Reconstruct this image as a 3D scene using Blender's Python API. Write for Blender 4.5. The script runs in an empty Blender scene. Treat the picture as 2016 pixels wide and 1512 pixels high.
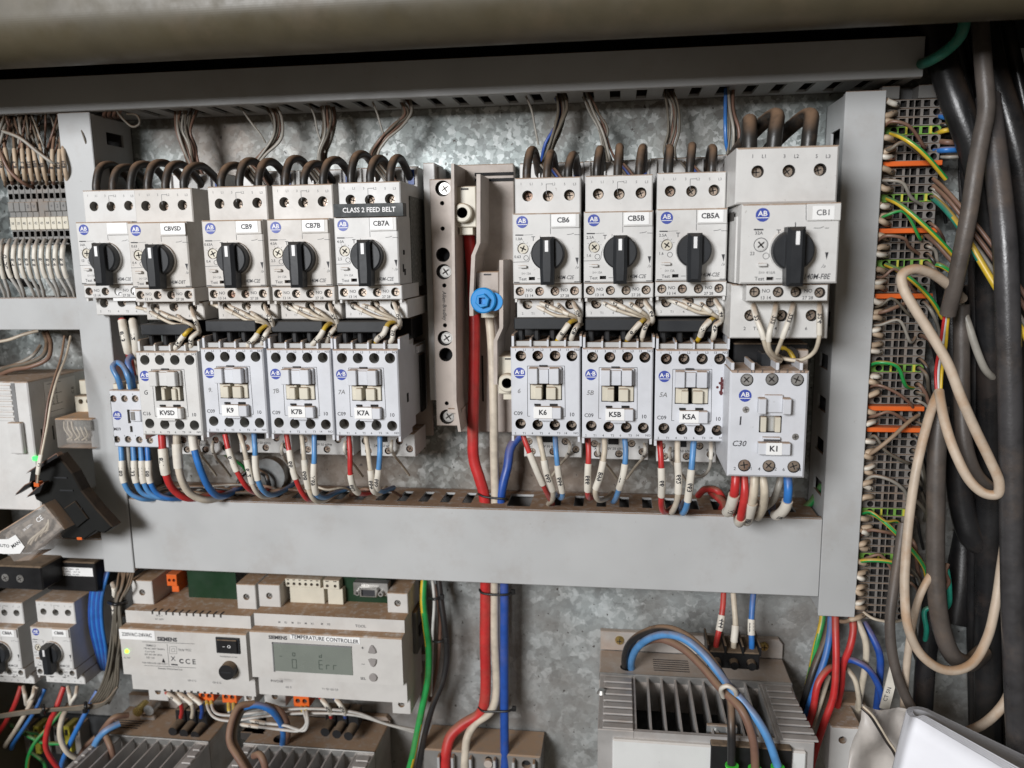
import bpy, bmesh, math, random
import numpy as np
from mathutils import Vector, Matrix
from mathutils.geometry import tessellate_polygon
R_ = random.Random(7)
SC = bpy.context.scene
COL = SC.collection
# ---------------------------------------------------------------- camera
# World: x right, z up, -y towards the photographer; millimetres in the tables, metres in Blender.
# The mounting plate is y = 0; "d" is a distance in mm in front of it.  The camera stands 580 mm off the plate.
F, CX, CY, DIST = 1560.0, 1008.0, 756.0, 580.0
def _basis():
    c = np.array([CX, CY])
    dn = np.array([1189 - CX, 10130 - CY, F]); dn /= np.linalg.norm(dn)
    lf = np.array([-10793 - CX, 601 - CY, F]); rt = -lf / np.linalg.norm(lf)
    fw = np.cross(rt, dn); fw /= np.linalg.norm(fw)
    U, _, V = np.linalg.svd(np.array([rt, dn, fw]))
    return U @ V
RB = _basis()
def P(px, py, d):
    """photo pixel measured at depth d -> (x, z) in mm"""
    r = RB @ np.array([px - CX, py - CY, F]); t = (DIST - d) / r[2]
    return r[0] * t, -r[1] * t
cam = bpy.data.cameras.new("camera"); camo = bpy.data.objects.new("camera", cam); COL.objects.link(camo)
W = lambda v: Vector((v[0], v[2], -v[1]))
cxv, cyv, czv = W(RB[:, 0]), -W(RB[:, 1]), -W(RB[:, 2])
camo.matrix_world = Matrix((( cxv.x, cyv.x, czv.x, 0), (cxv.y, cyv.y, czv.y, -DIST / 1000), (cxv.z, cyv.z, czv.z, 0), (0, 0, 0, 1)))
cam.sensor_width = 36; cam.lens = F / 2016 * 36; cam.clip_start = 0.01; cam.clip_end = 50
cam.dof.use_dof = True; cam.dof.focus_distance = 0.50; cam.dof.aperture_fstop = 7.0
SC.camera = camo
# ---------------------------------------------------------------- light
wd = bpy.data.worlds.new("World"); SC.world = wd; wd.use_nodes = True
wd.node_tree.nodes["Background"].inputs[0].default_value = (1.0, 0.86, 0.70, 1)
wd.node_tree.nodes["Background"].inputs[1].default_value = 0.135
def area(name, loc, target, sx, sy, power, col):
    l = bpy.data.lights.new(name, 'AREA'); l.shape = 'RECTANGLE'; l.size = sx; l.size_y = sy; l.energy = power; l.color = col
    o = bpy.data.objects.new(name, l); COL.objects.link(o); o.location = loc
    o.rotation_euler = (Vector(target) - Vector(loc)).to_track_quat('-Z', 'Y').to_euler()
area("open_door_light", (-0.78, -1.80, 0.46), (0.05, 0, -0.05), 0.62, 0.5, 45, (0.98, 0.985, 1.0))
SC.view_settings.view_transform = 'Standard'; SC.view_settings.look = 'None'
SC.view_settings.exposure = 0.0; SC.view_settings.gamma = 1
# ---------------------------------------------------------------- materials
MAT = {}
def mat(name, col, rough=0.5, metal=0.0, dust=0.0, var=0.06, bump=0.0, scale=60, col2=None, spec=0.5, emit=0, alpha=1, trans=0, speck=0, coat=0, dcol=(0.31, 0.19, 0.105), grime=0.0, grimecol=(0.22, 0.15, 0.10)):
    m = bpy.data.materials.new(name); m.use_nodes = True; MAT[name] = m
    nt = m.node_tree; N = nt.nodes; L = nt.links; b = N["Principled BSDF"]
    b.inputs["Roughness"].default_value = rough; b.inputs["Metallic"].default_value = metal
    b.inputs["Specular IOR Level"].default_value = spec
    if coat: b.inputs["Coat Weight"].default_value = coat
    if trans: b.inputs["Transmission Weight"].default_value = trans
    if alpha < 1: al = alpha
    if alpha < 1: b.inputs["Alpha"].default_value = alpha
    if emit: b.inputs["Emission Color"].default_value = (*col, 1); b.inputs["Emission Strength"].default_value = emit
    tc = N.new("ShaderNodeTexCoord"); geo = N.new("ShaderNodeNewGeometry")
    def noise(s, det=3, rgh=0.6):
        n = N.new("ShaderNodeTexNoise"); n.inputs["Scale"].default_value = s; n.inputs["Detail"].default_value = det
        n.inputs["Roughness"].default_value = rgh; L.new(geo.outputs["Position"], n.inputs["Vector"]); return n.outputs["Fac"]
    def ramp(src, a, c):
        r = N.new("ShaderNodeMapRange"); r.interpolation_type = 'SMOOTHSTEP'
        r.inputs[1].default_value = a; r.inputs[2].default_value = c; L.new(src, r.inputs[0]); return r.outputs[0]
    def mix(f, a, c):
        x = N.new("ShaderNodeMix"); x.data_type = 'RGBA'
        for s, v in ((0, f), (6, a), (7, c)):
            if isinstance(v, (tuple, float, int)): x.inputs[s].default_value = (*v, 1) if isinstance(v, tuple) else v
            else: L.new(v, x.inputs[s])
        return x.outputs[2]
    def mul(a, c):
        x = N.new("ShaderNodeMath"); x.operation = 'MULTIPLY'
        for i, v in enumerate((a, c)):
            if isinstance(v, (float, int)): x.inputs[i].default_value = v
            else: L.new(v, x.inputs[i])
        return x.outputs[0]
    c2 = col2 or tuple(max(0, x * (1 - 3 * var)) for x in col)
    out = mix(ramp(noise(scale), 0.35, 0.75), col, c2)
    if grime: out = mix(mul(ramp(noise(28, 5, 0.7), 0.48, 0.72), grime), out, grimecol)
    if speck: out = mix(mul(ramp(noise(1300, 2), 0.70, 0.76), speck), out, (0.10, 0.07, 0.05))
    if speck: out = mix(mul(ramp(noise(330, 2), 0.745, 0.765), speck), out, (0.12, 0.08, 0.055))
    if dust:
        sx = N.new("ShaderNodeSeparateXYZ"); L.new(geo.outputs["Normal"], sx.inputs[0])
        up = ramp(sx.outputs[2], 0.15, 0.85)
        f = mul(mul(up, ramp(noise(170, 4, 0.7), 0.10, 0.55)), dust)
        out = mix(f, out, dcol)
        rr = N.new("ShaderNodeMapRange"); rr.inputs[3].default_value = rough; rr.inputs[4].default_value = 0.95
        L.new(f, rr.inputs[0]); L.new(rr.outputs[0], b.inputs["Roughness"])
        if alpha < 1: ra = N.new("ShaderNodeMapRange"); ra.inputs[3].default_value = alpha; ra.inputs[4].default_value = 1.0; L.new(f, ra.inputs[0]); L.new(ra.outputs[0], b.inputs["Alpha"])
    L.new(out, b.inputs["Base Color"])
    if not dust:
        rv = N.new("ShaderNodeMapRange"); rv.inputs[1].default_value = .3; rv.inputs[2].default_value = .7; rv.inputs[3].default_value = rough * .75; rv.inputs[4].default_value = min(1, rough * 1.35); L.new(noise(45, 4), rv.inputs[0]); L.new(rv.outputs[0], b.inputs["Roughness"])
    else:
        rv = N.new("ShaderNodeMapRange"); rv.inputs[1].default_value = .3; rv.inputs[2].default_value = .7; rv.inputs[3].default_value = rough * .75; rv.inputs[4].default_value = rough * 1.35; L.new(noise(32, 5, .7), rv.inputs[0]); L.new(rv.outputs[0], rr.inputs[3])
    if bump:
        bp = N.new("ShaderNodeBump"); bp.inputs["Strength"].default_value = bump; bp.inputs["Distance"].default_value = 0.0004
        L.new(noise(700, 3), bp.inputs["Height"]); L.new(bp.outputs[0], b.inputs["Normal"])
    return m
mat("breaker_plastic_tan", (0.57, 0.545, 0.51), 0.45, dust=0.95, var=0.04, bump=0.1, speck=0.4, grime=0.22)  # tint variant; the left breakers' shadowed look is put into the tan
mat("breaker_plastic", (0.61, 0.605, 0.59), 0.42, dust=0.9, var=0.03, bump=0.08, speck=0.35, grime=0.12)
mat("contactor_plastic", (0.60, 0.615, 0.65), 0.40, dust=0.9, var=0.03, bump=0.06, speck=0.3, grime=0.08)
mat("cream_plastic", (0.62, 0.58, 0.48), 0.4, dust=0.7, var=0.04)
mat("beige_plastic", (0.46, 0.40, 0.355), 0.5, dust=0.9, var=0.06, bump=0.1, grime=0.25)
mat("duct_plastic", (0.46, 0.468, 0.468), 0.40, dust=0.97, var=0.05, scale=9, bump=0.05, speck=0.2, grime=0.14, dcol=(0.24, 0.14, 0.075))
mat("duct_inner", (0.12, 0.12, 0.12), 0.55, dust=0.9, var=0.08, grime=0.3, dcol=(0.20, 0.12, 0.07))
mat("knob_plastic", (0.020, 0.022, 0.025), 0.42, spec=0.35, dust=0.3, var=0.05, bump=0.05, dcol=(0.12, 0.10, 0.08))
mat("black_plastic", (0.012, 0.012, 0.013), 0.45, spec=0.35, dust=0.85, var=0.1, dcol=(0.20, 0.14, 0.09))
mat("hole_dark", (0.035, 0.03, 0.027), 0.8)  # shade inside holes and slots is put into this colour
mat("hole_grey", (0.40, 0.40, 0.385), 0.6, grime=0.4)
mat("hole_floor", (0.17, 0.165, 0.155), 0.7, grime=0.4)
mat("void", (0.012, 0.012, 0.013), 0.9)
mat("screw_metal", (0.44, 0.36, 0.29), 0.42, metal=0.7, grime=0.9, grimecol=(0.20, 0.075, 0.04))
mat("bright_metal", (0.46, 0.45, 0.43), 0.42, metal=0.85, var=0.1)
mat("brass", (0.62, 0.45, 0.16), 0.3, metal=0.9, var=0.1)
mat("ink", (0.03, 0.03, 0.035), 0.6)
mat("ink_soft", (0.07, 0.07, 0.075), 0.6)
mat("ink_faint", (0.19, 0.19, 0.19), 0.6)
mat("logo_blue", (0.035, 0.065, 0.34), 0.45, var=0.04)
mat("white_print", (0.8, 0.8, 0.8), 0.5)
mat("label_white", (0.80, 0.80, 0.79), 0.45, var=0.02)
mat("sleeve_white", (0.72, 0.68, 0.60), 0.5, dust=0.7, var=0.06, grime=0.25, grimecol=(0.38, 0.28, 0.19))
mat("sleeve_tan", (0.50, 0.39, 0.28), 0.55, dust=0.4, var=0.08, grime=0.4)
mat("cable_darkgrey", (0.055, 0.053, 0.055), .30, dust=.5, var=0.15, bump=0.3, grime=0.4, grimecol=(0.12, 0.09, 0.07))
mat("sleeve_brown", (0.33, 0.235, 0.16), 0.6, dust=0.5, var=0.1, grime=0.5)
mat("tape_black", (0.016, 0.02, 0.022), 0.5, spec=.3, var=0.3, scale=300, col2=(0.035, 0.042, 0.042))
for n, c, r, ds in (("wire_red", (0.52, 0.030, 0.030), .36, .75), ("wire_white", (0.60, 0.53, 0.43), .42, .8), ("wire_blue", (0.030, 0.17, 0.50), .34, .75),
                ("wire_light_blue", (0.09, 0.27, 0.55), .36, .6), ("wire_black", (0.02, 0.02, 0.021), .32, .95), ("wire_grey", (0.34, 0.32, 0.28), .42, .9),
                ("wire_brown", (0.19, 0.105, 0.075), .42, .9), ("wire_olive", (0.13, 0.115, 0.09), .5, .9), ("wire_yellow", (0.62, 0.42, 0.03), .38, .6),
                ("wire_green", (0.02, 0.30, 0.07), .36, .6), ("wire_teal", (0.015, 0.24, 0.17), .42, .5), ("wire_navy", (0.018, 0.075, 0.34), .38, .7),
                ("wire_cream", (0.60, 0.53, 0.42), .45, .55), ("wire_lightgrey", (0.55, 0.54, 0.51), .42, .5), ("wire_bluewhite", (0.60, 0.62, 0.62), .4, .75)):
    mat(n, c, r, dust=ds, var=0.08, scale=120, bump=0.05, grime=0.22 if n not in ("wire_black",) else 0.1, dcol=(0.22, 0.135, 0.08))
mat("cable_cream", (0.56, 0.46, 0.36), .5, dust=.95, var=0.1, scale=40, bump=0.3, grime=0.7, grimecol=(0.40, 0.24, 0.13), dcol=(0.40, 0.24, 0.13))
mat("wire_loop_black", (0.022, 0.02, 0.018), .42, dust=1.0, var=0.15, bump=0.2, grime=0.75, grimecol=(0.12, 0.075, 0.045), dcol=(0.20, 0.12, 0.07))
mat("cable_black", (0.017, 0.017, 0.018), .30, dust=.5, var=0.15, bump=0.25, grime=0.35, grimecol=(0.07, 0.05, 0.04))
mat("cable_greybrown", (0.095, 0.08, 0.07), .45, dust=.6, var=0.12, bump=0.3, grime=0.3)
mat("zip_black", (0.012, 0.012, 0.012), .4)
mat("orange_plastic", (0.72, 0.13, 0.02), .42, dust=0.3)
mat("terminal_grey", (0.20, 0.195, 0.185), .5, dust=0.8, var=0.06, grime=0.5)
mat("terminal_dim", (0.19, 0.175, 0.16), .6, dust=0.8, var=0.1, grime=0.7)
mat("terminal_green", (0.16, 0.34, 0.06), .5, dust=0.5)
mat("terminal_yellow", (0.55, 0.50, 0.06), .5, dust=0.5)
mat("siemens_plastic", (0.56, 0.545, 0.52), .42, dust=1.0, var=0.03, grime=0.12, dcol=(0.30, 0.185, 0.105))
mat("pcb_green", (0.006, 0.032, 0.012), .4)  # shadow of the duct over the boards is put into this green
mat("lcd", (0.19, 0.21, 0.185), .25, var=0.03)
mat("lcd_ink", (0.07, 0.09, 0.075), .4)
mat("button_grey", (0.28, 0.26, 0.25), .5)
mat("led_green", (0.25, 1.0, 0.03), .4, emit=4)
mat("led_green_dim", (0.05, 0.9, 0.12), .4, emit=1.6)
mat("blue_cap", (0.012, 0.25, 0.62), .38, var=0.04)
mat("galv_sheet", (0.48, 0.50, 0.50), .34, metal=0.75, dust=0.8, var=0.12, grime=0.35, grimecol=(0.20, 0.13, 0.09))
mat("drive_metal", (0.44, 0.41, 0.38), .42, metal=0.45, dust=0.85, var=0.08, grime=0.45, grimecol=(0.30, 0.19, 0.12))
mat("drive_top_pale", (0.50, 0.47, 0.44), .42, metal=0.3, dust=0.45, var=0.06, grime=0.35, grimecol=(0.38, 0.22, 0.12))
mat("drive_clean", (0.52, 0.51, 0.50), .4, metal=0.45, dust=0.25, var=0.06, grime=0.25, grimecol=(0.30, 0.19, 0.12))
mat("socket_black", (0.006, 0.0065, 0.006), .6, spec=.25, dust=0.25, var=0.1)
mat("drive_white", (0.64, 0.65, 0.64), .42, dust=0.35, var=0.02, speck=0.3)
mat("green_ferrule", (0.06, 0.60, 0.05), .4)
mat("clear_plastic", (0.50, 0.47, 0.44), .10, alpha=0.30, spec=0.8, dust=1.0, dcol=(0.45, 0.26, 0.13))
mat("relay_guts", (0.30, 0.26, 0.22), .6, var=0.3, scale=250, col2=(0.06, 0.055, 0.05))
mat("bag_plastic", (0.60, 0.56, 0.52), .35, alpha=0.72, var=0.08, dust=0.15)
mat("paper", (0.80, 0.81, 0.86), .6, var=0.015)
mat("cabinet_paint", (0.072, 0.060, 0.036), .45, var=0.05, grime=0.1)
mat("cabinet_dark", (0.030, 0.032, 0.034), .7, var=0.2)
mat("maroon_ink", (0.09, 0.012, 0.015), .6)
mat("plate_dark", (0.10, 0.105, 0.10), .6, var=0.35, scale=500, col2=(0.24, 0.24, 0.22))
def galv():
    m = bpy.data.materials.new("galvanised_spangle"); m.use_nodes = True; MAT["galv"] = m
    nt = m.node_tree; N = nt.nodes; L = nt.links; b = N["Principled BSDF"]
    geo = N.new("ShaderNodeNewGeometry")
    nz = N.new("ShaderNodeTexNoise"); nz.inputs["Scale"].default_value = 190; nz.inputs["Detail"].default_value = 4
    L.new(geo.outputs["Position"], nz.inputs["Vector"])
    sc = N.new("ShaderNodeVectorMath"); sc.operation = 'SCALE'; sc.inputs[3].default_value = 0.007; L.new(nz.outputs["Color"], sc.inputs[0])
    ad = N.new("ShaderNodeVectorMath"); L.new(geo.outputs["Position"], ad.inputs[0]); L.new(sc.outputs[0], ad.inputs[1])
    def vor(s):
        v = N.new("ShaderNodeTexVoronoi"); v.inputs["Scale"].default_value = s; L.new(ad.outputs[0], v.inputs["Vector"]); return v
    v1, v2 = vor(105), vor(290)
    def bw(v):
        s = N.new("ShaderNodeSeparateColor"); L.new(v.outputs["Color"], s.inputs[0]); return s.outputs[0]
    mx = N.new("ShaderNodeMath"); mx.operation = 'ADD'; L.new(bw(v1), mx.inputs[0]); L.new(bw(v2), mx.inputs[1])
    cr = N.new("ShaderNodeValToRGB"); L.new(mx.outputs[0], cr.inputs[0])
    mh = N.new("ShaderNodeMath"); mh.operation = 'MULTIPLY'; mh.inputs[1].default_value = 0.5; L.new(mx.outputs[0], mh.inputs[0]); L.new(mh.outputs[0], cr.inputs[0])
    e = cr.color_ramp.elements; e[0].position = 0.12; e[0].color = (0.15, 0.17, 0.17, 1); e[1].position = 0.92; e[1].color = (0.74, 0.79, 0.79, 1)
    k = cr.color_ramp.elements.new(0.55); k.color = (0.33, 0.375, 0.37, 1)
    # big stains and pin-head specks
    n2 = N.new("ShaderNodeTexNoise"); n2.inputs["Scale"].default_value = 9; n2.inputs["Detail"].default_value = 5; L.new(geo.outputs["Position"], n2.inputs["Vector"])
    mr = N.new("ShaderNodeMapRange"); mr.inputs[1].default_value = 0.46; mr.inputs[2].default_value = 0.75; mr.inputs[4].default_value = 0.85; L.new(n2.outputs["Fac"], mr.inputs[0])
    m1 = N.new("ShaderNodeMix"); m1.data_type = 'RGBA'; L.new(mr.outputs[0], m1.inputs[0]); L.new(cr.outputs[0], m1.inputs[6]); m1.inputs[7].default_value = (0.21, 0.165, 0.135, 1)
    n3 = N.new("ShaderNodeTexNoise"); n3.inputs["Scale"].default_value = 260; n3.inputs["Detail"].default_value = 2; L.new(geo.outputs["Position"], n3.inputs["Vector"])
    m3 = N.new("ShaderNodeMapRange"); m3.inputs[1].default_value = 0.68; m3.inputs[2].default_value = 0.72; L.new(n3.outputs["Fac"], m3.inputs[0])
    m2 = N.new("ShaderNodeMix"); m2.data_type = 'RGBA'; L.new(m3.outputs[0], m2.inputs[0]); L.new(m1.outputs[2], m2.inputs[6]); m2.inputs[7].default_value = (0.06, 0.05, 0.045, 1)
    sz = N.new("ShaderNodeSeparateXYZ"); L.new(geo.outputs["Position"], sz.inputs[0])
    wz = N.new("ShaderNodeMapRange"); wz.inputs[1].default_value = -0.17; wz.inputs[2].default_value = -0.24; wz.inputs[4].default_value = 0.5; L.new(sz.outputs[2], wz.inputs[0])
    n4 = N.new("ShaderNodeTexNoise"); n4.inputs["Scale"].default_value = 30; n4.inputs["Detail"].default_value = 6; L.new(geo.outputs["Position"], n4.inputs["Vector"])
    c4 = N.new("ShaderNodeValToRGB"); L.new(n4.outputs["Fac"], c4.inputs[0]); e4 = c4.color_ramp.elements; e4[0].position = .3; e4[0].color = (.21, .205, .20, 1); e4[1].position = .7; e4[1].color = (.44, .485, .50, 1)
    m4 = N.new("ShaderNodeMix"); m4.data_type = 'RGBA'; L.new(wz.outputs[0], m4.inputs[0]); 
    def zband(a, c, top, prev):
        w_ = N.new("ShaderNodeMapRange"); w_.inputs[1].default_value = a; w_.inputs[2].default_value = c; w_.inputs[4].default_value = top; L.new(sz.outputs[2], w_.inputs[0])
        k_ = N.new("ShaderNodeMath"); k_.operation = 'MULTIPLY'; L.new(w_.outputs[0], k_.inputs[0]); rr_ = N.new("ShaderNodeMapRange"); rr_.inputs[1].default_value = .3; rr_.inputs[2].default_value = .6; L.new(n2.outputs["Fac"], rr_.inputs[0]); L.new(rr_.outputs[0], k_.inputs[1])
        x_ = N.new("ShaderNodeMix"); x_.data_type = 'RGBA'; L.new(k_.outputs[0], x_.inputs[0]); L.new(prev, x_.inputs[6]); x_.inputs[7].default_value = (0.20, 0.145, 0.105, 1); return x_.outputs[2]
    pz = zband(-0.09, -0.17, 0.75, m1.outputs[2]); pz = zband(0.06, 0.10, 0.45, pz); L.new(pz, m4.inputs[6]); L.new(c4.outputs[0], m4.inputs[7]); L.new(m4.outputs[2], m2.inputs[6])
    L.new(m2.outputs[2], b.inputs["Base Color"]); b.inputs["Metallic"].default_value = 0.35
    ro = N.new("ShaderNodeMapRange"); ro.inputs[3].default_value = 0.42; ro.inputs[4].default_value = 0.65; L.new(bw(v1), ro.inputs[0]); L.new(ro.outputs[0], b.inputs["Roughness"])
    bp = N.new("ShaderNodeBump"); bp.inputs["Strength"].default_value = 0.35; bp.inputs["Distance"].default_value = 0.0006
    L.new(mx.outputs[0], bp.inputs["Height"]); L.new(bp.outputs[0], b.inputs["Normal"])
galv()
# ---------------------------------------------------------------- mesh helpers
TXT = {}
def textgeo(s, italic=0.0, bold=0.0):
    k = (s, italic, bold)
    if k not in TXT:
        c = bpy.data.curves.new("t", 'FONT'); c.body = s; c.align_x = 'CENTER'; c.align_y = 'CENTER'; c.resolution_u = 2
        c.shear = italic; c.offset = bold; c.fill_mode = 'FRONT' if hasattr(c, 'fill_mode') else c.fill_mode
        o = bpy.data.objects.new("t", c); me = o.to_mesh()
        TXT[k] = ([(v.co.x, v.co.y) for v in me.vertices], [tuple(p.vertices) for p in me.polygons])
        o.to_mesh_clear(); bpy.data.objects.remove(o); bpy.data.curves.remove(c)
    return TXT[k]
class MB:
    """collects geometry in (x, d, z) millimetres, local to the thing"""
    def __init__(s): s.v = []; s.f = []; s.m = []; s.mats = []; s.sm = []; s.M = None
    def mi(s, m):
        if m not in s.mats: s.mats.append(m)
        return s.mats.index(m)
    def add(s, vs, fs, m, smooth=False):
        o = len(s.v); k = s.mi(m)
        if s.M is not None: vs = [tuple(s.M @ Vector(v)) for v in vs]
        s.v += vs
        for f in fs: s.f.append(tuple(i + o for i in f)); s.m.append(k); s.sm.append(smooth)
        return s
    def box(s, x0, x1, d0, d1, z0, z1, m, c=0.0):
        x0, x1 = sorted((x0, x1)); d0, d1 = sorted((d0, d1)); z0, z1 = sorted((z0, z1))
        c = min(c, (x1 - x0) * .45, (d1 - d0) * .45, (z1 - z0) * .45)
        if c <= 0:
            vs = [(x, d, z) for x in (x0, x1) for d in (d0, d1) for z in (z0, z1)]
            return s.add(vs, [(0, 1, 3, 2), (4, 6, 7, 5), (0, 4, 5, 1), (2, 3, 7, 6), (0, 2, 6, 4), (1, 5, 7, 3)], m)
        b = bmesh.new(); bmesh.ops.create_cube(b, size=1)
        for v in b.verts: v.co = ((x0 + x1) / 2 + v.co.x * (x1 - x0), (d0 + d1) / 2 + v.co.y * (d1 - d0), (z0 + z1) / 2 + v.co.z * (z1 - z0))
        bmesh.ops.bevel(b, geom=b.edges[:], offset=c, segments=1, affect='EDGES'); b.verts.index_update()
        s.add([tuple(v.co) for v in b.verts], [tuple(v.index for v in f.verts) for f in b.faces], m); b.free(); return s
    def plate(s, outer, holes, w0, w1, m, mh=None, c=0.0, back=True, ax='d'):
        """outline (u,v) extruded from w0 (back) to w1 (front) with holes [(pts, depth or None, mat of floor)]"""
        def T(u, v, w): return {'d': (u, w, v), 'z': (u, v, w), 'x': (w, u, v)}[ax]
        mh = mh or m; n = len(outer)
        A = sum(outer[i][0] * outer[(i + 1) % n][1] - outer[(i + 1) % n][0] * outer[i][1] for i in range(n))
        if A < 0: outer = outer[::-1]
        ins = []
        for i in range(n):
            p, q, r = Vector(outer[i - 1]), Vector(outer[i]), Vector(outer[(i + 1) % n])
            a = (q - p).normalized(); b2 = (r - q).normalized(); n1 = Vector((-a.y, a.x)); n2 = Vector((-b2.y, b2.x)); k = n1 + n2
            ins.append(q + k * (c / max(0.3, 1 + n1.dot(n2))))
        loops = [[Vector((p[0], p[1], 0)) for p in ins]] + [[Vector((p[0], p[1], 0)) for p in h[0]] for h in holes]
        flat = [p for l in loops for p in l]
        s.add([T(p.x, p.y, w1) for p in flat], [t for t in tessellate_polygon(loops)], m)
        rings = ([[T(p[0], p[1], w1) for p in ins]] if c > 0 else []) + [[T(p[0], p[1], w1 - c) for p in outer], [T(p[0], p[1], w0) for p in outer]]
        vs = [p for r in rings for p in r]; fs = []
        for k in range(len(rings) - 1):
            for i in range(n): fs.append((k * n + i, k * n + (i + 1) % n, (k + 1) * n + (i + 1) % n, (k + 1) * n + i))
        s.add(vs, fs, m)
        anyt = [h[0] for h in holes if h[1] is None]
        if back:
            lb = [[Vector((p[0], p[1], 0)) for p in outer]] + [[Vector((p[0], p[1], 0)) for p in h] for h in anyt]
            s.add([T(p.x, p.y, w0) for l in lb for p in l], [t for t in tessellate_polygon(lb)], m)
        for h in holes:
            pts, dep = h[0], h[1]; mf = h[2] if len(h) > 2 else None; k = len(pts); wb = w0 if dep is None else w1 - dep
            s.add([T(p[0], p[1], w1) for p in pts] + [T(p[0], p[1], wb) for p in pts], [(i, (i + 1) % k, k + (i + 1) % k, k + i) for i in range(k)], mh, k > 8)
            if dep is not None: s.add([T(p[0], p[1], wb) for p in pts], [tuple(range(k))], mf or mh)
        return s
    def cyl(s, x, d0, d1, z, r, m, r2=None, n=20, ax='d', smooth=True):
        r2 = r if r2 is None else r2; vs = []
        for w, rr in ((d0, r), (d1, r2)):
            for i in range(n):
                a = 2 * math.pi * i / n; u, v = math.cos(a) * rr, math.sin(a) * rr
                vs.append({'d': (x + u, w, z + v), 'z': (x + u, z + v, w), 'x': (w, x + u, z + v)}[ax])
        s.add(vs, [(i, (i + 1) % n, n + (i + 1) % n, n + i) for i in range(n)], m, smooth)
        s.add([vs[i] for i in range(n)] , [tuple(range(n))], m); s.add(vs[n:], [tuple(range(n))], m); return s
    def ring(s, x, d, z, r0, r1, m, n=20):
        vs = [(x + math.cos(2 * math.pi * i / n) * r, d, z + math.sin(2 * math.pi * i / n) * r) for r in (r0, r1) for i in range(n)]
        return s.add(vs, [(i, (i + 1) % n, n + (i + 1) % n, n + i) for i in range(n)], m)
    def prism(s, pts, d0, d1, m, ax='d', c=0.0): return s.plate(pts, [], d0, d1, m, c=c, ax=ax)
    def flat(s, pts, d, m): return s.add([(p[0], d, p[1]) for p in pts], [tuple(range(len(pts)))], m)
    def line(s, x0, z0, x1, z1, w, d, m):
        a = Vector((x1 - x0, z1 - z0)); l = a.length; a /= l; n = Vector((-a.y, a.x)) * w / 2
        return s.flat([(x0 + n.x, z0 + n.y), (x1 + n.x, z1 + n.y), (x1 - n.x, z1 - n.y), (x0 - n.x, z0 - n.y)], d, m)
    def text(s, t, x, z, d, cap, m="ink", italic=0.0, rot=0.0, sx=1.0, bold=0.012):
        vs, fs = textgeo(t, italic, bold); k = cap / 0.70; ca, sa = math.cos(rot), math.sin(rot)
        return s.add([(x + (u * sx * ca - v * sa) * k, d, z + (u * sx * sa + v * ca) * k) for u, v in vs], fs, m)
    def build(s, name, parent=None, key=None, loc=None, fixn=True):
        if key and key in CACHE: me = CACHE[key]
        else:
            me = bpy.data.meshes.new(name); me.from_pydata([(v[0] / 1000, -v[1] / 1000, v[2] / 1000) for v in s.v], [], s.f)
            for m in s.mats: me.materials.append(MAT[m])
            me.polygons.foreach_set("material_index", s.m); me.polygons.foreach_set("use_smooth", s.sm)
            if fixn:
                b = bmesh.new(); b.from_mesh(me); bmesh.ops.recalc_face_normals(b, faces=b.faces[:]); b.to_mesh(me); b.free()
            me.update()
            if key: CACHE[key] = me
        o = bpy.data.objects.new(name, me); COL.objects.link(o)
        if parent is not None: o.parent = parent
        if loc: o.location = (loc[0] / 1000, -loc[1] / 1000, loc[2] / 1000)
        return o
CACHE = {}
def tag(o, label=None, cat=None, group=None, kind=None):
    for k, v in (("label", label), ("category", cat), ("group", group), ("kind", kind)):
        if v: o[k] = v
    return o
def thing(name, label, cat, x, d, z, group=None):
    o = bpy.data.objects.new(name, None); COL.objects.link(o); o.empty_display_size = 0.01
    o.location = (x / 1000, -d / 1000, z / 1000); return tag(o, label, cat, group)
def circ(x, z, r, n=16): return [(x + math.cos(2 * math.pi * i / n) * r, z + math.sin(2 * math.pi * i / n) * r) for i in range(n)]
def rect(x0, x1, z0, z1): return [(x0, z0), (x1, z0), (x1, z1), (x0, z1)]
def catmull(pts, sub=6):
    pts = [Vector(p) for p in pts]
    if len(pts) < 3: return pts
    p = [pts[0] * 2 - pts[1]] + pts + [pts[-1] * 2 - pts[-2]]; out = []
    for i in range(1, len(p) - 2):
        p0, p1, p2, p3 = p[i - 1:i + 3]
        # centripetal
        t0 = 0; t1 = max(1e-4, (p1 - p0).length ** .5); t2 = t1 + max(1e-4, (p2 - p1).length ** .5); t3 = t2 + max(1e-4, (p3 - p2).length ** .5)
        for k in range(sub):
            t = t1 + (t2 - t1) * k / sub
            a1 = p0 * ((t1 - t) / (t1 - t0)) + p1 * ((t - t0) / (t1 - t0)); a2 = p1 * ((t2 - t) / (t2 - t1)) + p2 * ((t - t1) / (t2 - t1)); a3 = p2 * ((t3 - t) / (t3 - t2)) + p3 * ((t - t2) / (t3 - t2))
            b1 = a1 * ((t2 - t) / (t2 - t0)) + a2 * ((t - t0) / (t2 - t0)); b2 = a2 * ((t3 - t) / (t3 - t1)) + a3 * ((t - t1) / (t3 - t1))
            out.append(b1 * ((t2 - t) / (t2 - t1)) + b2 * ((t - t1) / (t2 - t1)))
    return out + [pts[-1]]
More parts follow.
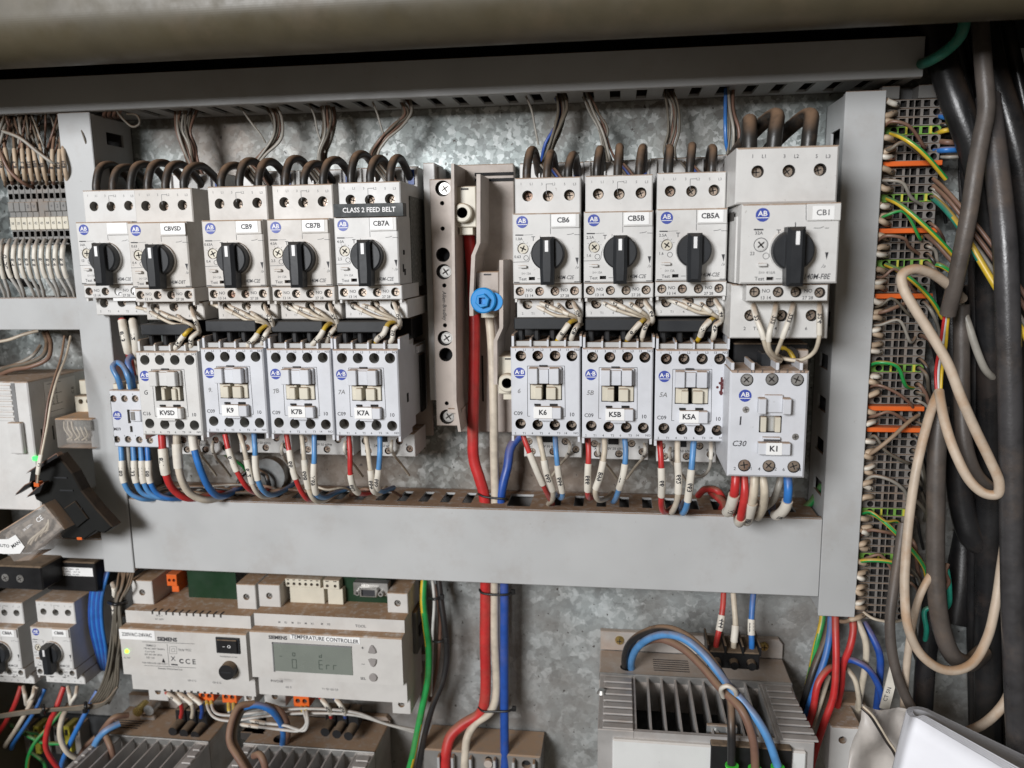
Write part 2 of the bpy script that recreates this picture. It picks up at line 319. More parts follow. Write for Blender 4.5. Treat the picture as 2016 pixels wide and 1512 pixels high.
def tube(mb, path, r, m, n=9, stripe=None, caps=True, twist=0.12):
    wd = 0.4
    if stripe and stripe.endswith("_thin"): stripe = stripe[:-5]; wd = 0.22; twist = 0.03
    """path: list of Vectors (x,d,z); round tube with transported frames"""
    T = []
    for i in range(len(path)): T.append((path[min(i + 1, len(path) - 1)] - path[max(i - 1, 0)]).normalized())
    N0 = T[0].cross(Vector((0.13, 1, 0.07))); N0.normalize(); vs = []; fr = []
    for i, p in enumerate(path):
        N0 = (N0 - T[i] * N0.dot(T[i])).normalized(); B = T[i].cross(N0); fr.append((N0.copy(), B))
        rr = r(i / (len(path) - 1)) if callable(r) else r
        for k in range(n):
            a = 2 * math.pi * k / n; vs.append(tuple(p + (N0 * math.cos(a) + B * math.sin(a)) * rr))
    fs = [[], []]
    for i in range(len(path) - 1):
        for k in range(n):
            q = (i * n + k, i * n + (k + 1) % n, (i + 1) * n + (k + 1) % n, (i + 1) * n + k)
            j = 1 if stripe and ((k + int(i * twist) + (n // 3)) % n) < n * wd else 0
            fs[j].append(q)
    o = len(mb.v)
    mb.add(vs, fs[0], m, True)
    if fs[1]:
        k = mb.mi(stripe)
        for f in fs[1]: mb.f.append(tuple(i + o for i in f)); mb.m.append(k); mb.sm.append(True)
    if caps:
        mb.add(vs[:n], [tuple(range(n))], m); mb.add(vs[-n:], [tuple(range(n))], m)
    return fr
def sub_path(path, a, b):
    """slice of a polyline between arc-length fractions"""
    L = [0]
    for i in range(1, len(path)): L.append(L[-1] + (path[i] - path[i - 1]).length)
    tot = L[-1]; out = []
    def at(s):
        for i in range(1, len(path)):
            if L[i] >= s: return path[i - 1].lerp(path[i], (s - L[i - 1]) / max(1e-6, L[i] - L[i - 1]))
        return path[-1]
    out = [at(a * tot)] + [path[i] for i in range(len(path)) if a * tot < L[i] < b * tot] + [at(b * tot)]
    return out, (b - a) * tot
def wire(name, m, r, pts, label, cat="wire", group=None, sleeves=(), stripe=None, local=False, n=9, sub=6, ferr=None):
    """pts in photo pixels with depth (or mm when local); sleeves: (from, to, text[, material])"""
    V = []
    for p in pts:
        if local: V.append(Vector(p))
        else:
            x, z = P(p[0], p[1], p[2]); V.append(Vector((x, p[2], z)))
    o0 = V[0]; path = [p - o0 for p in catmull(V, sub)]
    mb = MB(); tube(mb, path, r, m, n, stripe)
    o = mb.build(name, loc=o0, fixn=False); tag(o, label, cat, group)
    for s in sleeves:
        sp, ln = sub_path(path, s[0], s[1]); mm = s[3] if len(s) > 3 else "sleeve_white"
        sb = MB(); rr = r * 1.22 + 0.12; tube(sb, sp, rr, mm, n)
        if s[2]:
            # number printed on the sleeve, reading along the wire, wrapped on its camera side
            vs, fs = textgeo(s[2], 0, 0.03); cap = min(rr * 1.45, 3.0); k = cap / 0.70
            w = max(u for u, v in vs) - min(u for u, v in vs); k2 = min(k, ln * 0.8 / w); out = []
            Lc = [0]
            for i in range(1, len(sp)): Lc.append(Lc[-1] + (sp[i] - sp[i - 1]).length)
            for u, v in vs:
                sdist = ln / 2 + u * k2
                i = 1
                while i < len(sp) - 1 and Lc[i] < sdist: i += 1
                t = (sdist - Lc[i - 1]) / max(1e-6, Lc[i] - Lc[i - 1]); c = sp[i - 1].lerp(sp[i], t); tt = (sp[i] - sp[i - 1]).normalized()
                front = Vector((0, 1, 0)) - tt * tt.y; front.normalize(); side = front.cross(tt)
                a = v * k / rr; q = c + (front * math.cos(a) + side * math.sin(a)) * (rr + 0.06); out.append(tuple(q))
            sb.add(out, fs, "ink")
        sb.build("marker_sleeve", o)
    if ferr:
        sp, ln = sub_path(path, *ferr[:2]); fb = MB(); tube(fb, sp, r * 1.3, ferr[2], n); fb.build("ferrule", o)
    return o
def screw(parent, x, d, z, r, key, m="screw_metal", rot=0.5, cross=True, loc=None):
    mb = MB(); mb.cyl(0, -1.0, 0, 0, r, m, n=16); mb.cyl(0, 0, 0.25, 0, r * 0.86, m, r2=r * 0.8, n=16)
    for a in ((rot, rot + math.pi / 2) if cross else (rot,)):
        c, s_ = math.cos(a) * r * 0.66, math.sin(a) * r * 0.66; mb.line(-c, -s_, c, s_, r * 0.24, 0.29, "hole_dark")
    o = mb.build("terminal_screw", parent, key=("screw", key, round(r, 2), round(rot, 2), m, cross)); o.location = (x / 1000, -d / 1000, z / 1000); return o
def frame(ax, ay, ad):
    A = P(ax, ay, ad)
    return lambda px, py, d=ad: (P(px, py, d)[0] - A[0], P(px, py, d)[1] - A[1])
def logo(parent, x, d, z, r, s="AB", vent=False):
    mb = MB(); pts = [(math.cos(a) * r, max(math.sin(a) * r, -r)) for a in [math.pi / 8 + i * math.pi / 12 for i in range(24)]]
    mb.prism(pts, 0, 0.15, "logo_blue")
    mb.text(s, 0, r * 0.16, 0.20, r * 0.72, "white_print", bold=0.02, sx=1.05); mb.line(-r * .86, -r * .42, r * .86, -r * .42, r * 0.11, 0.20, "white_print")
    return mb.build("logo_badge", parent, key=("logo", s, round(r, 2)), loc=(x, d, z))
# ================================================================ SETTING
def struct(name, mb, label=None, **k):
    o = mb.build(name, **k); o["kind"] = "structure"
    if label: o["label"] = label
    return o
mb = MB(); mb.box(-620, 262, -3, 0, -520, P(1000, 105, 50)[1], "galv"); struct("mounting_plate", mb, "galvanised spangled steel mounting plate behind all the devices")
mb = MB(); mb.box(-720, 520, -62, -60, -620, 330, "cabinet_dark"); struct("cabinet_back_wall", mb, "dark back wall of the cabinet beyond the plate edge")
mb = MB(); mb.box(-512, -506, -60, 172, -620, 330, "cabinet_paint"); struct("cabinet_left_wall", mb, "painted left side wall of the cabinet just outside the picture")  # unseen wall, added for the shade it throws on the far left
mb = MB(); mb.box(345, 350, -60, 190, -620, 330, "cabinet_dark"); struct("cabinet_side_wall", mb, "dark side wall of the cabinet behind the thick black cables")
mb = MB()
zt = P(1000, 66, 152)[1]
prof = [(126, zt + 10), (126, zt + 2), (130, zt)] + [(130 + 24 * math.sin(a), zt + 24 - 24 * math.cos(a)) for a in [k * math.pi / 64 for k in range(1, 33)]] + [(154, 330), (126, 330)]
mb.plate(prof, [], -720, 520, "cabinet_paint", ax='x'); mb.box(-720, 520, -60, 125, 322, 330, "cabinet_dark")
struct("cabinet_top_panel", mb, "olive beige painted top panel of the cabinet hanging over the upper duct")

# ---------------------------------------------------------------- slotted trunking
def slots(n0, n1, pitch, w, h0, h1, skip=()):
    out = []; u = n0
    while u + w < n1:
        if not any(a < u < b for a, b in skip): out.append(([(u, h0), (u + w, h0), (u + w, h1), (u, h1)], None))
        u += pitch
    return out
def duct(label, x0, x1, z0, z1, d, horiz, pitch=17.4, w=6.6, off=4.0, sides=(0, 1), h=(9, 31), extra=None, group="grey slotted wiring ducts"):
    t = thing("wiring_duct", label, "wiring duct", x0, 0, z0, group); X, Z = x1 - x0, z1 - z0
    mb = MB(); mb.box(0, X, 0.4, 1.6, 0, Z, "duct_inner"); mb.build("duct_base", t)  # duct grey darkened: interior shade is put into the base colour
    mb = MB(); mb.box(-1.2, X + 1.2, d - 1.4, d, -1.0, Z + 1.0, "duct_plastic", 0.5)
    if horiz: mb.box(-1.0, X + 1.0, d - 5, d - 1.5, -1.1, -0.2, "duct_plastic"); mb.box(-1.0, X + 1.0, d - 5, d - 1.5, Z + .2, Z + 1.1, "duct_plastic")
    else: mb.box(-1.1, -0.2, d - 5, d - 1.5, 0, Z, "duct_plastic"); mb.box(X + .2, X + 1.1, d - 5, d - 1.5, 0, Z, "duct_plastic")
    mb.build("duct_cover", t)
    for s in sides:
        mb = MB(); mb2 = slots(off, (X if horiz else Z) - 3, pitch, w, h[0], h[1])
        if extra and s == 1:
            mb2 = [q for q in mb2 if not (extra[0] - w < q[0][0][0] < extra[1])] + [([(extra[0], h[0]), (extra[1], h[0]), (extra[1], h[1] + 4), (extra[0], h[1] + 4)], None)]
        L = X if horiz else Z; outl = rect(0, L, 1.6, d - 1.45)
        if horiz: mb.plate(outl, mb2, *( (Z - 1.8, Z - 0.2) if s else (0.2, 1.8)), "duct_plastic", ax='z')
        else: mb.plate([(b, a) for a, b in outl], [([(b, a) for a, b in q[0]], None) for q in mb2], *((X - 1.8, X - 0.2) if s else (0.2, 1.8)), "duct_plastic", ax='x')
        mb.build("slotted_wall", t)
    return t
xa, zb = P(0, 215, 50); xr, _ = P(1816, 110, 50); zt2 = P(1000, 112, 50)[1]; zb2 = P(1000, 181, 50)[1]
duct("long grey duct across the top under the olive cabinet panel", -470, xr, zb2, zt2, 50, True, pitch=17.4, off=11, sides=(0,), h=(9, 40), w=7)
xl, xr2 = P(262, 1050, 50)[0], P(1612, 1100, 50)[0]; z1 = P(1000, 1006, 50)[1]; z0 = P(1000, 1147, 50)[1]
wide = P(1000, 990, 30)[0] - xl
duct("wide grey duct below the contactors with a dusty slotted top", xl, xr2, z0, z1, 50, True, pitch=16.3, w=7, off=6, h=(10, 34), extra=(wide, wide + 17))
vl, vr = P(124, 300, 50)[0], P(192, 300, 50)[0]
duct("narrow grey upright duct left of the leftmost breaker", vl, xl - 3, P(240, 1124, 50)[1], P(150, 224, 50)[1], 50.6, False, sides=(0, 1), pitch=22, w=9, h=(12, 32), off=9)
rl, rr = xr2 + 2.6, P(1710, 700, 50)[0]
duct("wide grey upright duct between the CB1 breaker and the right terminal rail", rl, rr, P(1650, 1211, 50)[1], P(1700, 182, 50)[1], 50.6, False, sides=(0, 1), pitch=29, w=10, h=(14, 36), off=21)
duct("short grey horizontal duct under the numbered terminal rail at left", -470, P(158, 620, 50)[0], P(80, 647, 50)[1], P(80, 589, 50)[1], 49, True, off=8)
duct("short grey horizontal duct behind the tilted black relay socket", -470, P(212, 1070, 50)[0], P(200, 1100, 50)[1], P(100, 1062, 50)[1], 49, True, off=8)
# din rails
def rail(label, x0, x1, px, py):
    z = P(px, py, 4)[1]; mb = MB()
    mb.box(x0, x1, 0.3, 1.5, z - 12, z + 12, "galv_sheet"); mb.box(x0, x1, 1.5, 7, z - 17.5, z - 12, "galv_sheet"); mb.box(x0, x1, 1.5, 7, z + 12, z + 17.5, "galv_sheet")
    tag(mb.build("din_rail"), label, "mounting rail", "steel mounting rails")
rail("steel rail carrying the numbered terminals at left", -460, -398, 60, 430)
rail("steel rail carrying the power supply and the temperature controller", -380, -150, 500, 1240)
rail("steel rail behind the lower left pair of breakers", -480, -395, 80, 1240)
# ================================================================ BREAKERS
def breaker(name_tag, ax, ay, ad, label, amps=("2.5A", "1.6"), model="140M-C2E", adapter=True, loops=True, strip_label=None, screws=True, back=12, side_plate=False, ring=True, M="breaker_plastic"):
    A = P(ax, ay, ad); t = thing("circuit_breaker", label, "circuit breaker", A[0], ad, A[1], "rotary knob motor circuit breakers")
    q = frame(1149.4, 417, 90); D = lambda d: d - 90
    bk = D(90) - (ad - back)
    # upper terminal block
    x0, z1_ = q(1152.5, 346.5, 80); x1, z0_ = q(1285.5, 346.5, 80)[0], q(1152, 423, 80)[1]
    hol = [q(px, py, 80) for px, py in ((1177.7, 382), (1219, 382), (1262, 380))]
    mb = MB(); mb.plate(rect(x0, x1, z0_, z1_), [(circ(h[0], h[1], 3.35, 20), 9, "hole_dark") for h in hol], -60, D(80), M, "hole_grey", c=0.7); mb.box(x0 + .3, x1 - .3, bk, -60, z0_, z1_ - 2, M)
    ub = mb.build("upper_terminal_block", t, key="brk_ub%d" % ad + M)
    for h in hol: screw(ub, h[0], D(80) - 6.2, h[1], 2.7, "b", rot=R_.uniform(0, 1.5))
    mb = MB()
    for s, px in zip(("1", "L1", "3", "L2", "5", "L3"), (1165, 1186, 1207, 1231, 1253, 1273)): mb.text(s, *[q(px, 358.5, 80)[i] for i in (0,)], q(px, 358.5, 80)[1], D(80) + .05, 1.5, "ink_faint")
    gx, gz = q(1219, 372, 80); mb.line(gx - 1, gz - 2, gx - 1, gz + 4.2, .35, D(80) + .05, "ink_faint"); mb.line(gx - 1, gz + 4.2, gx + 3, gz + 4.2, .35, D(80) + .05, "ink_faint")
    mb.build("printed_marking", t, key="brk_p1")
    # main cover
    X1, Z0 = q(1286.5, 420, 90)[0], q(1149, 557, 90)[1]; cx, cz = q(1221, 497, 97); dx, dz = q(1170, 487, 90); sl = q(1187, 546.6)
    mb = MB(); mb.plate(rect(0, X1, Z0, 0), [(circ(dx, dz, 3.5, 20), 1.6, M), (rect(sl[0] - 1.9, sl[0] + 1.9, sl[1] - 1, sl[1] + 1), 3, "void")], -58, 0, M, c=0.8)
    mb.box(0.3, X1 - .3, bk, -58, Z0 + 1, -1.5, M); fc = mb.build("front_cover", t, key="brk_fc%d" % ad + M)
    mb = MB(); mb.cyl(0, -1.6, -0.3, 0, 2.9, "cream_plastic"); a = R_.uniform(0, 1.5)
    for k in (a, a + 1.571): mb.line(-math.cos(k) * 2, -math.sin(k) * 2, math.cos(k) * 2, math.sin(k) * 2, .8, -0.25, "hole_dark")
    mb.build("current_dial", t, loc=(dx, 0, dz))
    mb = MB(); mb.box(-2.2, 2.0, 0, 2.4, -.8, .8, M, .3); mb.box(-3.6, -1, 0, .8, -.7, .7, M, .2); mb.build("test_slider", t, key="brk_sl" + M, loc=(q(1171, 523)[0], 0, q(1171, 523)[1]))
    # rotary knob
    mb = MB(); mb.cyl(0, 0, 2, 0, 10.7, M, n=32); mb.cyl(0, 2, 6.5, 0, 10.2, "knob_plastic", r2=10.0, n=40); mb.cyl(0, 6.5, 7.4, 0, 10.0, "knob_plastic", r2=9.2, n=40)
    k = mb.build("rotary_knob", t, key="brk_knob" + M, loc=(cx, 0, cz))
    mb = MB(); g = [(-4.1, 10.0), (-4.3, -9), (-3.9, -18.6), (3.9, -18.6), (4.3, -9), (4.1, 10.0)]
    mb.plate(g, [], 2.5, 12.2, "knob_plastic", c=2.0); mb.box(-1.0, 1.0, 12.22, 12.4, 1.2, 7.8, "white_print"); mb.build("knob_grip", k, key="brk_grip")
    # name tag
    hx0, hz1 = q(1227, 417.8); hx1, hz0 = q(1284.5, 445)
    mb = MB(); mb.box(hx0, hx1, 0, 1.0, hz0, hz1, M, .3); h = mb.build("tag_holder", t, key="brk_th" + M)
    mb = MB(); w = (hx1 - hx0) * (0.98 if len(name_tag) > 4 else .84); mb.box(hx0 + .6, min(hx1 + .2, hx0 + .6 + w), 1.0, 1.25, hz0 + 1.0, hz1 - .3, "label_white")
    mb.text(name_tag, hx0 + .6 + w / 2 - .3, (hz0 + hz1) / 2 + .3, 1.3, 3.0 if len(name_tag) < 5 else 2.7, "ink", bold=.03); mb.build("name_tag", t)
    logo(t, q(1169, 434)[0], 0, q(1169, 434)[1], 3.6)
    mb = MB(); T = lambda s, px, py, cap, m="ink_soft", **k: mb.text(s, q(px, py)[0], q(px, py)[1], .06, cap, m, **k)
    T(amps[0], 1162, 468, 1.7); T(amps[1], 1159, 503.5, 1.7); T("T", 1191, 467.5, 2.6); T("Test", 1168.5, 547.6, 1.9); T(model, 1253, 544.6, 2.3, italic=.25, sx=.78)
    T("I>> 13A", 1176, 537, 1.5, "ink_faint", sx=.8)
    p, r_ = q(1176, 505.5); mb.ring(p, .06, r_, 1.3, 1.6, "ink_soft")
    def ln(a, b, c_, d_, w=.28, m="ink_soft"): u = q(a, b); v = q(c_, d_); mb.line(u[0], u[1], v[0], v[1], w, .06, m)
    ln(1155, 460, 1171, 460, .7, "ink"); ln(1171, 460, 1190, 459, .22, "ink_faint"); ln(1226, 446, 1226, 458, .3); ln(1226, 418, 1226, 445, .25, "ink_soft")
    ln(1259, 459, 1268, 458); ln(1268, 458, 1273, 456); ln(1274, 459, 1285, 459); ln(1198, 547, 1207, 547); ln(1151, 554, 1162, 554, .5); ln(1272, 553, 1284, 553, .5)
    if ring:
        pts = [(1205, 461), (1205, 466), (1196, 475), (1188, 486), (1184, 498), (1183, 508), (1180, 513), (1150, 514)]
        for a_, b_ in zip(pts, pts[1:]): ln(*a_, *b_, .35, "ink_faint")
    u = q(1278.4, 512); mb.flat([(u[0] - 1, u[1] + 2.2), (u[0] + 1, u[1] + 2.2), (u[0] + .3, u[1] - 2.2)], .06, "ink"); T("/»", 1278, 524, 1.8, "ink_faint", italic=.3)
    for i in range(5):
        a = math.radians(20 + i * 32); mb.line(dx + math.cos(a) * 3.8, dz + math.sin(a) * 3.8, dx + math.cos(a) * 4.6, dz + math.sin(a) * 4.6, .2, .06, "ink_soft")
    mb.build("printed_marking", t)
    # auxiliary contact strip
    sx0, sz1 = q(1149.6, 557, 88); sx1, sz0 = q(1286.5, 557, 88)[0], q(1149, 587, 88)[1]; hs = [q(a, b, 88) for a, b in ((1162, 572), (1201.5, 572), (1232.5, 572), (1272, 571))]
    mb = MB(); mb.plate(rect(sx0, sx1, sz0, sz1 - .15), [(circ(h[0], h[1], 2.85, 18), 7, "hole_dark") for h in hs], -45, -2, M, "hole_grey", c=0.5)
    for xx in (sx0 + .6, sx1 - 2): mb.box(xx, xx + 1.4, -8, -3, sz0 - 2.2, sz0 + .2, M)
    st = mb.build("auxiliary_contact_strip", t, key="brk_st" + M)
    if screws:
        for h in hs: screw(st, h[0], -2 - 3.6, h[1], 2.4, "s", rot=R_.uniform(0, 1.5))
    mb = MB()
    for s, px, py, cp in (("NO", 1181, 570, 1.9), ("NO", 1252, 569.5, 1.9), ("13 14", 1180, 581, 1.7), ("27 28", 1252, 581, 1.7)): u = q(px, py, 88); mb.text(s, u[0], u[1], -1.94, cp, "ink_soft")
    mb.build("printed_marking", t, key="brk_p2")
    # lower terminal block
    lx0, lz1 = q(1153, 587, 78); lx1, lz0 = q(1286, 587, 78)[0], q(1153, 625, 78)[1]; hl = [q(a, b, 78) for a, b in ((1174, 598), (1217, 596.5), (1260, 598))]
    mb = MB(); mb.plate(rect(lx0, lx1, lz0, lz1 - .2), [(circ(h[0], h[1], 3.3, 18), 9, "hole_dark") for h in hl], -60, -12, M, "hole_grey", c=0.6); mb.box(lx0 + .3, lx1 - .3, bk, -60, lz0 + 1, lz1, M)
    lb = mb.build("lower_terminal_block", t, key="brk_lb%d" % ad + M)
    for h in hl: screw(lb, h[0], -12 - 5.5, h[1], 2.7, "l", rot=R_.uniform(0, 1.5))
    mb = MB()
    for s, px in zip(("2", "T1", "4", "T2", "6", "T3"), (1164, 1185, 1207, 1229, 1251, 1271)): u = q(px, 616.5, 78); mb.text(s, u[0], u[1], -11.94, 1.5, "ink_faint")
    mb.build("printed_marking", t, key="brk_p3")
    if side_plate:
        mb = MB(); mb.box(X1 - .2, X1 + .6, -66, -30, Z0 - 3, 14, "plate_dark", .2); mb.box(X1 + .6, X1 + .9, -60, -55, Z0 + 6, Z0 + 22, "void"); mb.build("side_rating_plate", t)
        mb = MB(); mb.box(X1 - .3, X1 + .5, -13, -10.5, -24, -21, "void"); mb.box(X1 - .3, X1 + .5, -14, -12, -37, -33, "ink"); mb.box(X1 - .3, X1 + .5, -10, -8.5, -35, -30, "ink"); mb.build("side_latch_opening", t)
    t["_"] = 0; del t["_"]
    return t, A
def loops3(A, ad, tagname, r=2.7, back=28):
    """three thick black links from the top terminals back into the busbar adapter"""
    q = frame(1149.4, 417, 90); out = []
    for i, (px, nm) in enumerate(((1177.7, "left"), (1219, "middle"), (1262, "right"))):
        x, z = q(px, 349, 80); x += A[0]; z += A[1]; j = R_.uniform(-1, 1); d0 = ad - 16; dx = R_.uniform(0, 2) if A[0] > -100 else R_.uniform(1, 4)
        h = 17 + R_.uniform(-2.0, 2.5)
        pts = [(x - 1, d0, z - 3), (x - .8, d0, z + 6 + j), (x + dx * .3, d0 - 5, z + h - 2), (x + dx, d0 - 18, z + h + 1), (x + dx * 1.4, d0 - 31, z + h - 4), (x + dx * 1.5, back + 2, z + 4), (x + dx * 1.5, back, z - 8)]
        wire("busbar_link_wire", "wire_loop_black", r, pts, f"thick dusty black wire looping over the {nm} top terminal of the {tagname}", "wire", "black looped wires over the breaker tops", local=True, n=12, sub=7)
def adapter(ax, ay, label, top=318, bot=868):
    A = P(ax, ay, 90); q = frame(1149.4, 417, 90); t = thing("busbar_adapter", label, "busbar adapter", A[0], 0, A[1], "busbar adapters behind the breakers")
    x0, z1_ = q(1149, top, 34); x1 = x0 + 43.6; x0 += .6; z0_ = q(1149, bot, 20)[1]
    mb = MB(); mb.box(x0, x1, 8, 11.5, z0_, z1_ - 10, "beige_plastic", .4); mb.box(x0, x1, 8, 34, z1_ - 40, z1_, "breaker_plastic", .6)
    mb.box(x0 - .1, x1 + .1, 30, 30.4, z1_ - .2, z1_ + .5, "hole_dark"); mb.build("adapter_body", t, key="adp_b%d%d" % (top, bot))
    mb = MB()
    for k in range(4): mb.box(x0 + 3 + k * 10, x0 + 3.9 + k * 10, 34, 36.5, z1_ - 22, z1_ - .5, "breaker_plastic")
    mb.build("adapter_rib", t, key="adp_r%d" % top)
    mb = MB(); mb.box(x1 - 6.5, x1 - 2.2, 34, 35.2, z1_ - 12, z1_ - 2, "wire_navy"); mb.build("blue_latch", t, key="adp_l%d" % top)
    return t
# ---------------------------------------------------------------- contactor
def contactor(name_tag, ax, ay, ad, label, kind="C09", scrawl=None, plungers=True, open_window=False, coil=True, side=False, hole="hole_grey", brown=False, star=False):
    A = P(ax, ay, ad); t = thing("contactor", label, "contactor", A[0], ad, A[1], "motor contactors below the breakers"); M = "contactor_plastic" if kind != "C16" else "breaker_plastic"
    q = frame(1145.5, 685, 88); X1, Z0 = q(1286, 685)[0], q(1146, 862)[1]
    top = [q(a, b) for a, b in ((1166, 703), (1200, 703), (1235, 703), (1269, 703))]; bot = [q(a, b) for a, b in ((1163.5, 838), (1198, 840), (1232.5, 841), (1266, 842))]
    wx0, wz1 = q(1183.5, 758); wx1, wz0 = q(1248, 791)
    mb = MB(); mb.plate(rect(0, X1, Z0, 0), [(circ(h[0], h[1], 3.45, 20), 10, "hole_dark" if hole == "hole_dark" else "hole_floor") for h in top + bot] + [(rect(wx0, wx1, wz0, wz1), 7, "void")], -40, 0, M, hole, c=0.8)
    mb.box(.2, X1 - .2, 12 - ad, -40, Z0 + 6, -2, M); mb.box(-.1, 1.4, -30, -.5, Z0 - 3.4, Z0, M); mb.box(X1 - 1.6, X1 - .1, -30, -.5, Z0 - 3.4, Z0, M)
    body = mb.build("contactor_body", t, key=("con", M, hole, ad))
    for h in (top + bot if hole == "hole_dark" else []): screw(body, h[0], -7.0, h[1], 2.7, "c" + str(brown), rot=R_.uniform(0, 1.5))
    mb = MB(); mb.box(0, X1, -40, -6, .05, 3.0, "duct_plastic"); mb.build("terminal_ledge", t, key=("led",))
    for px, hgt, tk in ((1146.6, 7.6, 1.5), (1183, 5.2, 1.1), (1218, 5.2, 1.1), (1253, 5.2, 1.1), (1284.5, 7.6, 1.3)):
        x = q(px, 685)[0]; mb = MB(); mb.plate([(-26, 0), (-3, 0), (-3, hgt - 1), (-4.5, hgt), (-26, hgt)], [], x, x + tk, M, ax='x'); mb.build("terminal_fin", t, key=("fin", px, M))
    # raised upper frame with two tabs
    a0, b1 = q(1183, 724); a1, b0 = q(1248, 757); m1, m2 = q(1201, 724)[0], q(1224, 724)[0]
    mb = MB(); mb.box(a0, a1, 0, 2.2, b0, b1, M, .3); mb.box(a0, m1, 2.2, 6.5, b0 + .2, b1 - .2, M, .4); mb.box(m2, a1 - 1.5, 2.2, 6.5, b0 + .2, b1 - .2, M, .4); mb.box(m1 - .8, m2 - .6, 2.2, 4.0, b0 + .2, b1 - 1.0, M, .2); mb.box((m1 + m2) / 2 - 3, (m1 + m2) / 2 + 2, .1, 1.2, b1 + .2, b1 + 1.1, "ink")
    mb.build("accessory_guide", t, key=("guide", M))
    PL = "cream_plastic"
    if not open_window: spans = ((1185, 1208.5), (1217.5, 1247)) if plungers else ((1186, 1206), (1222, 1246))
    else: spans = ((1197, 1209), (1224, 1240))
    for i, (pa, pb) in enumerate(spans):
        x0, x1 = q(pa, 760)[0], q(pb, 760)[0]; mb = MB(); dd = 2.6 if not open_window else .8
        mb.box(x0, x1, -6.8, dd * .4, wz0 + .6, wz1 - .5, PL, .3); mb.box(x0 + (0 if i else (x1 - x0) * .45), x1 - ((x1 - x0) * .35 if i else 0), dd * .4, dd + 1.6, wz0 + 1.0, wz1 - 1.6, PL, .4)
        mb.build("plunger", t, key=("plg", pa, open_window, i))
    # tag holder
    hx0, hz1 = q(1193, 802); hx1, hz0 = q(1246, 826)
    mb = MB(); mb.box(hx0, hx1, 0, 4.5, hz0, hz1, M, .4); mb.box(hx0 + 3, hx0 + 12, 0, 4.4, hz0 - 1.1, hz0, M); mb.box(q(1192, 800)[0], q(1204, 800)[0], .1, 1.0, q(1198, 801.5)[1], q(1198, 798)[1], "void"); mb.box(q(1223, 800)[0], q(1238, 800)[0], .1, 1.0, q(1230, 802)[1], q(1230, 798)[1], "void")
    h = mb.build("tag_holder", t, key=("kth", M)); mb = MB(); w = 11.3 if len(name_tag) < 4 else 14.5
    mb.box(hx0 - .4, hx0 + w, 4.5, 4.75, hz0 + .4, hz1 + .2, "label_white"); mb.text(name_tag, hx0 + w / 2 - .2, (hz0 + hz1) / 2 + .3, 4.8, 3.1, "ink", bold=.035); mb.build("name_tag", t)
    logo(t, *[v for v in (q(1163, 737)[0], 0, q(1163, 737)[1])], 3.6, "A·B")
    mb = MB()
    def T(s, px, py, cap, m="ink_soft", **k): mb.text(s, q(px, py)[0], q(px, py)[1], .06, cap, m, **k)
    for s, px in zip(("1", "L1", "3", "L2", "5", "L3", "13", "NO"), (1155.6, 1174, 1191, 1209, 1226, 1244, 1260, 1279)): T(s, px, 691, 1.4)
    for s, px in zip(("2", "T1", "4", "T2", "6", "T3", "14", "NO"), (1153, 1171, 1187, 1205, 1221, 1240, 1254, 1275)): T(s, px, 857, 1.4)
    T(kind, 1159, 817.5, 2.4, "ink"); T("10", 1267, 820, 2.4, "ink")
    def ln(a, b, c_, d_, w=.3, m="ink"): u = q(a, b); v = q(c_, d_); mb.line(u[0], u[1], v[0], v[1], w, .06, m)
    for sgm in ((1179, 723, 1254, 723), (1179, 723, 1178, 823), (1254, 723, 1254, 824), (1178, 823, 1183, 823), (1250, 824, 1254, 824)): ln(*sgm)
    mb.build("printed_marking", t)
    if scrawl: mb = MB(); mb.text(scrawl, q(1161, 773)[0], q(1161, 773)[1], .07, 2.9, "ink_faint" if kind != "C16" else "ink", italic=.2, rot=R_.uniform(-.1, .3)); mb.build("handwriting", t)
    if star:
        mb = MB(); cx_, cz_ = q(1272.5, 756)
        for k in range(9):
            a = k * 2.4; mb.cyl(cx_ + math.cos(a) * R_.uniform(.5, 2.6), .05 + k * .004, .08 + k * .004, cz_ + math.sin(a) * R_.uniform(1, 4.4), R_.uniform(.7, 1.4), "maroon_ink", n=9)
        mb.box(cx_ - .5, cx_ + .7, .02, .13, cz_ - 5.6, cz_ + 5.6, "maroon_ink"); mb.build("ink_blot", t)
    if coil:
        c0, cz1 = q(1160, 856, 50); c1, cz0 = q(1276, 856, 50)[0], q(1160, 903, 50)[1]; D = 50 - 88
        hs = [q(a, b, 50) for a, b in ((1170, 873), (1243, 873), (1176, 893), (1218, 893), (1264, 889))]
        mb = MB(); mb.plate(rect(c0, c1, cz0, cz1), [(circ(h[0], h[1], 2.6, 14), 3, "hole_dark") for h in hs], -70, D, "breaker_plastic", "hole_dark", c=.5); cb = mb.build("coil_terminal_block", t, key=("coil",))
        for h in hs: screw(cb, h[0], D - 1.5, h[1], 2.2, "k", rot=R_.uniform(0, 1.5))
        mb = MB(); u = q(1209, 883, 50); mb.text("240V 50 60Hz", u[0], u[1], D + .06, 1.7, "ink"); u = q(1182, 883, 50); mb.text("A1", u[0] - 3, u[1], D + .06, 1.6, "ink"); u = q(1258, 880, 50); mb.text("±", u[0], u[1], D + .06, 2.0, "ink")
        mb.box(*[q(1197, 868, 50)[0], q(1217, 868, 50)[0]], D, D + 1, *[q(1207, 862, 50)[1], q(1207, 874, 50)[1]], "void"); mb.build("printed_marking", t, key=("coilp",))
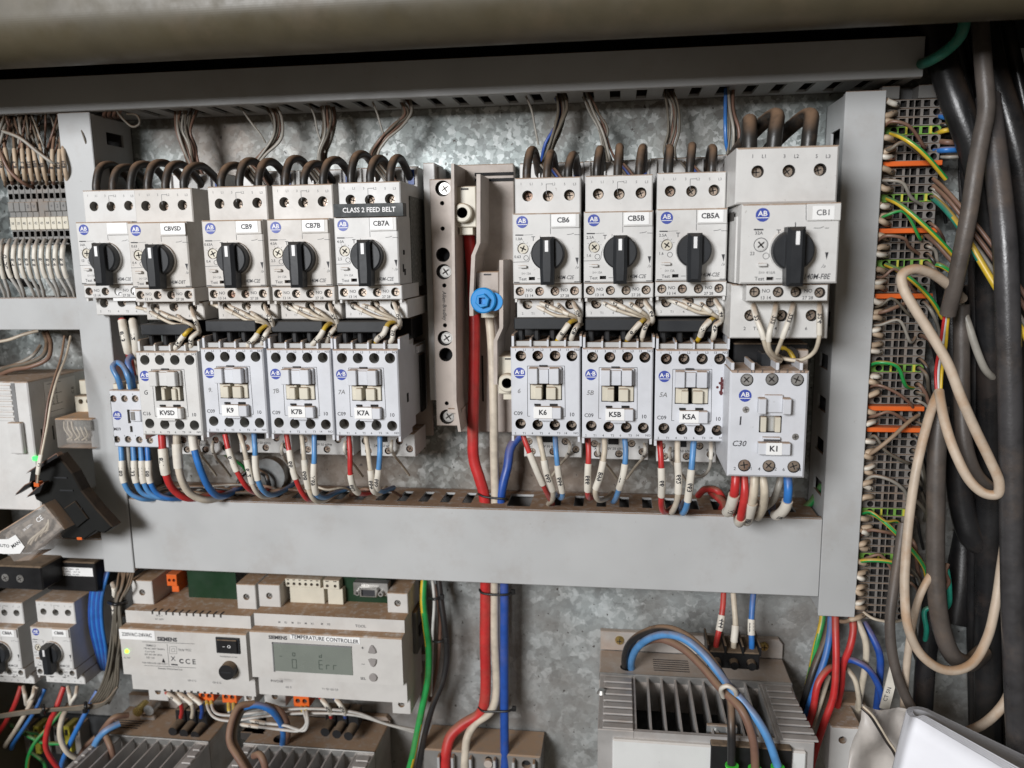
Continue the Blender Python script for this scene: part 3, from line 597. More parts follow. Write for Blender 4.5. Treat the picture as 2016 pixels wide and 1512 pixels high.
    if side:
        mb = MB(); mb.box(X1 - .3, X1 + .4, -22, -18.5, -38, -32, "void"); mb.build("side_slot", t)
        mb = MB(); mb.box(X1 - .3, X1 + 2, -62, -46, -8, -3, M, .3); mb.build("side_rib", t)
        mb = MB(); mb.box(X1 - .3, X1 + 1.5, -66, -54, -52, -10, "black_plastic", .4); mb.build("side_clip", t)
    return t, A
def link_module(ax, ay, label):
    """black plug-in module between a breaker and its contactor"""
    A = P(ax, ay, 88); q = frame(1145.5, 685, 88); t = thing("connecting_module", label, "connecting module", A[0], 88, A[1], "black connecting modules between breakers and contactors")
    x0, z1_ = q(1151.5, 627, 82); x1, z0_ = q(1265, 627, 82)[0], q(1151, 650.5, 82)[1]
    mb = MB(); mb.box(x0, x1, -40, -6, z0_, z1_, "knob_plastic", .6); mb.box(x0 - 1, x1 + 6, -70, -40, z0_ - 8, z1_ - 1, "black_plastic", .4); mb.build("module_body", t, key="lm_b")
    for px in (1160, 1192, 1224):
        x, z = q(px + 3, 650, 76); mb = MB(); mb.box(x - 1.8, x + 1.8, -22, -11, z - 8.2, z0_ + .2, "black_plastic", .8); mb.build("contact_pin", t, key="lm_p%d" % px)
    return t
# ---- the rows ------------------------------------------------------------
BR = {}
for nm, ax, ay, am, lab, side in (("CBVSD", 249, 438, ("0.63", "0.4"), "grey breaker tagged CBVSD, second from the left", False), ("CB9", 395.6, 434, ("0.63A", "0.4"), "grey breaker tagged CB9 with an upright black knob", False),
        ("CB7B", 524.2, 431.7, ("4.0A", "2.5"), "grey breaker tagged CB7B between CB9 and CB7A", False), ("CB7A", 656.2, 427.3, ("4.0A", "2.5"), "grey breaker tagged CB7A under the black FEED BELT strip", True),
        ("CB6", 1008.5, 420.4, ("1.0A", "0.63"), "grey breaker tagged CB6 right of the blue screw cap", False), ("CB5B", 1149.4, 416.8, ("2.5A", "1.6"), "grey breaker tagged CB5B between CB6 and CB5A", False),
        ("CB5A", 1293.0, 411.8, ("2.5A", "1.6"), "grey breaker tagged CB5A beside the big CB1 breaker", False)):
    BR[nm] = breaker(nm, ax, ay, 90, lab, am, model="140M-D8T" if nm == "CBVSD" else "140M-C2E", side_plate=side, ring=nm != "CB5A", M="breaker_plastic_tan" if nm in ("CB9", "CBVSD", "CB7B") else "breaker_plastic")
    loops3(BR[nm][1], 90, nm + " breaker"); adapter(ax, ay, f"grey busbar adapter standing behind the {nm} breaker")
BR["CB1PH"] = breaker("", 147.5, 437.5, 70, "grey breaker with the CB1PH tag under it, leftmost and partly hidden", ("16A", "12"), model="140M-C2E", back=8)
loops3(BR["CB1PH"][1], 70, "CB1PH breaker", back=12)
# CB1PH tag on its lower block
t, A = BR["CB1PH"]; x0, z1_ = P(222, 567, 66); x1, z0_ = P(278, 592, 66); mb = MB(); mb.box(x0 - A[0], x1 - A[0], -9, -3.2, z0_ - A[1], z1_ - A[1] , "label_white", .1); mb.text("CB1PH", (x0 + x1) / 2 - A[0], (z0_ + z1_) / 2 - A[1], -3.1, 2.8, "ink", bold=.03); mb.build("name_tag", t)
KS = {}
for nm, ax, ay, kd, sc, opn, side, lab in (("KVSD", 266, 692, "C16", "G", True, False, "off white C16 contactor tagged KVSD, leftmost of the full size ones"), ("K9", 393.5, 685.5, "C09", "9.", False, False, "white contactor tagged K9 below the CB9 breaker"),
        ("K7B", 523.5, 687, "C09", "7B", False, False, "white contactor tagged K7B below the CB7B breaker"), ("K7A", 653.5, 688, "C09", "7A", False, True, "white contactor tagged K7A, its side facing the beige bar"),
        ("K6", 1005, 683, "C09", "6", False, False, "white contactor tagged K6 below the CB6 breaker"), ("K5B", 1146, 685.5, "C09", "5B", False, False, "white contactor tagged K5B below the CB5B breaker"),
        ("K5A", 1291, 688.5, "C09", "5A", False, False, "white contactor tagged K5A with a maroon ink blot")):
    KS[nm] = contactor(nm, ax, ay, 88, lab, kd, sc, open_window=opn, side=side, star=nm == "K5A", hole="hole_grey" if ax < 800 else "hole_dark")  # left holes painted a lit grey, right ones shade-dark
    link_module(ax, ay, f"black plug-in module with three pins above the {nm} contactor")
# black engraved strip
x0, z1_ = P(656, 402, 92); x1, z0_ = P(794, 425, 92); mb = MB(); mb.box(0, x1 - x0, -8, 0, z0_ - z1_, 0, "tape_black", .1)
mb.text("CLASS 2 FEED BELT", (x1 - x0) / 2 + .5, (z0_ - z1_) / 2, .08, 2.9, "white_print", bold=.015, sx=.97); tag(mb.build("embossed_label_strip", loc=(x0, 92, z1_)), "black embossed tape reading CLASS 2 FEED BELT above the CB7A tag", "label strip")
# ================================================================ CB1 (large frame)
A = P(1461, 402, 125); t = thing("circuit_breaker", "large grey breaker tagged CB1 at the right end of the row", "circuit breaker", A[0], 125, A[1], "rotary knob motor circuit breakers"); M = "breaker_plastic"
q = frame(1461, 402, 125)
x0, z1_ = q(1450.5, 291, 116); x1, _ = q(1653, 291, 116); z0_ = q(1460, 402, 116)[1]; hs = [q(a, b, 116) for a, b in ((1491.5, 338), (1553, 336.5), (1614.5, 334))]
mb = MB(); mb.plate(rect(x0, x1, z0_, z1_), [(circ(h[0], h[1], 3.4, 20), 10, "hole_dark") for h in hs], -60, -9, M, "hole_dark", c=1.0); mb.box(x0 + 1, x1 - 1, -113, -60, z0_, z1_ - 3, M); ub = mb.build("upper_terminal_block", t)
for h in hs: screw(ub, h[0], -14, h[1], 2.9, "cb1", rot=R_.uniform(0, 1.5))
X1, Z0 = q(1656, 402)[0], q(1461, 559)[1]; cx, cz = q(1563.5, 493, 133); dx, dz = q(1498, 482); sl = q(1516, 548.5)
mb = MB(); mb.plate(rect(0, X1, Z0, 0), [(rect(sl[0] - 1.9, sl[0] + 1.9, sl[1] - .9, sl[1] + .9), 3, "void")], -60, 0, M, c=.9); mb.box(1, X1 - 1, -113, -60, Z0 + 2, -2, M); mb.build("front_cover", t)
mb = MB(); mb.cyl(0, 0, 2, 0, 11.6, M, n=32); mb.cyl(0, 2, 7, 0, 11.1, "knob_plastic", r2=10.9, n=40); mb.cyl(0, 7, 8, 0, 10.9, "knob_plastic", r2=10, n=40); k = mb.build("rotary_knob", t, loc=(cx, 0, cz))
mb = MB(); mb.plate([(-4.6, 12.4), (-4.7, -10), (-4.3, -19), (4.3, -19), (4.7, -10), (4.6, 12.4)], [], 2.5, 14.5, "knob_plastic", c=2.0); mb.box(-.7, 1.3, 14.52, 14.7, 3.0, 10.0, "white_print"); mb.build("knob_grip", k)
a_, b_ = q(1589, 401.5), q(1654, 434); mb = MB(); mb.box(a_[0], b_[0], 0, 1, b_[1], a_[1] + .2, M, .3); mb.build("tag_holder", t); a_, b_ = q(1600, 406), q(1641, 432); mb = MB(); mb.box(a_[0], b_[0], 1, 1.25, b_[1], a_[1], "label_white"); mb.text("CB1", (a_[0] + b_[0]) / 2, (a_[1] + b_[1]) / 2, 1.3, 3, "ink", bold=.012); mb.build("name_tag", t)
logo(t, q(1501.5, 423)[0], 0, q(1501.5, 423)[1], 3.7)
mb = MB(); mb.ring(0, .1, 0, 3.5, 3.9, "ink_soft"); mb.cyl(0, 0, .5, 0, 2.9, M)
for k_ in (.7, 2.27): mb.line(-math.cos(k_) * 2.2, -math.sin(k_) * 2.2, math.cos(k_) * 2.2, math.sin(k_) * 2.2, .8, .55, "hole_dark")
mb.build("current_dial", t, loc=(dx, 0, dz))
mb = MB()
def T(s, px, py, cap, m="ink_soft", d=.06, dp=125, **k): mb.text(s, q(px, py, dp)[0], q(px, py, dp)[1], d, cap, m, **k)
T("32A", 1494, 459, 1.8); T("23", 1481, 499.5, 1.8); T("T", 1533, 457.5, 2.7); T("I", 1566, 444, 3); T("Test", 1495, 549, 2); T("140M-F8E", 1607, 545, 3, italic=.25, sx=.8); T("I>> 416A", 1510, 537, 1.6, "ink_faint"); T("/»", 1621, 524, 2, "ink_faint", italic=.3)
for s, px in zip(("1", "L1", "3", "L2", "5", "L3"), (1482, 1504.5, 1544.5, 1568, 1608, 1630.5)): T(s, px, 308, 1.9, "ink_soft", -8.94, 116)
u = q(1508, 504); mb.ring(u[0], .06, u[1], 1.5, 1.8, "ink_soft"); u = q(1627.5, 504); mb.flat([(u[0] - .9, u[1] + 2), (u[0] + .9, u[1] + 2), (u[0], u[1] - 2)], .06, "ink")
for s_ in ((1484, 452, 1503, 452, .8, "ink"), (1527, 549, 1538, 549, .3, "ink_soft"), (1602, 449, 1615, 449, .3, "ink_soft"), (1615, 449, 1622, 446, .3, "ink_soft"), (1624, 449, 1632, 449, .3, "ink_soft"), (1587, 402, 1587, 434, .3, "ink_soft")): u = q(*s_[:2]); v = q(*s_[2:4]); mb.line(u[0], u[1], v[0], v[1], s_[4], .06, s_[5])
mb.build("printed_marking", t)
mb = MB(); mb.box(-2.4, 2.2, 0, 2.5, -.9, .9, M, .3); mb.build("test_slider", t, loc=(q(1501, 521)[0], 0, q(1501, 521)[1]))
x0, z1_ = q(1470, 560.5, 121); x1, _ = q(1631, 560.5, 121); z0_ = q(1480, 593, 121)[1]; hs = [q(a, b, 121) for a, b in ((1486, 575), (1532, 575), (1567, 575), (1614, 576))]
mb = MB(); mb.plate(rect(x0, x1, z0_, z1_), [(circ(h[0], h[1], 3, 18), 6, "hole_dark") for h in hs], -40, -4, M, "hole_dark", c=.5); st = mb.build("auxiliary_contact_strip", t)
for h in hs: screw(st, h[0], -7.4, h[1], 2.5, "cb1s", rot=R_.uniform(0, 1.5))
mb = MB(); T("NO", 1508, 573, 2, "ink_soft", -3.94, 121); T("NO", 1591, 573, 2, "ink_soft", -3.94, 121); T("13 14", 1507, 586.5, 1.8, "ink_soft", -3.94, 121); T("27 28", 1590, 586.5, 1.8, "ink_soft", -3.94, 121)
for s, px in zip(("2", "T1", "4", "T2", "6"), (1466, 1488, 1527, 1551, 1587)): T(s, px, 647, 1.9, "ink_soft", -18.94, 106)
mb.build("printed_marking", t)
x0, z1_ = q(1436.5, 560, 106); x1, _ = q(1634, 560, 106); z0_ = q(1440, 666, 106)[1]; hs = [q(a, b, 106) for a, b in ((1477, 621), (1539, 621.5), (1598, 621))]
mb = MB(); mb.plate(rect(x0 + 1, x1, z0_, z1_), [(circ(h[0], h[1], 3.4, 18), 8, "hole_dark") for h in hs], -112, -19, M, "hole_dark", c=.7); lb = mb.build("lower_terminal_block", t)
for h in hs: screw(lb, h[0], -24, h[1], 2.9, "cb1l", rot=R_.uniform(0, 1.5))
mb = MB(); xx = -.9
mb.box(xx, 1, -75, -14, Z0, -6, M); mb.box(xx - .3, xx, -70, -22, -8, -3, "hole_dark"); mb.build("side_panel", t)
for px, nm in ((1476, "left"), (1522, "middle"), (1590, "right")):
    m_ = "wire_brown"; x, z = P(px, 292, 108)
    if px == 1476: pp = [(x, 108, z - 3), (x, 106, z + 8), (x + 1, 98, z + 16), (x + 3, 80, z + 13), (x + 6, 50, z + 4), (x + 6, 30, z - 20)]
    else: pp = [(x, 108, z - 3), (x + 1, 107, z + 9), (x + 3, 98, z + 19), (x - 2, 80, z + 17), (x - 14, 45, z), (x - 18, 30, z - 25)]
    wire("busbar_link_wire", "wire_loop_black", 4.2, pp, f"very thick dust caked wire on the {nm} top terminal of CB1", "wire", "black looped wires over the breaker tops", local=True, n=14)
# ================================================================ K1
A = P(1438, 730, 116); t = thing("contactor", "larger white C30 contactor tagged K1 at the right end", "contactor", A[0], 116, A[1], "motor contactors below the breakers"); M = "contactor_plastic"; q = frame(1438, 730, 116)
X1, Z0 = q(1596, 730)[0] - .6, q(1440, 938)[1]; top = [q(a, b) for a, b in ((1470.5, 748), (1520, 747), (1570, 748))]; bot = [q(a, b) for a, b in ((1465.5, 916.5), (1514, 917.5), (1563, 919))]; w0 = q(1495, 818); w1 = q(1538, 852)
mb = MB(); mb.plate([(0, Z0), (X1, Z0), (X1, 0), (0, 0)], [(circ(h[0], h[1], 3.7, 20), 4, "hole_dark") for h in top + bot] + [(rect(w0[0], w1[0], w1[1], w0[1]), 4, "hole_grey")], -60, 0, M, "hole_dark", c=1.2); mb.box(1, X1 - 1, -104, -60, Z0 + 8, -6, M); b_ = mb.build("contactor_body", t)
for h in top + bot: screw(b_, h[0], -1.4, h[1], 3.3, "k1", "bright_metal" if h[1] > -20 else "screw_metal", rot=R_.uniform(0, 1.5))
for a, b in ((1468.5, 806.5), (1566, 860)): u = q(a, b); screw(b_, u[0], .1, u[1], 2.0, "k1b", "bright_metal", rot=.2)
mb = MB(); a0, b1 = q(1491, 781); a1, b0 = q(1554, 813); m1, m2 = q(1506, 797)[0], q(1538, 797)[0]
mb.box(a0, m1, 0, 5.5, b0, b1, M, .5); mb.box(m2, a1, 0, 5.5, b0, b1, M, .5); mb.box(m1 - .5, m2 + .5, 0, 2, b0 + .5, b1 + 1.5, M, .3); mb.build("accessory_guide", t)
for a, b in ((1497, 1508), (1525, 1536)): mb = MB(); mb.box(q(a, 835)[0], q(b, 835)[0], -3.8, 1.6, w1[1] + .5, w0[1] - .5, "cream_plastic", .3); mb.build("plunger", t)
mb = MB(); a0, b1 = q(1491, 868); a1, b0 = q(1553, 893); mb.box(a0, a1, 0, 4.5, b0, b1, M, .4); mb.box(q(1500, 863)[0], q(1535, 863)[0], 0, 2.5, q(1517, 867)[1], q(1517, 859)[1], M, .3); mb.box(q(1502, 863)[0], q(1534, 863)[0], 2.5, 2.7, q(1517, 866)[1], q(1517, 863)[1], "ink"); mb.build("tag_holder", t)
mb = MB(); a0, b1 = q(1506, 868); a1, b0 = q(1536, 892); mb.box(a0, a1, 4.5, 4.75, b0, b1, "label_white"); mb.text("K1", (a0 + a1) / 2, (b0 + b1) / 2, 4.8, 3.2, "ink", bold=.035); mb.build("name_tag", t)
logo(t, q(1467, 779)[0], 0, q(1467, 779)[1], 3.6)
mb = MB(); T("C30", 1459, 881, 3.3, "ink", italic=.25)
for s, px, py in (("1", 1457, 736), ("L1", 1488, 736), ("3", 1506, 736), ("L2", 1537, 736), ("5", 1557, 736), ("L3", 1587, 736), ("2", 1451, 931), ("T1", 1481, 931), ("4", 1500, 932), ("T2", 1530, 932), ("6", 1549, 933), ("T3", 1579, 933)): T(s, px, py, 1.9)
mb.build("printed_marking", t); mb = MB(); T("1", 1461, 836, 5, "ink", rot=.15, italic=.2); mb.build("handwriting", t)
for px in (1441, 1481, 1530, 1577): mb = MB(); x = q(px, 728)[0]; mb.box(x, x + 1.8, -30, -3, -.1, 4.5, M, .3); mb.build("terminal_fin", t)
mb = MB(); mb.box(X1 - .4, X1 + 6, -90, -30, q(1600, 846, 90)[1], q(1600, 690, 90)[1], "beige_plastic", .6); mb.cyl(X1 - 6, -40, -25, q(1600, 698, 88)[1], 5, "hole_dark"); mb.build("side_auxiliary_block", t)
A1 = P(1436, 672, 60); mb = MB(); mb.box(0, 44, -50, 20, -14, 1, "black_plastic", .6); mb.box(14, 22, 20, 36, -13, -3, "knob_plastic", .6); tag(mb.build("connecting_module", loc=(A1[0], 60, A1[1])), "black connecting module in the gap between CB1 and K1", "connecting module", "black connecting modules between breakers and contactors")
mb = MB(); adapter(1440, 405, "beige busbar adapter standing behind the CB1 breaker", top=318, bot=905)
# ================================================================ M09 mini contactor
A = P(214, 768, 66); q = frame(214, 768, 66); t = thing("mini_contactor", "small white M09 contactor partly hidden by the KVSD contactor", "contactor", A[0], 66, A[1]); X1, Z0 = 42, q(214, 879)[1]
hs = [q(a, b) for a, b in ((223, 785), (245, 785), (266, 785), (230, 865), (252, 865), (274, 866), (295, 867))]
mb = MB(); mb.plate(rect(0, X1, Z0, 0), [(circ(h[0], h[1], 2.6, 18), 3.5, "hole_grey") for h in hs] + [(rect(12.6, 14.8, -24, -14), 3, "hole_dark"), (rect(13.6, 15.6, -30.5, -26), 3, "hole_dark")], -54, 0, "contactor_plastic", "hole_grey", c=.6); b_ = mb.build("contactor_body", t)
for h in hs: screw(b_, h[0], -2.2, h[1], 2.2, "m09", rot=R_.uniform(0, 1.5))
for px in (216, 242, 264): mb = MB(); x = q(px, 768)[0]; mb.box(x, x + 3.5, -20, -4, -.1, 4, "cream_plastic", .4); mb.build("terminal_fin", t)
mb = MB(); mb.box(16, 24, 0, 2.6, -22, -14, "contactor_plastic", .4); mb.box(17, 20, 2.6, 3.2, -21, -15, "terminal_grey", .2); mb.build("plunger", t); logo(t, q(231, 818)[0], 0, q(231, 818)[1], 3.3)
mb = MB(); u = q(231, 845); mb.text("M09", u[0], u[1], .06, 2.3, "ink")
for s, px, py in (("1", 214.5, 777), ("3", 236, 777), ("5", 259, 776), ("2", 222, 858), ("4", 243, 858), ("6", 265, 858)): u = q(px, py); mb.text(s, u[0] + .8, u[1], .06, 1.2, "ink_soft")
mb.build("printed_marking", t)
# ================================================================ CENTRE COLUMN
# beige screwed bar
cA = P(845, 353, 40); t = thing("busbar_support", "tall beige plastic bar with four screws and upright lettering", "busbar support", cA[0], 40, cA[1]); q = frame(845, 353, 40)
w = q(889, 353)[0]; zb = q(858, 838)[1]; big = [q(871.6, 371), q(873.6, 535), q(876, 666), q(880, 820.6)]; blk = [q(872, 501.6), q(877.5, 698)]; dots = [q(870.5, 400), q(871.5, 450), q(874.8, 562), q(876, 640.5), q(879.5, 794)]
mb = MB(); mb.plate(rect(0, w, zb, 0), [(circ(h[0], h[1], 5.3, 22), 4, "hole_dark") for h in big] + [(circ(h[0], h[1], 4.9, 22), 12, "void") for h in blk] + [(circ(h[0], h[1], 1.5, 12), 5, "void") for h in dots], -26, 0, "beige_plastic", "hole_dark", c=.6); b_ = mb.build("bar_body", t)
for i, h in enumerate(big): screw(b_, h[0] + 1, -1.8, h[1], 4.0, "bar", "bright_metal", rot=.6)
mb = MB(); u = q(875, 602); mb.text("Allen-Bradley", u[0], u[1], .06, 2.6, "ink", rot=-math.pi / 2, italic=.15, bold=.015); mb.build("lettering", t)
mb = MB(); mb.box(0, 8, 0, 30, -165, 0, "breaker_plastic", .5); mb.box(8, 9.5, 0, 22, -160, -2, "duct_plastic"); u = P(835, 322, 30)
tag(mb.build("adapter_side_rail", loc=(u[0], 4, u[1])), "pale grey strip standing between the CB7A column and the beige bar", "side rail")
# fuse base with three clamps
bA = P(893, 325, 14); t = thing("fuse_base", "beige open fuse base with three clamps behind the red cable", "fuse base", bA[0], 14, bA[1]); q = frame(893, 325, 14)
xe = q(1012, 400, 14)[0]; ze = q(905, 850, 14)[1]; mb = MB(); mb.box(0, xe, -12, 0, ze, 0, "beige_plastic", .6); mb.build("base_plate", t)
mb = MB(); ux, uz = q(985, 348, 14); mb.box(ux - 18, xe, 0, 1.2, uz + 1, uz + 3, "void"); mb.box(ux - 18, xe, 0, 1.2, uz - 3, uz - 1, "void"); mb.build("vent_slot", t)
def wall(pts, w_, d0, d1, nm="side_wall"):
    L_ = []
    for p in pts: L_.append(q(p[0], p[1], 14 + d1))
    a = [(x, z) for x, z in L_]; b = [(x + w_, z) for x, z in L_][::-1]; mb = MB(); mb.prism(a + b, d0, d1, "beige_plastic"); mb.build(nm, t)
wall([(888, 322), (889, 448), (889, 460), (893, 790), (902, 850)], 2.0, 0, 40)
wall([(938, 343), (938, 478), (928, 503), (924, 590), (924.5, 622)], 2.6, 0, 38)
wall([(983, 512), (983, 645), (971.5, 671), (971.5, 757)], 2.6, 0, 38)
def clamp(x0, y0, x1, y1, bx, by, cap=False, foot=None):
    d = 30; a = q(x0, y0, 14 + d); b = q(x1, y1, 14 + d); c = q(bx, by, 14 + d + 4); mb = MB()
    mb.plate(rect(a[0], b[0], b[1], a[1]), [], 0, d, "cream_plastic" if not cap else "beige_plastic", c=.6); mb.box(a[0] + 5, a[0] + 10, d, d + .5, a[1] - 2.4, a[1] - 1.4, "ink"); 
    if foot: f0 = q(foot[0], y1, 14 + d); f1 = q(foot[1], foot[2], 14 + d); mb.box(f0[0], f1[0], 4, d - 2, f1[1], f0[1], "cream_plastic", .3)
    k = mb.build("cable_clamp", t); mb = MB()
    if not cap: mb.plate(circ(c[0], c[1], 6.4, 28), [(circ(c[0], c[1], 3.6, 20), 6, "void")], d, d + 6, "cream_plastic", "hole_dark", c=.8); mb.build("clamp_boss", k)
for a in ((893, 367, 938, 447, 911, 419, False, (903, 930, 462)), (938, 535, 983, 615, 953, 591, True, (946, 972, 626)), (980, 701, 1012, 776, 998.6, 753.6, False, (990, 1010, 788))): clamp(*a)
mb = MB(); 
for k in range(2): mb.box(q(903 + k * 8, 700, 14)[0], q(905 + k * 8, 700, 14)[0], 0, 5, q(905, 800, 14)[1], q(905, 690, 14)[1], "beige_plastic")
mb.build("base_rib", t); mb = MB(); mb.box(q(950, 800, 14)[0], q(953, 800, 14)[0], 0, .6, q(950, 790, 14)[1], q(950, 700, 14)[1], "void"); mb.build("base_slot", t)
mb = MB(); mb.box(q(898, 795, 14)[0], q(925, 795, 14)[0], 0, 30, q(900, 797, 14)[1], q(900, 790, 14)[1], "beige_plastic"); mb.build("base_bracket", t)
u = P(953, 591, 52); mb = MB(); mb.plate(circ(0, 0, 8.6, 36), [(rect(-2.2, 2.2, -2.2, 2.2), 5, "void")], 0, 4.5, "blue_cap", c=.9); hx = [(math.cos(a) * 5, math.sin(a) * 5) for a in [.26 + i * math.pi / 3 for i in range(6)]]
mb.plate(hx, [(rect(-2.2, 2.2, -2.2, 2.2), 6, "void")], 4.5, 8, "blue_cap", c=.6); mb.cyl(6.5, -2, 1, -1, 6.2, "blue_cap", n=24)
tag(mb.build("blue_screw_cap", loc=(u[0], 52, u[1])), "bright blue round cap with a square hole beside the CB6 breaker", "screw cap")
# three mains cables
wire("mains_cable", "wire_red", 4.1, [(922, 452, 22), (932, 560, 24), (934, 640, 26), (933, 760, 27), (931, 860, 28), (933, 905, 28), (945, 945, 29), (953, 975, 29), (955, 1060, 29), (956, 1145, 26), (955, 1250, 26), (954, 1380, 26), (945, 1405, 26), (910, 1427, 27), (887, 1450, 30), (878, 1485, 34), (876, 1530, 36)], "thick red cable running down the middle through the wide duct", "cable", "thick mains cables in the middle", n=20)
wire("mains_cable", "wire_white", 3.1, [(962, 610, 26), (968, 680, 28), (972, 800, 30), (973, 905, 30), (975, 975, 30), (974, 1060, 30), (974, 1145, 27), (974, 1250, 27), (976, 1375, 27), (965, 1402, 28), (935, 1425, 28), (920, 1452, 30), (916, 1485, 33), (914, 1530, 36)], "thick white cable between the red and the blue one in the middle", "cable", "thick mains cables in the middle", n=20)
wire("mains_cable", "wire_navy", 3.3, [(1030, 850, 14), (1006, 880, 20), (999, 920, 26), (990, 955, 29), (986, 985, 30), (990, 1060, 30), (993, 1145, 27), (993, 1250, 27), (993, 1390, 27), (994, 1530, 34)], "thick blue cable running down beside the thick white one", "cable", "thick mains cables in the middle", n=20)
def ziptie(pts, r, lab, head=True, m="zip_black", grp="black cable ties"):
    o = wire("cable_tie", m, r, pts, lab, "cable tie", grp, n=6); 
    if head: p = pts[-1]; x, z = P(*p); x0, z0 = P(*pts[0]); mb = MB(); mb.box(x - x0 - 1.6, x - x0 + 1.6, p[2] - pts[0][2] - 1.4, p[2] - pts[0][2] + 1.6, z - z0 - 1.8, z - z0 + 1.8, m, .4); mb.build("tie_head", o)
ziptie([(944, 1160, 28), (948, 1167, 31), (975, 1171, 33), (1000, 1170, 32), (1010, 1165, 29)], .9, "black cable tie round the three thick cables just under the wide duct")
ziptie([(942, 1392, 28), (950, 1400, 31), (975, 1401, 32), (1000, 1400, 32), (1012, 1395, 29)], .9, "black cable tie round the three thick cables where the red one bends away")
ziptie([(941, 972, 33), (950, 977, 35), (975, 981, 36), (993, 982, 36), (1000, 983, 33)], .8, "black cable tie round the thick cables at the top of the wide duct", head=False)
# terminal base at the bottom centre
A = P(832, 1474, 34); t = thing("cable_terminal_base", "grey plastic terminal base at the bottom edge taking the thick cables", "terminal base", A[0], 34, A[1]); q = frame(832, 1474, 34); x1 = q(1064, 1478)[0]
mb = MB(); mb.plate(rect(0, x1, -30, 0), [(circ(q(962, 1495)[0], q(962, 1495)[1], 2.6, 18), 4, "void"), (circ(q(1036, 1505)[0], q(1036, 1505)[1], 3.6, 18), 4, "void")], -32, 0, "terminal_grey", c=1); mb.build("base_body", t)
for px in (866, 893, 928, 975, 1012, 1052): mb = MB(); x = q(px, 1485)[0]; mb.box(x - 1, x + 1, 0, 6, -30, -2, "duct_plastic", .4); mb.build("base_rib", t)
u = q(962, 1500); mb = MB(); mb.cyl(u[0], 0, 3, u[1], 3.2, "beige_plastic", n=20); mb.build("base_screw", t)

# ================================================================ CONTROL WIRES between strip and contactors
def group_ctl(ref, nm, items, grp="thin white control wires between breakers and contactors"):
    """items measured on photo pixels"""
    for i, (lab, m, r, pts, sl) in enumerate(items): wire("control_wire", m, r, pts, lab, "wire", grp, sl)
S = "sleeve_white"
def ctlset(nm, dx, dy, mode, nums, knm):
    o = lambda l: [(x + dx + R_.uniform(-2.5, 2.5), y + dy + R_.uniform(-2, 2), d + 5 + R_.uniform(-2, 2)) for x, y, d in l]
    end = (1282, 634, 66)
    L_ = [("first", [(1162, 584, 66), (1180, 592, 70), (1205, 604, 74), (1235, 616, 76), (1265, 622, 74), end], (.14, .42)),
          ("second", [(1196, 584, 66), (1205, 593, 72), (1225, 602, 76), (1248, 612, 78), (1272, 624, 74), (1286, 634, 66)], (.10, .46)),
          ("third", [(1230, 584, 66), (1240, 597, 72), (1254, 610, 77), (1270, 620, 76), (1284, 630, 68)], (.10, .55)),
          ("fourth", [(1270, 583, 68), (1273, 597, 76), (1279, 612, 80), (1285, 626, 76), (1284, 640, 62)], (.12, .72))]
    for (w_, pts, sl), n_ in zip(L_, nums):
        wire("control_wire", "wire_cream", 1.15, o(pts), f"thin cream wire from the {w_} auxiliary terminal of the {nm} breaker", "wire", "thin sleeved control wires", [(sl[0], sl[1], n_, S)])
    wire("control_wire", "wire_yellow", 1.45, o([(1233, 674, 72), (1240, 662, 77), (1250, 648, 80), (1262, 634, 78), (1272, 626, 72)]), f"yellow tipped wire with a fat white sleeve entering the {knm} contactor", "wire", "yellow tipped sleeved wires", [(.2, .68, nums[4], S)])
    wire("control_wire", "wire_cream", 1.25, o([(1264, 672, 72), (1267, 658, 77), (1272, 644, 79), (1280, 634, 74), (1284, 628, 66)]), f"white sleeved wire into the last top terminal of the {knm} contactor", "wire", "thin sleeved control wires", [(.15, .62, nums[5], S)])
ctlset("CB5B", 0, 0, 0, ("161", "162", "163", "164", "167", "166"), "K5B")
ctlset("CB6", -141, 3, 0, ("181", "182", "183", "184", "187", "185"), "K6")
ctlset("CB5A", 137, -2, 0, ("141", "142", "143", "144", "147", "145"), "K5A")
ctlset("CB7A", -496, 6, 0, ("101", "102", "103", "104", "107", "105"), "K7A")
ctlset("CB7B", -620, 10, 0, ("121", "122", "123", "124", "127", "125"), "K7B")
ctlset("CB9", -748, 14, 0, ("201", "202", "203", "204", "207", "205"), "K9")
ctlset("CBVSD", -893, 20, 0, ("21", "22", "23", "24", "247", "25"), "KVSD")
for k, (a, pts, n_) in enumerate((("first", [(1482, 596, 104), (1488, 622, 112), (1500, 655, 116), (1508, 685, 112), (1520, 703, 104), (1536, 712, 98)], "221"), ("second", [(1528, 596, 106), (1524, 622, 114), (1515, 655, 118), (1514, 685, 114), (1526, 702, 106), (1538, 708, 98)], "222"),
        ("third", [(1562, 596, 106), (1557, 618, 114), (1546, 650, 117), (1534, 682, 112), (1526, 700, 104), (1520, 706, 96)], "223"), ("fourth", [(1613, 596, 106), (1613, 630, 114), (1612, 668, 112), (1600, 696, 104), (1575, 709, 100), (1545, 706, 96), (1528, 698, 90)], "224"))):
    wire("control_wire", "wire_cream", 1.25, pts, f"thin cream wire looping down from the {a} auxiliary terminal of CB1", "wire", "thin sleeved control wires", [(.04, (.48, .5, .5, .34)[k], n_, S)])
wire("control_wire", "wire_yellow", 1.5, [(1532, 682, 90), (1552, 690, 90), (1565, 712, 92), (1567, 728, 92)], "short yellow wire dipping into the top of the K1 contactor", "wire", "yellow tipped sleeved wires")

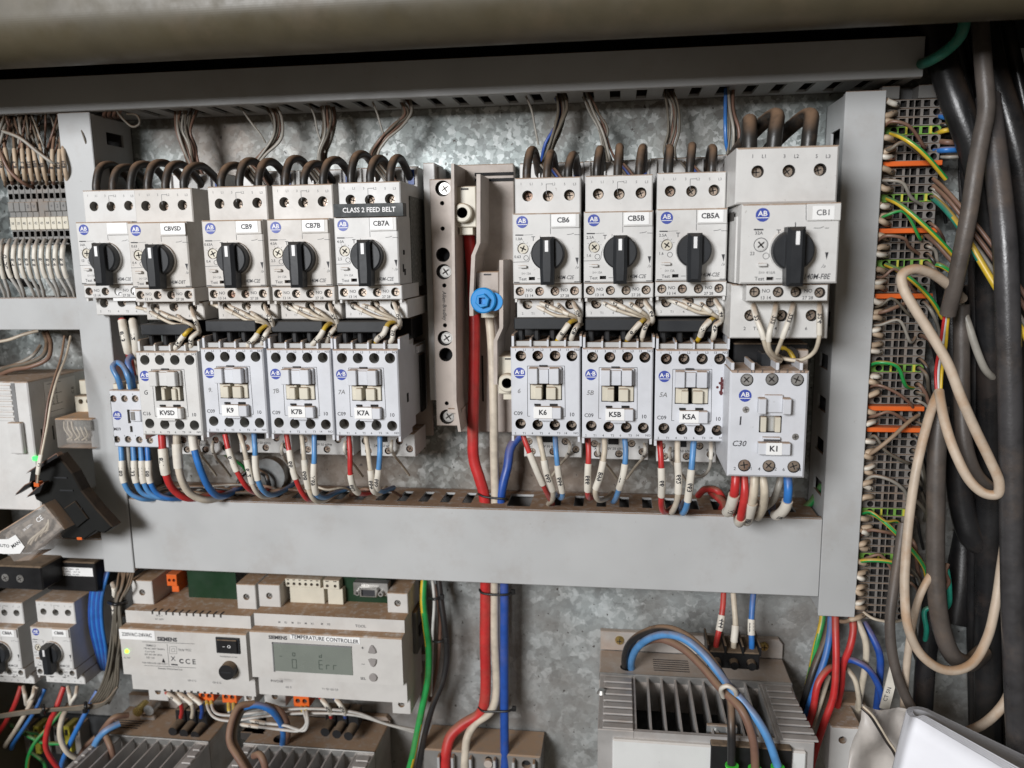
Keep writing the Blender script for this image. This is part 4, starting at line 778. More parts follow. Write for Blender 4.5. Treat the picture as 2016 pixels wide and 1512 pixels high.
# ================================================================ POWER WIRES below the contactors
PW = "red white and blue power wires below the contactors"
def pw(m, r, pts, lab, sl=()): wire("power_wire", "wire_" + m, r, pts, lab, "wire", PW, sl, n=12)
pw("red", 2.6, [(318, 850, 78), (321, 890, 80), (326, 930, 80), (340, 962, 74), (366, 980, 66), (400, 978, 52), (440, 965, 36)], "fat red wire curving right below the KVSD contactor", [(.13, .33, "871")])
pw("white", 2.6, [(348, 850, 78), (349, 890, 80), (356, 940, 80), (375, 972, 74), (405, 984, 66), (440, 977, 50), (470, 962, 34)], "fat white wire with a black dot below the KVSD contactor", [(.09, .27, "")])
pw("blue", 2.4, [(378, 850, 78), (383, 885, 80), (395, 925, 80), (410, 958, 76), (428, 976, 66), (452, 972, 48), (478, 955, 32)], "fat blue wire slanting right below the KVSD contactor", [(.02, .14, "")])
for i, (x, l) in enumerate(((238, "first"), (262, "second"), (277, "third"), (290, "fourth"))):
    y = (0, -12, -3, -3)[i]
    pw("light_blue" if i < 3 else "blue", 1.9, [(x, 875, 60), (x + 2, 905, 62), (x + 5, 945, 64), (x + 18, 970, 62), (x + 42, 982 + y / 3, 58), (x + 75, 980, 46), (x + 105, 968, 34)], f"{l} blue wire from the left below the M09 contactor", [(.16, .38, ("785", "733", "777", "788")[i])])
pw("grey", 1.4, [(252, 875, 58), (254, 900, 59), (258, 950, 58), (275, 975, 54)], "grey wire between the blue wires below the M09 contactor")
for base, (dx), (l1, l2, l3), (n1, n2, n3), nm in ((0, 0, (443, 476, 500), ("671", "672", "673"), "K9"),):
    pw("red", 1.75, [(443, 855, 78), (450, 885, 80), (465, 925, 80), (485, 958, 74), (505, 970, 60), (530, 962, 40)], "red wire bending right below the K9 contactor", [(.13, .34, n1)])
    pw("white", 1.7, [(472, 852, 76), (480, 880, 80), (490, 925, 80), (500, 960, 76), (515, 977, 68), (540, 974, 52), (570, 960, 34)], "white printed wire below the K9 contactor", [(.22, .42, n2)])
    pw("light_blue", 1.8, [(500, 852, 76), (502, 880, 80), (504, 925, 81), (513, 958, 78), (530, 974, 68), (555, 968, 50), (580, 952, 34)], "blue wire bending right below the K9 contactor", [(.18, .38, "")])
pw("red", 1.75, [(564, 855, 76), (570, 890, 80), (578, 930, 80), (592, 965, 74), (606, 983, 66), (622, 975, 46)], "red wire slanting below the K7B contactor", [(.15, .42, "667")])
pw("cream", 1.7, [(594, 855, 76), (598, 890, 80), (602, 935, 80), (610, 970, 76), (622, 986, 70), (645, 982, 55), (665, 965, 36)], "white wire between red and blue below the K7B contactor", [(.20, .44, "668")])
pw("light_blue", 1.8, [(619, 855, 76), (619, 895, 80), (618, 940, 80), (622, 970, 76), (636, 980, 64), (662, 970, 44), (690, 960, 34)], "blue wire nearly upright below the K7B contactor", [(.22, .48, "A69")])
pw("red", 1.75, [(686, 852, 76), (689, 890, 80), (690, 935, 80), (698, 963, 74), (712, 972, 64), (740, 966, 40)], "red wire hooking right below the K7A contactor", [(.36, .62, "663")])
pw("cream", 1.7, [(720, 855, 76), (725, 890, 80), (730, 930, 80), (734, 962, 76), (745, 972, 66), (760, 960, 46)], "cream wire with a long sleeve below the K7A contactor", [(.34, .62, "664")])
pw("light_blue", 1.8, [(748, 855, 76), (748, 890, 80), (745, 930, 80), (742, 957, 76), (750, 968, 62), (775, 960, 38)], "blue wire upright below the K7A contactor", [(.30, .54, "665")])
pw("red", 1.75, [(1029, 855, 78), (1040, 885, 80), (1056, 925, 78), (1074, 965, 70), (1084, 984, 52), (1088, 992, 30)], "red wire slanting steeply below the K6 contactor", [(.14, .42, "")])
pw("cream", 1.8, [(1060, 855, 76), (1068, 890, 80), (1076, 930, 80), (1088, 965, 74), (1088, 982, 60), (1080, 992, 36)], "cream wire with a long numbered sleeve below the K6 contactor", [(.20, .48, "665")])
pw("light_blue", 1.7, [(1093, 858, 74), (1095, 890, 80), (1100, 935, 80), (1107, 968, 74), (1106, 980, 64), (1095, 974, 44), (1086, 966, 30)], "blue wire hooking back below the K6 contactor", [(.22, .46, "664")])
pw("red", 1.8, [(1157, 855, 76), (1159, 890, 80), (1157, 940, 80), (1157, 970, 74), (1160, 980, 62), (1172, 975, 40)], "red wire dropping straight below the K5B contactor", [(.24, .50, "666")])
pw("cream", 1.8, [(1190, 855, 76), (1190, 890, 80), (1182, 935, 80), (1172, 967, 76), (1178, 984, 66), (1196, 980, 50), (1205, 970, 36)], "cream wire hooking right below the K5B contactor", [(.20, .44, "899")])
pw("light_blue", 1.8, [(1229, 855, 76), (1232, 890, 80), (1228, 930, 80), (1218, 965, 72), (1211, 984, 58), (1207, 988, 40)], "blue wire leaning left below the K5B contactor", [(.24, .50, "177")])
pw("red", 1.9, [(1298, 862, 76), (1301, 900, 80), (1303, 950, 80), (1302, 995, 70), (1308, 1008, 60), (1326, 998, 44), (1338, 985, 30)], "red wire ending low over the duct edge below the K5A contactor", [(.20, .42, "661")])
pw("white", 1.9, [(1334, 862, 76), (1334, 900, 80), (1336, 945, 80), (1333, 985, 76), (1323, 1008, 62), (1324, 1000, 42), (1340, 985, 30)], "white wire ending low over the duct edge below the K5A contactor", [(.16, .38, "662")])
pw("light_blue", 2.0, [(1366, 866, 76), (1363, 905, 80), (1358, 955, 80), (1352, 995, 74), (1345, 1010, 62), (1342, 998, 44), (1350, 985, 30)], "bright blue wire ending low over the duct edge below the K5A contactor", [(.20, .44, "663")])
pw("grey", 1.1, [(1399, 862, 60), (1400, 890, 66), (1397, 920, 66), (1385, 936, 60), (1370, 938, 50)], "thin grey wire curling away right of the K5A power wires", [(.05, .35, "")])
pw("red", 2.7, [(1449, 930, 104), (1447, 960, 106), (1440, 995, 98), (1432, 1008, 84), (1425, 990, 60), (1400, 968, 36)], "upper fat red wire below the K1 contactor", [(.16, .48, "A31")])
pw("red", 2.5, [(1464, 930, 100), (1466, 970, 104), (1460, 1010, 100), (1456, 1028, 90), (1452, 1018, 66), (1445, 1000, 36)], "lower fat red wire reaching furthest down below the K1 contactor", [(.34, .62, "886")])
pw("cream", 2.6, [(1486, 932, 104), (1484, 970, 106), (1476, 1008, 98), (1470, 1026, 84), (1478, 1010, 58), (1490, 995, 36)], "cream wire with a numbered sleeve below the K1 contactor", [(.20, .52, "889")])
pw("cream", 2.6, [(1500, 932, 102), (1505, 965, 104), (1502, 998, 96), (1492, 1018, 80), (1496, 1004, 54), (1506, 990, 34)], "cream wire with a thin black band below the K1 contactor")
pw("grey", 2.2, [(1540, 932, 88), (1532, 960, 90), (1522, 985, 84), (1500, 1002, 70), (1490, 990, 40)], "grey wire crossing behind the sleeved ones below the K1 contactor")
pw("blue", 2.6, [(1550, 930, 98), (1552, 965, 102), (1548, 995, 98), (1532, 1014, 84), (1520, 1005, 56), (1518, 990, 34)], "short blue wire with a long numbered sleeve below the K1 contactor", [(.20, .56, "687")])
wire("earth_cable", "wire_green", 2.4, [(1618, 955, 12), (1600, 985, 16), (1575, 1010, 20), (1560, 1030, 22)], "green cable slanting down beside the K1 power wires", "cable")
wire("power_wire", "wire_red", 2.4, [(1375, 975, 22), (1390, 963, 40), (1412, 966, 48), (1424, 985, 44), (1420, 1004, 24)], "red wire looping up out of the wide duct left of K1", "wire", PW, n=12)
for i, (x0, x1, c, r) in enumerate(((430, 560, "wire_brown", 1.0), (470, 610, "wire_olive", 1.2), (500, 640, "wire_brown", 1.2), (590, 700, "wire_cream", .9), (300, 480, "wire_black", 1.3), (330, 520, "wire_olive", 1.3), (380, 560, "wire_grey", 1.0), (690, 790, "wire_brown", 1.1))):
    y = 958 + (i % 3) * 5; wire("dusty_wire", c, r, [(x0, y + 12, 30), (x0 + 30, y, 40 + i), ((x0 + x1) / 2, y - 4 + i % 2 * 10, 44), (x1 - 25, y + 2, 42), (x1, y + 14, 28)], ("longest brown wire lying on the duct top under K9", "olive wire lying on the duct top under K7B", "brown wire lying on the duct top right of the K7B wires", "cream wire lying on the duct top under K7A", "black wire lying on the duct top under KVSD", "olive wire lying on the duct top between KVSD and K9", "grey wire lying on the duct top behind the K9 blue wire", "last brown wire lying on the duct top beyond the K7A wires")[i], "wire", "dusty wires lying on the wide duct's slotted top")
ov = [(P(500 + 60 * math.cos(a) * .5, 955 + 30 * math.sin(a), 16)) for a in [i * .35 for i in range(19)]]
wire("black_loop_wire", "wire_black", 1.8, [(x, 16 + (i % 2), z) for i, (x, z) in enumerate(ov)], "black wire coiled in a ring behind the K9 power wires", "wire", local=True)
wire("earth_wire", "wire_yellow", 1.3, [(430, 888, 20), (452, 900, 24), (475, 915, 22), (490, 935, 12)], "short green and yellow wire under the K9 coil terminals", "wire", stripe="wire_green")
mb = MB(); u = P(530, 935, 6); mb.cyl(0, -6, 3, 0, 14, "galv_sheet", n=28); tag(mb.build("round_steel_cap", loc=(u[0], 6, u[1])), "round grey steel cap on the plate behind the K9 and K7B wires", "steel cap")
# coil wires under each contactor
for i, (px, py, nm) in enumerate(((420, 868, "K9"), (1120, 868, "K6"), (1268, 872, "K5B"), (1180, 872, "K5B"), (1320, 880, "K5A"), (556, 872, "K7B"), (680, 868, "K7A"), (772, 866, "K7A"), (392, 866, "KVSD"))):
    s_ = -1 if px in (1120, 1268) else 1
    wire("coil_wire", "wire_cream", .95, [(px, py, 56), (px - 2 * s_, py + 14, 58), (px + 4 * s_, py + 30, 50), (px + 18 * s_, py + 48, 30), (px + 34 * s_, py + 70, 14)], f"thin cream coil wire with a sleeve under the {nm} contactor, {'left' if px in (1180, 420, 680, 392, 1320) else 'right'} side", "wire", "thin coil wires under the contactors", [(.03, .30, ("87", "85", "66", "62", "44", "27", "72", "107", "21")[i])])
for dx in (0, 13): wire("supply_wire", "wire_red" if not dx else "wire_cream", 2.3, [(240 + dx * 1.6, 628, 54), (245 + dx * 1.6, 660, 58), (252 + dx * 1.3, 690, 56), (258 + dx, 712, 46), (262 + dx, 735, 30)], "red wire with a white sleeve under the CB1PH tag" if not dx else "white sleeved wire just right of the red one under the CB1PH tag", "wire", None, [(.02, .42, "873" if not dx else "72")], n=12)
pw("light_blue", 1.9, [(240, 770, 60), (232, 745, 66), (222, 722, 64), (230, 714, 60), (243, 722, 64), (253, 745, 66), (258, 768, 60)], "light blue wire bent in a narrow hoop above the M09 contactor")
pw("blue", 2.1, [(263, 768, 58), (258, 735, 62), (252, 712, 60), (258, 702, 56), (272, 704, 46)], "darker blue wire bent over above the M09 contactor")

# ================================================================ WIRES from the upper duct
def bundle(n, path, spread, r, cols, lab, grp, seed=1, sub=5):
    rg = random.Random(seed)
    for i in range(n):
        f = (i / max(1, n - 1) - .5); ph = rg.uniform(-1, 1)
        pts = [(x + f * spread * (s if len(p) > 3 else 1) + rg.uniform(-4.2, 4.2), y + rg.uniform(-4, 4), d + ph * 4 + rg.uniform(-1, 1)) for p in path for (x, y, d, s) in [(*p[:3], p[3] if len(p) > 3 else 1)]]
        wire("control_wire", cols[i % len(cols)], r * rg.uniform(.9, 1.1), pts, lab, "wire", grp, n=7, sub=sub)
G = ("wire_olive", "wire_brown", "wire_grey", "wire_olive", "wire_brown")
bundle(16, [(372, 200, 22, 1.3), (364, 230, 28, 1), (362, 258, 32, .8), (372, 290, 32, .8), (382, 330, 28, .5), (395, 360, 26, .6)], 40, .9, G, "brown wire in the tangled bundle from the duct above the CBVSD breaker", "tangled wires from the upper duct above CBVSD", 3)
bundle(8, [(528, 198, 22, 1), (546, 232, 28, .9), (545, 270, 32, .6), (518, 305, 34, .5), (490, 340, 30, .7), (480, 370, 26, 1)], 18, .95, G, "brown wire in the curved bundle from the duct above the CB9 breaker", "curved wires from the upper duct above CB9", 4)
bundle(9, [(640, 195, 22, 1), (648, 230, 28, 1), (643, 270, 32, .7), (632, 305, 32, .6), (640, 345, 30, .8), (660, 372, 26, 1)], 26, .95, G, "brown wire in the bundle from the duct above the CB7B breaker", "wires from the upper duct above CB7B", 5)
bundle(8, [(790, 185, 22, 1), (806, 222, 28, .6), (780, 250, 31, .7), (752, 278, 33, .7), (735, 310, 30, .6), (760, 350, 28, 1)], 24, .9, G, "brown wire in the hooked bundle from the duct above the CB7A breaker", "hooked wires from the upper duct above CB7A", 6)
bundle(8, [(1099, 176, 22, 1), (1108, 215, 28, .8), (1100, 250, 32, .6), (1085, 285, 34, .8), (1070, 330, 30, 1)], 18, 1.1, ("wire_navy", "wire_olive", "wire_grey", "wire_brown", "wire_olive", "wire_black", "wire_olive", "wire_olive"), "wire in the dark bundle from the duct above the CB6 breaker", "dark wires from the upper duct above CB6", 7)
bundle(6, [(1148, 178, 22, 1), (1170, 220, 28, .9), (1188, 255, 32, .8), (1192, 290, 32, .7), (1208, 340, 28, 1.4)], 16, .9, ("wire_grey", "wire_olive", "wire_brown"), "brown grey wire in the bundle from the duct above the CB5B breaker", "wires from the upper duct above CB5B", 8)
bundle(7, [(1316, 176, 22, 1), (1326, 215, 28, .9), (1326, 260, 32, .8), (1318, 300, 32, .8), (1335, 340, 28, 1.4)], 18, .9, ("wire_olive", "wire_grey", "wire_brown"), "brown grey wire in the bundle from the duct above the CB5A breaker", "wires from the upper duct above CB5A", 9)
bundle(6, [(1437, 172, 22, .7), (1440, 215, 28, .8), (1448, 260, 32, .9), (1444, 300, 30, 1)], 19, 1.1, ("wire_olive", "wire_grey", "wire_brown"), "brown grey wire in the bundle from the duct above the CB1 breaker's left edge", "wires from the upper duct above CB1", 10)
wire("control_wire", "wire_blue", 1.2, [(1429, 175, 24), (1428, 215, 30), (1428, 250, 33), (1430, 285, 32), (1440, 320, 26)], "single bright blue wire dropping from the upper duct left of CB1", "wire")
for l, pts in (("CB9", [(465, 198, 30), (490, 235, 34), (515, 268, 36), (523, 282, 34)]), ("CB7B", [(600, 192, 30), (618, 225, 34), (626, 262, 36), (640, 300, 34)]), ("CB7A", [(728, 188, 30), (742, 222, 34), (754, 262, 34)]), ("CB6", [(1032, 183, 30), (1046, 215, 36), (1054, 255, 38), (1060, 285, 36)])):
    wire("control_wire", "wire_grey", .7, pts, f"single hair thin wire slanting from the upper duct towards the {l} breaker", "wire")
wire("control_wire", "wire_olive", .8, [(222, 205, 44), (240, 232, 46), (262, 250, 46), (275, 243, 46), (270, 228, 44), (250, 225, 40)], "thin wire loop hanging in the dark corner above the left breakers", "wire")
for x in (205, 214, 224, 234): wire("control_wire", "wire_brown", 1.3, [(x + 14, 208, 34), (x + 4, 216, 44), (x, 226, 40), (x + 6, 232, 20)], "short brown wire stub over the left upright duct", "wire", "short wire stubs over the left upright duct")
# slanting wires dipping behind the breaker tops
for i, (cx_, nm) in enumerate(((600, "CB7B"), (735, "CB7A"), (478, "CB9"), (1210, "CB5B"), (1345, "CB5A"), (1065, "CB6"))):
    for k in range(4): wire("control_wire", ("wire_grey", "wire_olive", "wire_navy" if i > 2 else "wire_grey", "wire_brown")[k], .9, [(cx_ - 5 + k * 7, 318 + k, 40), (cx_ + 12 + k * 7, 340, 46), (cx_ + 30 + k * 7, 366, 48)], f"thin wire slanting down behind the top of the {nm} breaker", "wire", f"thin wires slanting behind the {nm} breaker top", n=6, sub=3)
J = lambda: R_.uniform(-2.6, 2.6)
ORD = ("first", "second", "third", "fourth", "fifth", "sixth", "seventh", "eighth", "ninth", "tenth", "eleventh")
# ================================================================ LEFT TERMINAL RAIL
BW = 4.62; xA, zA = P(126.2, 340, 45); q = frame(126.2, 340, 45)
def zq(py, d=45, px=130): return q(px, py, d)[1]
for k in range(11):
    n = 48 - k; x = xA - k * BW; t = thing("terminal_block", f"grey rail terminal printed {n}, {ORD[k]} from the upright duct" if n > 38 else "grey rail terminal cut off by the left picture edge", "terminal block", x, 45, zA, "numbered grey terminals at left")
    zb, zr = zq(481), []
    H = [rect(.9, 3.7, zq(356), zq(345)), circ(2.3, zq(367), 1.75, 14), rect(.7, 3.9, zq(390), zq(379)), rect(.7, 3.9, zq(465), zq(454)), circ(2.3, zq(474), 1.75, 14)]
    mb = MB(); mb.plate(rect(.1, BW - .1, zb, 0), [(h, 4, "void") for h in H], -38, 0, "terminal_grey", "hole_dark", c=.25); mb.build("terminal_body", t, key="ltb")
    mb = MB(); mb.box(.15, BW - .15, 0, 1.2, zq(451), zq(426), "cream_plastic", .3); mb.text(str(n), BW / 2, (zq(451) + zq(426)) / 2, 1.25, 1.9, "ink_soft", sx=.85); mb.build("number_tag", t)
    mb = MB(); mb.box(.12, BW - .12, 0, 1.4, zq(415), zq(396), "terminal_grey", .3)
    ch = {0: "V", 1: "4", 2: "2", 3: "+", 6: "V", 7: "0"}.get(k)
    if ch: mb.text(ch, BW / 2, (zq(415) + zq(396)) / 2, 1.45, 2.4, "ink_soft")
    if k != 5: mb.build("marker_cap", t)
nn = ("878", "874", "875", "877", "876", "875", "873", "874", "OVDC", "885", "875")
for k in range(11):
    x0 = 132.6 - k * 13.7; lean = (28, 34, 22, 40, 18)[k % 5]
    wire("terminal_wire", "wire_lightgrey", 1.25, [(x0, 472, 38), (x0 - 4, 474, 48), (x0 - 9, 488, 55), (x0 - 10, 510, 56), (x0 - 4, 540, 54), (x0 + lean * .4, 572, 46), (x0 + lean * .6, 592, 36)], f"grey sleeved wire looping below the {ORD[k]} numbered terminal from the upright duct", "wire", "grey sleeved wires below the numbered terminals", [(.28, .62, nn[k])], n=10)
for k in range(3): wire("terminal_wire", "wire_black", 1.2, [(4 + k * 5, 480, 40), (2 + k * 7, 510, 46), (14 + k * 9, 545, 44), (45 + k * 14, 562, 34), (70 + k * 8, 556 + k * 8, 22)], "black wire sagging behind the grey sleeved wires at the left edge", "wire", "black wires sagging behind the grey ones")
tl = ("834", "826", "813", "851", "884", "855", "812", "876", "833", "803", "871")
for k in range(11):
    x0 = 134 - k * 13.7; s_ = R_.uniform(-14, 14)
    wire("terminal_wire", ("sleeve_brown", "wire_olive", "wire_brown")[k % 3], 1.1, [(x0, 367, 38), (x0 - 1, 358, 48), (x0 - 5 + s_ * .2, 335, 54), (x0 - 8 + s_ * .5, 300, 52), (x0 - 8 + s_, 262, 42), (x0 - 4 + s_ * 1.4, 205, 26)], f"dusty sleeved wire rising above the {ORD[k]} numbered terminal from the upright duct", "wire", "dusty sleeved wires above the numbered terminals", [(.18, .46, tl[k], "sleeve_tan")], n=8)
for k in range(34):
    x0 = R_.uniform(-5, 148); w_ = R_.uniform(-55, 55)
    wire("loose_wire", ("wire_olive", "wire_brown", "wire_grey", "wire_brown", "wire_olive", "wire_black")[k % 6], R_.uniform(.6, 1.1), [(x0, 208, 24), (x0 + w_ * .3, 240, R_.uniform(34, 50)), (x0 + w_ * .6, 280, R_.uniform(34, 52)), (x0 + w_, 325, 30), (x0 + w_ * 1.1, 352, 20)], "thin dusty brown wire in the tangle above the numbered terminals", "wire", "tangled wires above the numbered terminals", n=6)
wire("loose_wire", "wire_brown", 1.2, [(-5, 285, 52), (5, 310, 56), (20, 338, 56), (48, 362, 52), (72, 371, 40)], "red brown wire swooping in front of the sleeved wires at the left edge", "wire")
wire("loose_wire", "wire_grey", 1.2, [(5, 258, 54), (40, 272, 56), (75, 300, 56), (105, 322, 54), (118, 332, 44)], "single grey wire slanting right across the dusty sleeved wires", "wire")
# ================================================================ LEFT CONTROLLER MODULE
xr, zt_ = P(53, 752, 68); q = frame(53, 752, 68); t = thing("controller_module", "grey white controller module with a hinged flap at the left edge", "controller", xr, 68, zt_)
zb = q(30, 1004)[1]; x35 = q(34, 800)[0]
mb = MB(); mb.box(-50, 0, -63, 0, zb, 0, "breaker_plastic", .8); mb.build("module_body", t)
mb = MB(); mb.box(x35 - 3, x35, -1, .3, q(30, 832)[1], -1, "ink_faint"); mb.build("front_groove", t)
for k in range(7): mb = MB(); z = q(0, 758 + k * 10.5)[1]; mb.box(-50, x35 - 3.4, 0, .7, z - 2.7, z, "breaker_plastic", .25); mb.build("front_rib", t)
a_, b_ = q(13, 832, 72), q(46, 894, 72); mb = MB(); mb.box(a_[0], b_[0], 0, 4, b_[1], a_[1], "breaker_plastic", .6); mb.build("hinged_flap", t)
mb = MB(); mb.box(0, .4, -50, -16, -30, -3, "label_white"); mb.build("side_rating_label", t)
mb = MB(); mb.M = Matrix(((0, 0, 1, .45), (0, 1, 0, 0), (1, 0, 0, 0))) if False else None
def sidetext(s, d, z, cap, x=.46, m="ink", rot90=True):
    vs, fs = textgeo(s, 0, .01); k = cap / .7; return [(x, d - v * k if rot90 else d - u * k, z + (u * k if rot90 else v * k)) for u, v in vs], fs
for s, d, z, c in (("C E", -46, -14, 2.6), ("FUJI", -47, -26, 1.8), ("AC 100-240V", -24, -15, 1.6), ("24VDC  0.6A", -28, -15, 1.6), ("50/60Hz", -20, -15, 1.6)): v_, f_ = sidetext(s if s != "FUJI" else "24V", d, z, c); mb.add(v_, f_, "ink_soft")
for z in (-5, -13, -21, -26): mb.box(.4, .5, -34, -19, z - .15, z + .15, "ink_soft")
mb.build("printed_marking", t)
for dd in (-8, -20): mb = MB(); mb.box(-.5, .2, dd - 1.2, dd, q(60, 878)[1], q(60, 850)[1], "void"); mb.build("side_vent", t)
mb = MB(); mb.box(-2, 2.2, -1, 1.6, q(57, 906)[1], q(57, 898)[1], "led_green_dim", .5); mb.build("green_indicator", t)
A = P(146, 780, 30); mb = MB(); q = frame(146, 780, 30); x1, z1_ = q(186, 812); hs = [q(159, 790.6), q(174, 790)]
mb.plate(rect(0, x1, z1_, 0), [(circ(h[0], h[1], 2.0, 16), 4, "hole_dark") for h in hs], -26, 0, "cream_plastic", c=.5); mb.plate(rect(3, x1, 1, 12), [(circ(x1 - 3.4, 7, 2.3, 16), 4, "hole_dark")], -26, -3, "cream_plastic", c=.5)
tag(mb.build("terminal_socket", loc=(A[0], 30, A[1])), "beige socket with two round holes above the upright clear relay", "terminal socket")
def relay(A, d, pts, label, rot, depth=22, tg=None, grp="clear plug in relays"):
    pass
# upright clear relay
A = P(106, 824, 56); q = frame(106, 824, 56); x1, z1_ = q(186, 884); t = thing("clear_relay", "clear relay with white inner wires standing beside the controller module", "relay", A[0], 56, A[1], "clear plug in relays")
mb = MB(); mb.box(0, x1, -34, 0, z1_, 0, "clear_plastic", .8); mb.build("relay_cover", t)
mb = MB(); mb.box(2, x1 - 2, -30, -8, z1_ + 2, -2, "relay_guts", .5); mb.box(14, x1 - 3, -8, -2, -9, -2, "plate_dark"); mb.build("relay_coil", t)
for k in range(6): mb = MB(); x = 5 + k * 3; tube(mb, catmull([Vector((x, -4, -3)), Vector((x + 1 + k * .4, -2.2, -8)), Vector((x + 4, -2.4, -13)), Vector((x + (-2 if k % 2 else 5), -4, -17))], 4), .7, "wire_cream", 6); mb.build("inner_wire", t)
# black relay socket, hanging tilted
d0 = 84; A = P(86, 991, d0); q = frame(86, 991, d0); t = thing("relay_socket", "black relay socket hanging tilted in front of the left duct", "relay socket", A[0], d0, A[1])
poly = [q(*p) for p in ((60, 926), (114, 896), (142, 932), (160, 966), (190, 1003), (222, 1038), (205, 1050), (188, 1046), (166, 1062), (122, 1060), (104, 1020), (86, 992), (70, 984), (56, 950))]
mb = MB(); mb.prism(poly, -10, 0, "socket_black", c=.8); mb.build("socket_body", t)
for pl in ([(55, 931), (114, 893), (118, 898), (78, 922)], [(33, 974), (52, 955), (66, 948), (60, 958)], [(56, 978), (76, 960), (90, 950), (82, 968)]): mb = MB(); mb.prism([q(a, b, d0 + 6) for a, b in pl], 2, 8, "black_plastic"); mb.prism([(u[0], u[1] + .35) for u in [q(a, b - 1.2, d0 + 6) for a, b in pl]], 2.4, 7.6, "wire_brown") ; mb.build("socket_step", t)
mb = MB(); a_ = q(77, 952, d0 + 6); mb.box(a_[0] - 2, a_[0] + 2, 4, 9, a_[1] - 1.6, a_[1] + 1.6, "orange_plastic", .3); mb.build("orange_screw_cover", t)
mb = MB()
for a0_, b0_ in ((132, 965), (150, 1000), (120, 940)): u_ = q(a0_, b0_); mb.box(u_[0] - 5, u_[0] + 5, 0, .8, u_[1] - .5, u_[1] + .5, "knob_plastic")
mb.prism([q(*c_) for c_ in ((128, 1000), (150, 985), (176, 1020), (154, 1038))], 0, 1.6, "socket_black", c=.5); mb.build("socket_ridge", t)
mb = MB(); a_ = q(157, 1060); mb.box(a_[0] - 2, a_[0] + 2, -3, .6, a_[1] - 1, a_[1] + 1, "orange_plastic", .2); mb.build("orange_mark", t)
for k, (m_, dx, l) in enumerate((("wire_brown", 0, "left"), ("wire_cream", 6, "right"))): wire("relay_wire", m_, .8, [(72 + dx * .3, 950, 94), (74 + dx * .4, 925, 97), (80 + dx * .5, 890, 94), (88 + dx * .8, 840, 90), (95 + dx, 790, 86), (107 + dx, 745, 78), (120 + dx * 1.5, 705, 66), (127 + dx * 2, 662, 50)], f"long {'brown' if not k else 'pale'} wire rising from the tilted relay socket, {l} of its pair", "wire", None, [(.07, .19, "C2" if k else "")])
# tilted clear relay
d0 = 96; A = P(60, 1050, d0); q = frame(60, 1050, d0); t = thing("clear_relay", "tilted clear relay with a folded AUTO MAN sticker at the left edge", "relay", A[0], d0, A[1], "clear plug in relays")
poly = [q(*p) for p in ((-30, 1062), (0, 1046), (85, 993), (126, 1043), (113, 1053), (58, 1105), (26, 1107), (5, 1075), (-30, 1085))]; mb = MB(); mb.prism(poly, -24, 0, "clear_plastic", c=.8); mb.build("relay_cover", t)
ins = [q(*p) for p in ((-10, 1060), (60, 1020), (85, 1005), (112, 1042), (70, 1078), (50, 1095), (30, 1096), (14, 1076))]; mb = MB(); mb.prism(ins, -20, -7, "relay_guts", c=.5); mb.build("relay_coil", t)
for k in range(5): mb = MB(); a_ = q(40 + k * 10, 1085 - k * 8); b_ = q(58 + k * 8, 1062 - k * 6); c_ = q(88, 1046 - k * 5); tube(mb, catmull([Vector((a_[0], -5, a_[1])), Vector((b_[0], -3, b_[1])), Vector((c_[0], -4, c_[1]))], 5), .9, "wire_cream", 6); mb.build("inner_wire", t)
mb = MB(); mb.prism([q(*p) for p in ((-25, 1062), (17, 1061), (20, 1062), (27, 1090), (8, 1090), (-25, 1085))], .1, .5, "label_white"); mb.prism([q(*p) for p in ((17, 1061), (32, 1052), (50, 1076), (41, 1089), (27, 1090))], .3, .8, "label_white")
u = q(8, 1074); mb.text("AUTO", u[0], u[1], .56, 2.3, "ink_soft", rot=-.05, bold=.02); u = q(33, 1071); mb.text("MAN", u[0], u[1], .9, 2.6, "ink", rot=.55, bold=.02); mb.build("name_sticker", t)
mb = MB(); u = q(78, 1022); mb.text("CE", u[0], u[1], .1, 3.4, "white_print", rot=.6); u = q(55, 1038); mb.text("3A 250V~", u[0], u[1], .1, 1.6, "white_print", rot=.6); mb.build("printed_marking", t)
for k in range(4): wire("loose_wire", ("wire_olive", "wire_brown", "wire_grey", "wire_white")[k], (1.6, 1.6, 1.4, 1.2)[k], ([(-10, 735, 30), (20, 722, 34), (55, 715, 36), (85, 700, 34), (92, 675, 26), (85, 655, 16)], [(-10, 742, 36), (25, 728, 40), (60, 722, 40), (94, 706, 36), (100, 678, 28), (92, 652, 16)], [(-10, 728, 26), (30, 718, 30), (65, 700, 30), (80, 680, 22)], [(-10, 674, 52), (20, 668, 54), (45, 659, 52), (75, 651, 46)])[k], ("dark olive wire bowing over the controller module, inner one", "dark brown wire bowing over the controller module, outer one", "grey wire bowing over the controller module", "white wire slanting up to the short left duct")[k], "wire")
# ================================================================ BOTTOM LEFT
A = P(-20, 1112, 72); q = frame(-20, 1112, 72); x1, z1_ = q(86, 1163); t = thing("black_terminal_block", "black dusty terminal block with two screws at the lower left edge", "terminal block", A[0], 72, A[1]); mb = MB(); mb.box(0, x1, -60, 0, z1_, 0, "black_plastic", 1); mb.build("block_body", t)
for px, py in ((11, 1137), (40, 1139)): u = q(px, py); screw(t, u[0], .5, u[1], 3, "bl", "bright_metal")
A = P(86, 1104, 50); q = frame(86, 1104, 50); x1, z1_ = q(192, 1166); t = thing("relay_holder", "black relay holder carrying a long white printed rating label", "relay base", A[0], 50, A[1]); mb = MB(); mb.box(0, x1, -44, 0, z1_, 0, "black_plastic", .8); mb.build("base_body", t)
a_, b_ = q(98, 1115), q(184, 1135); mb = MB(); mb.box(a_[0], b_[0], 0, .3, b_[1], a_[1], "label_white"); 
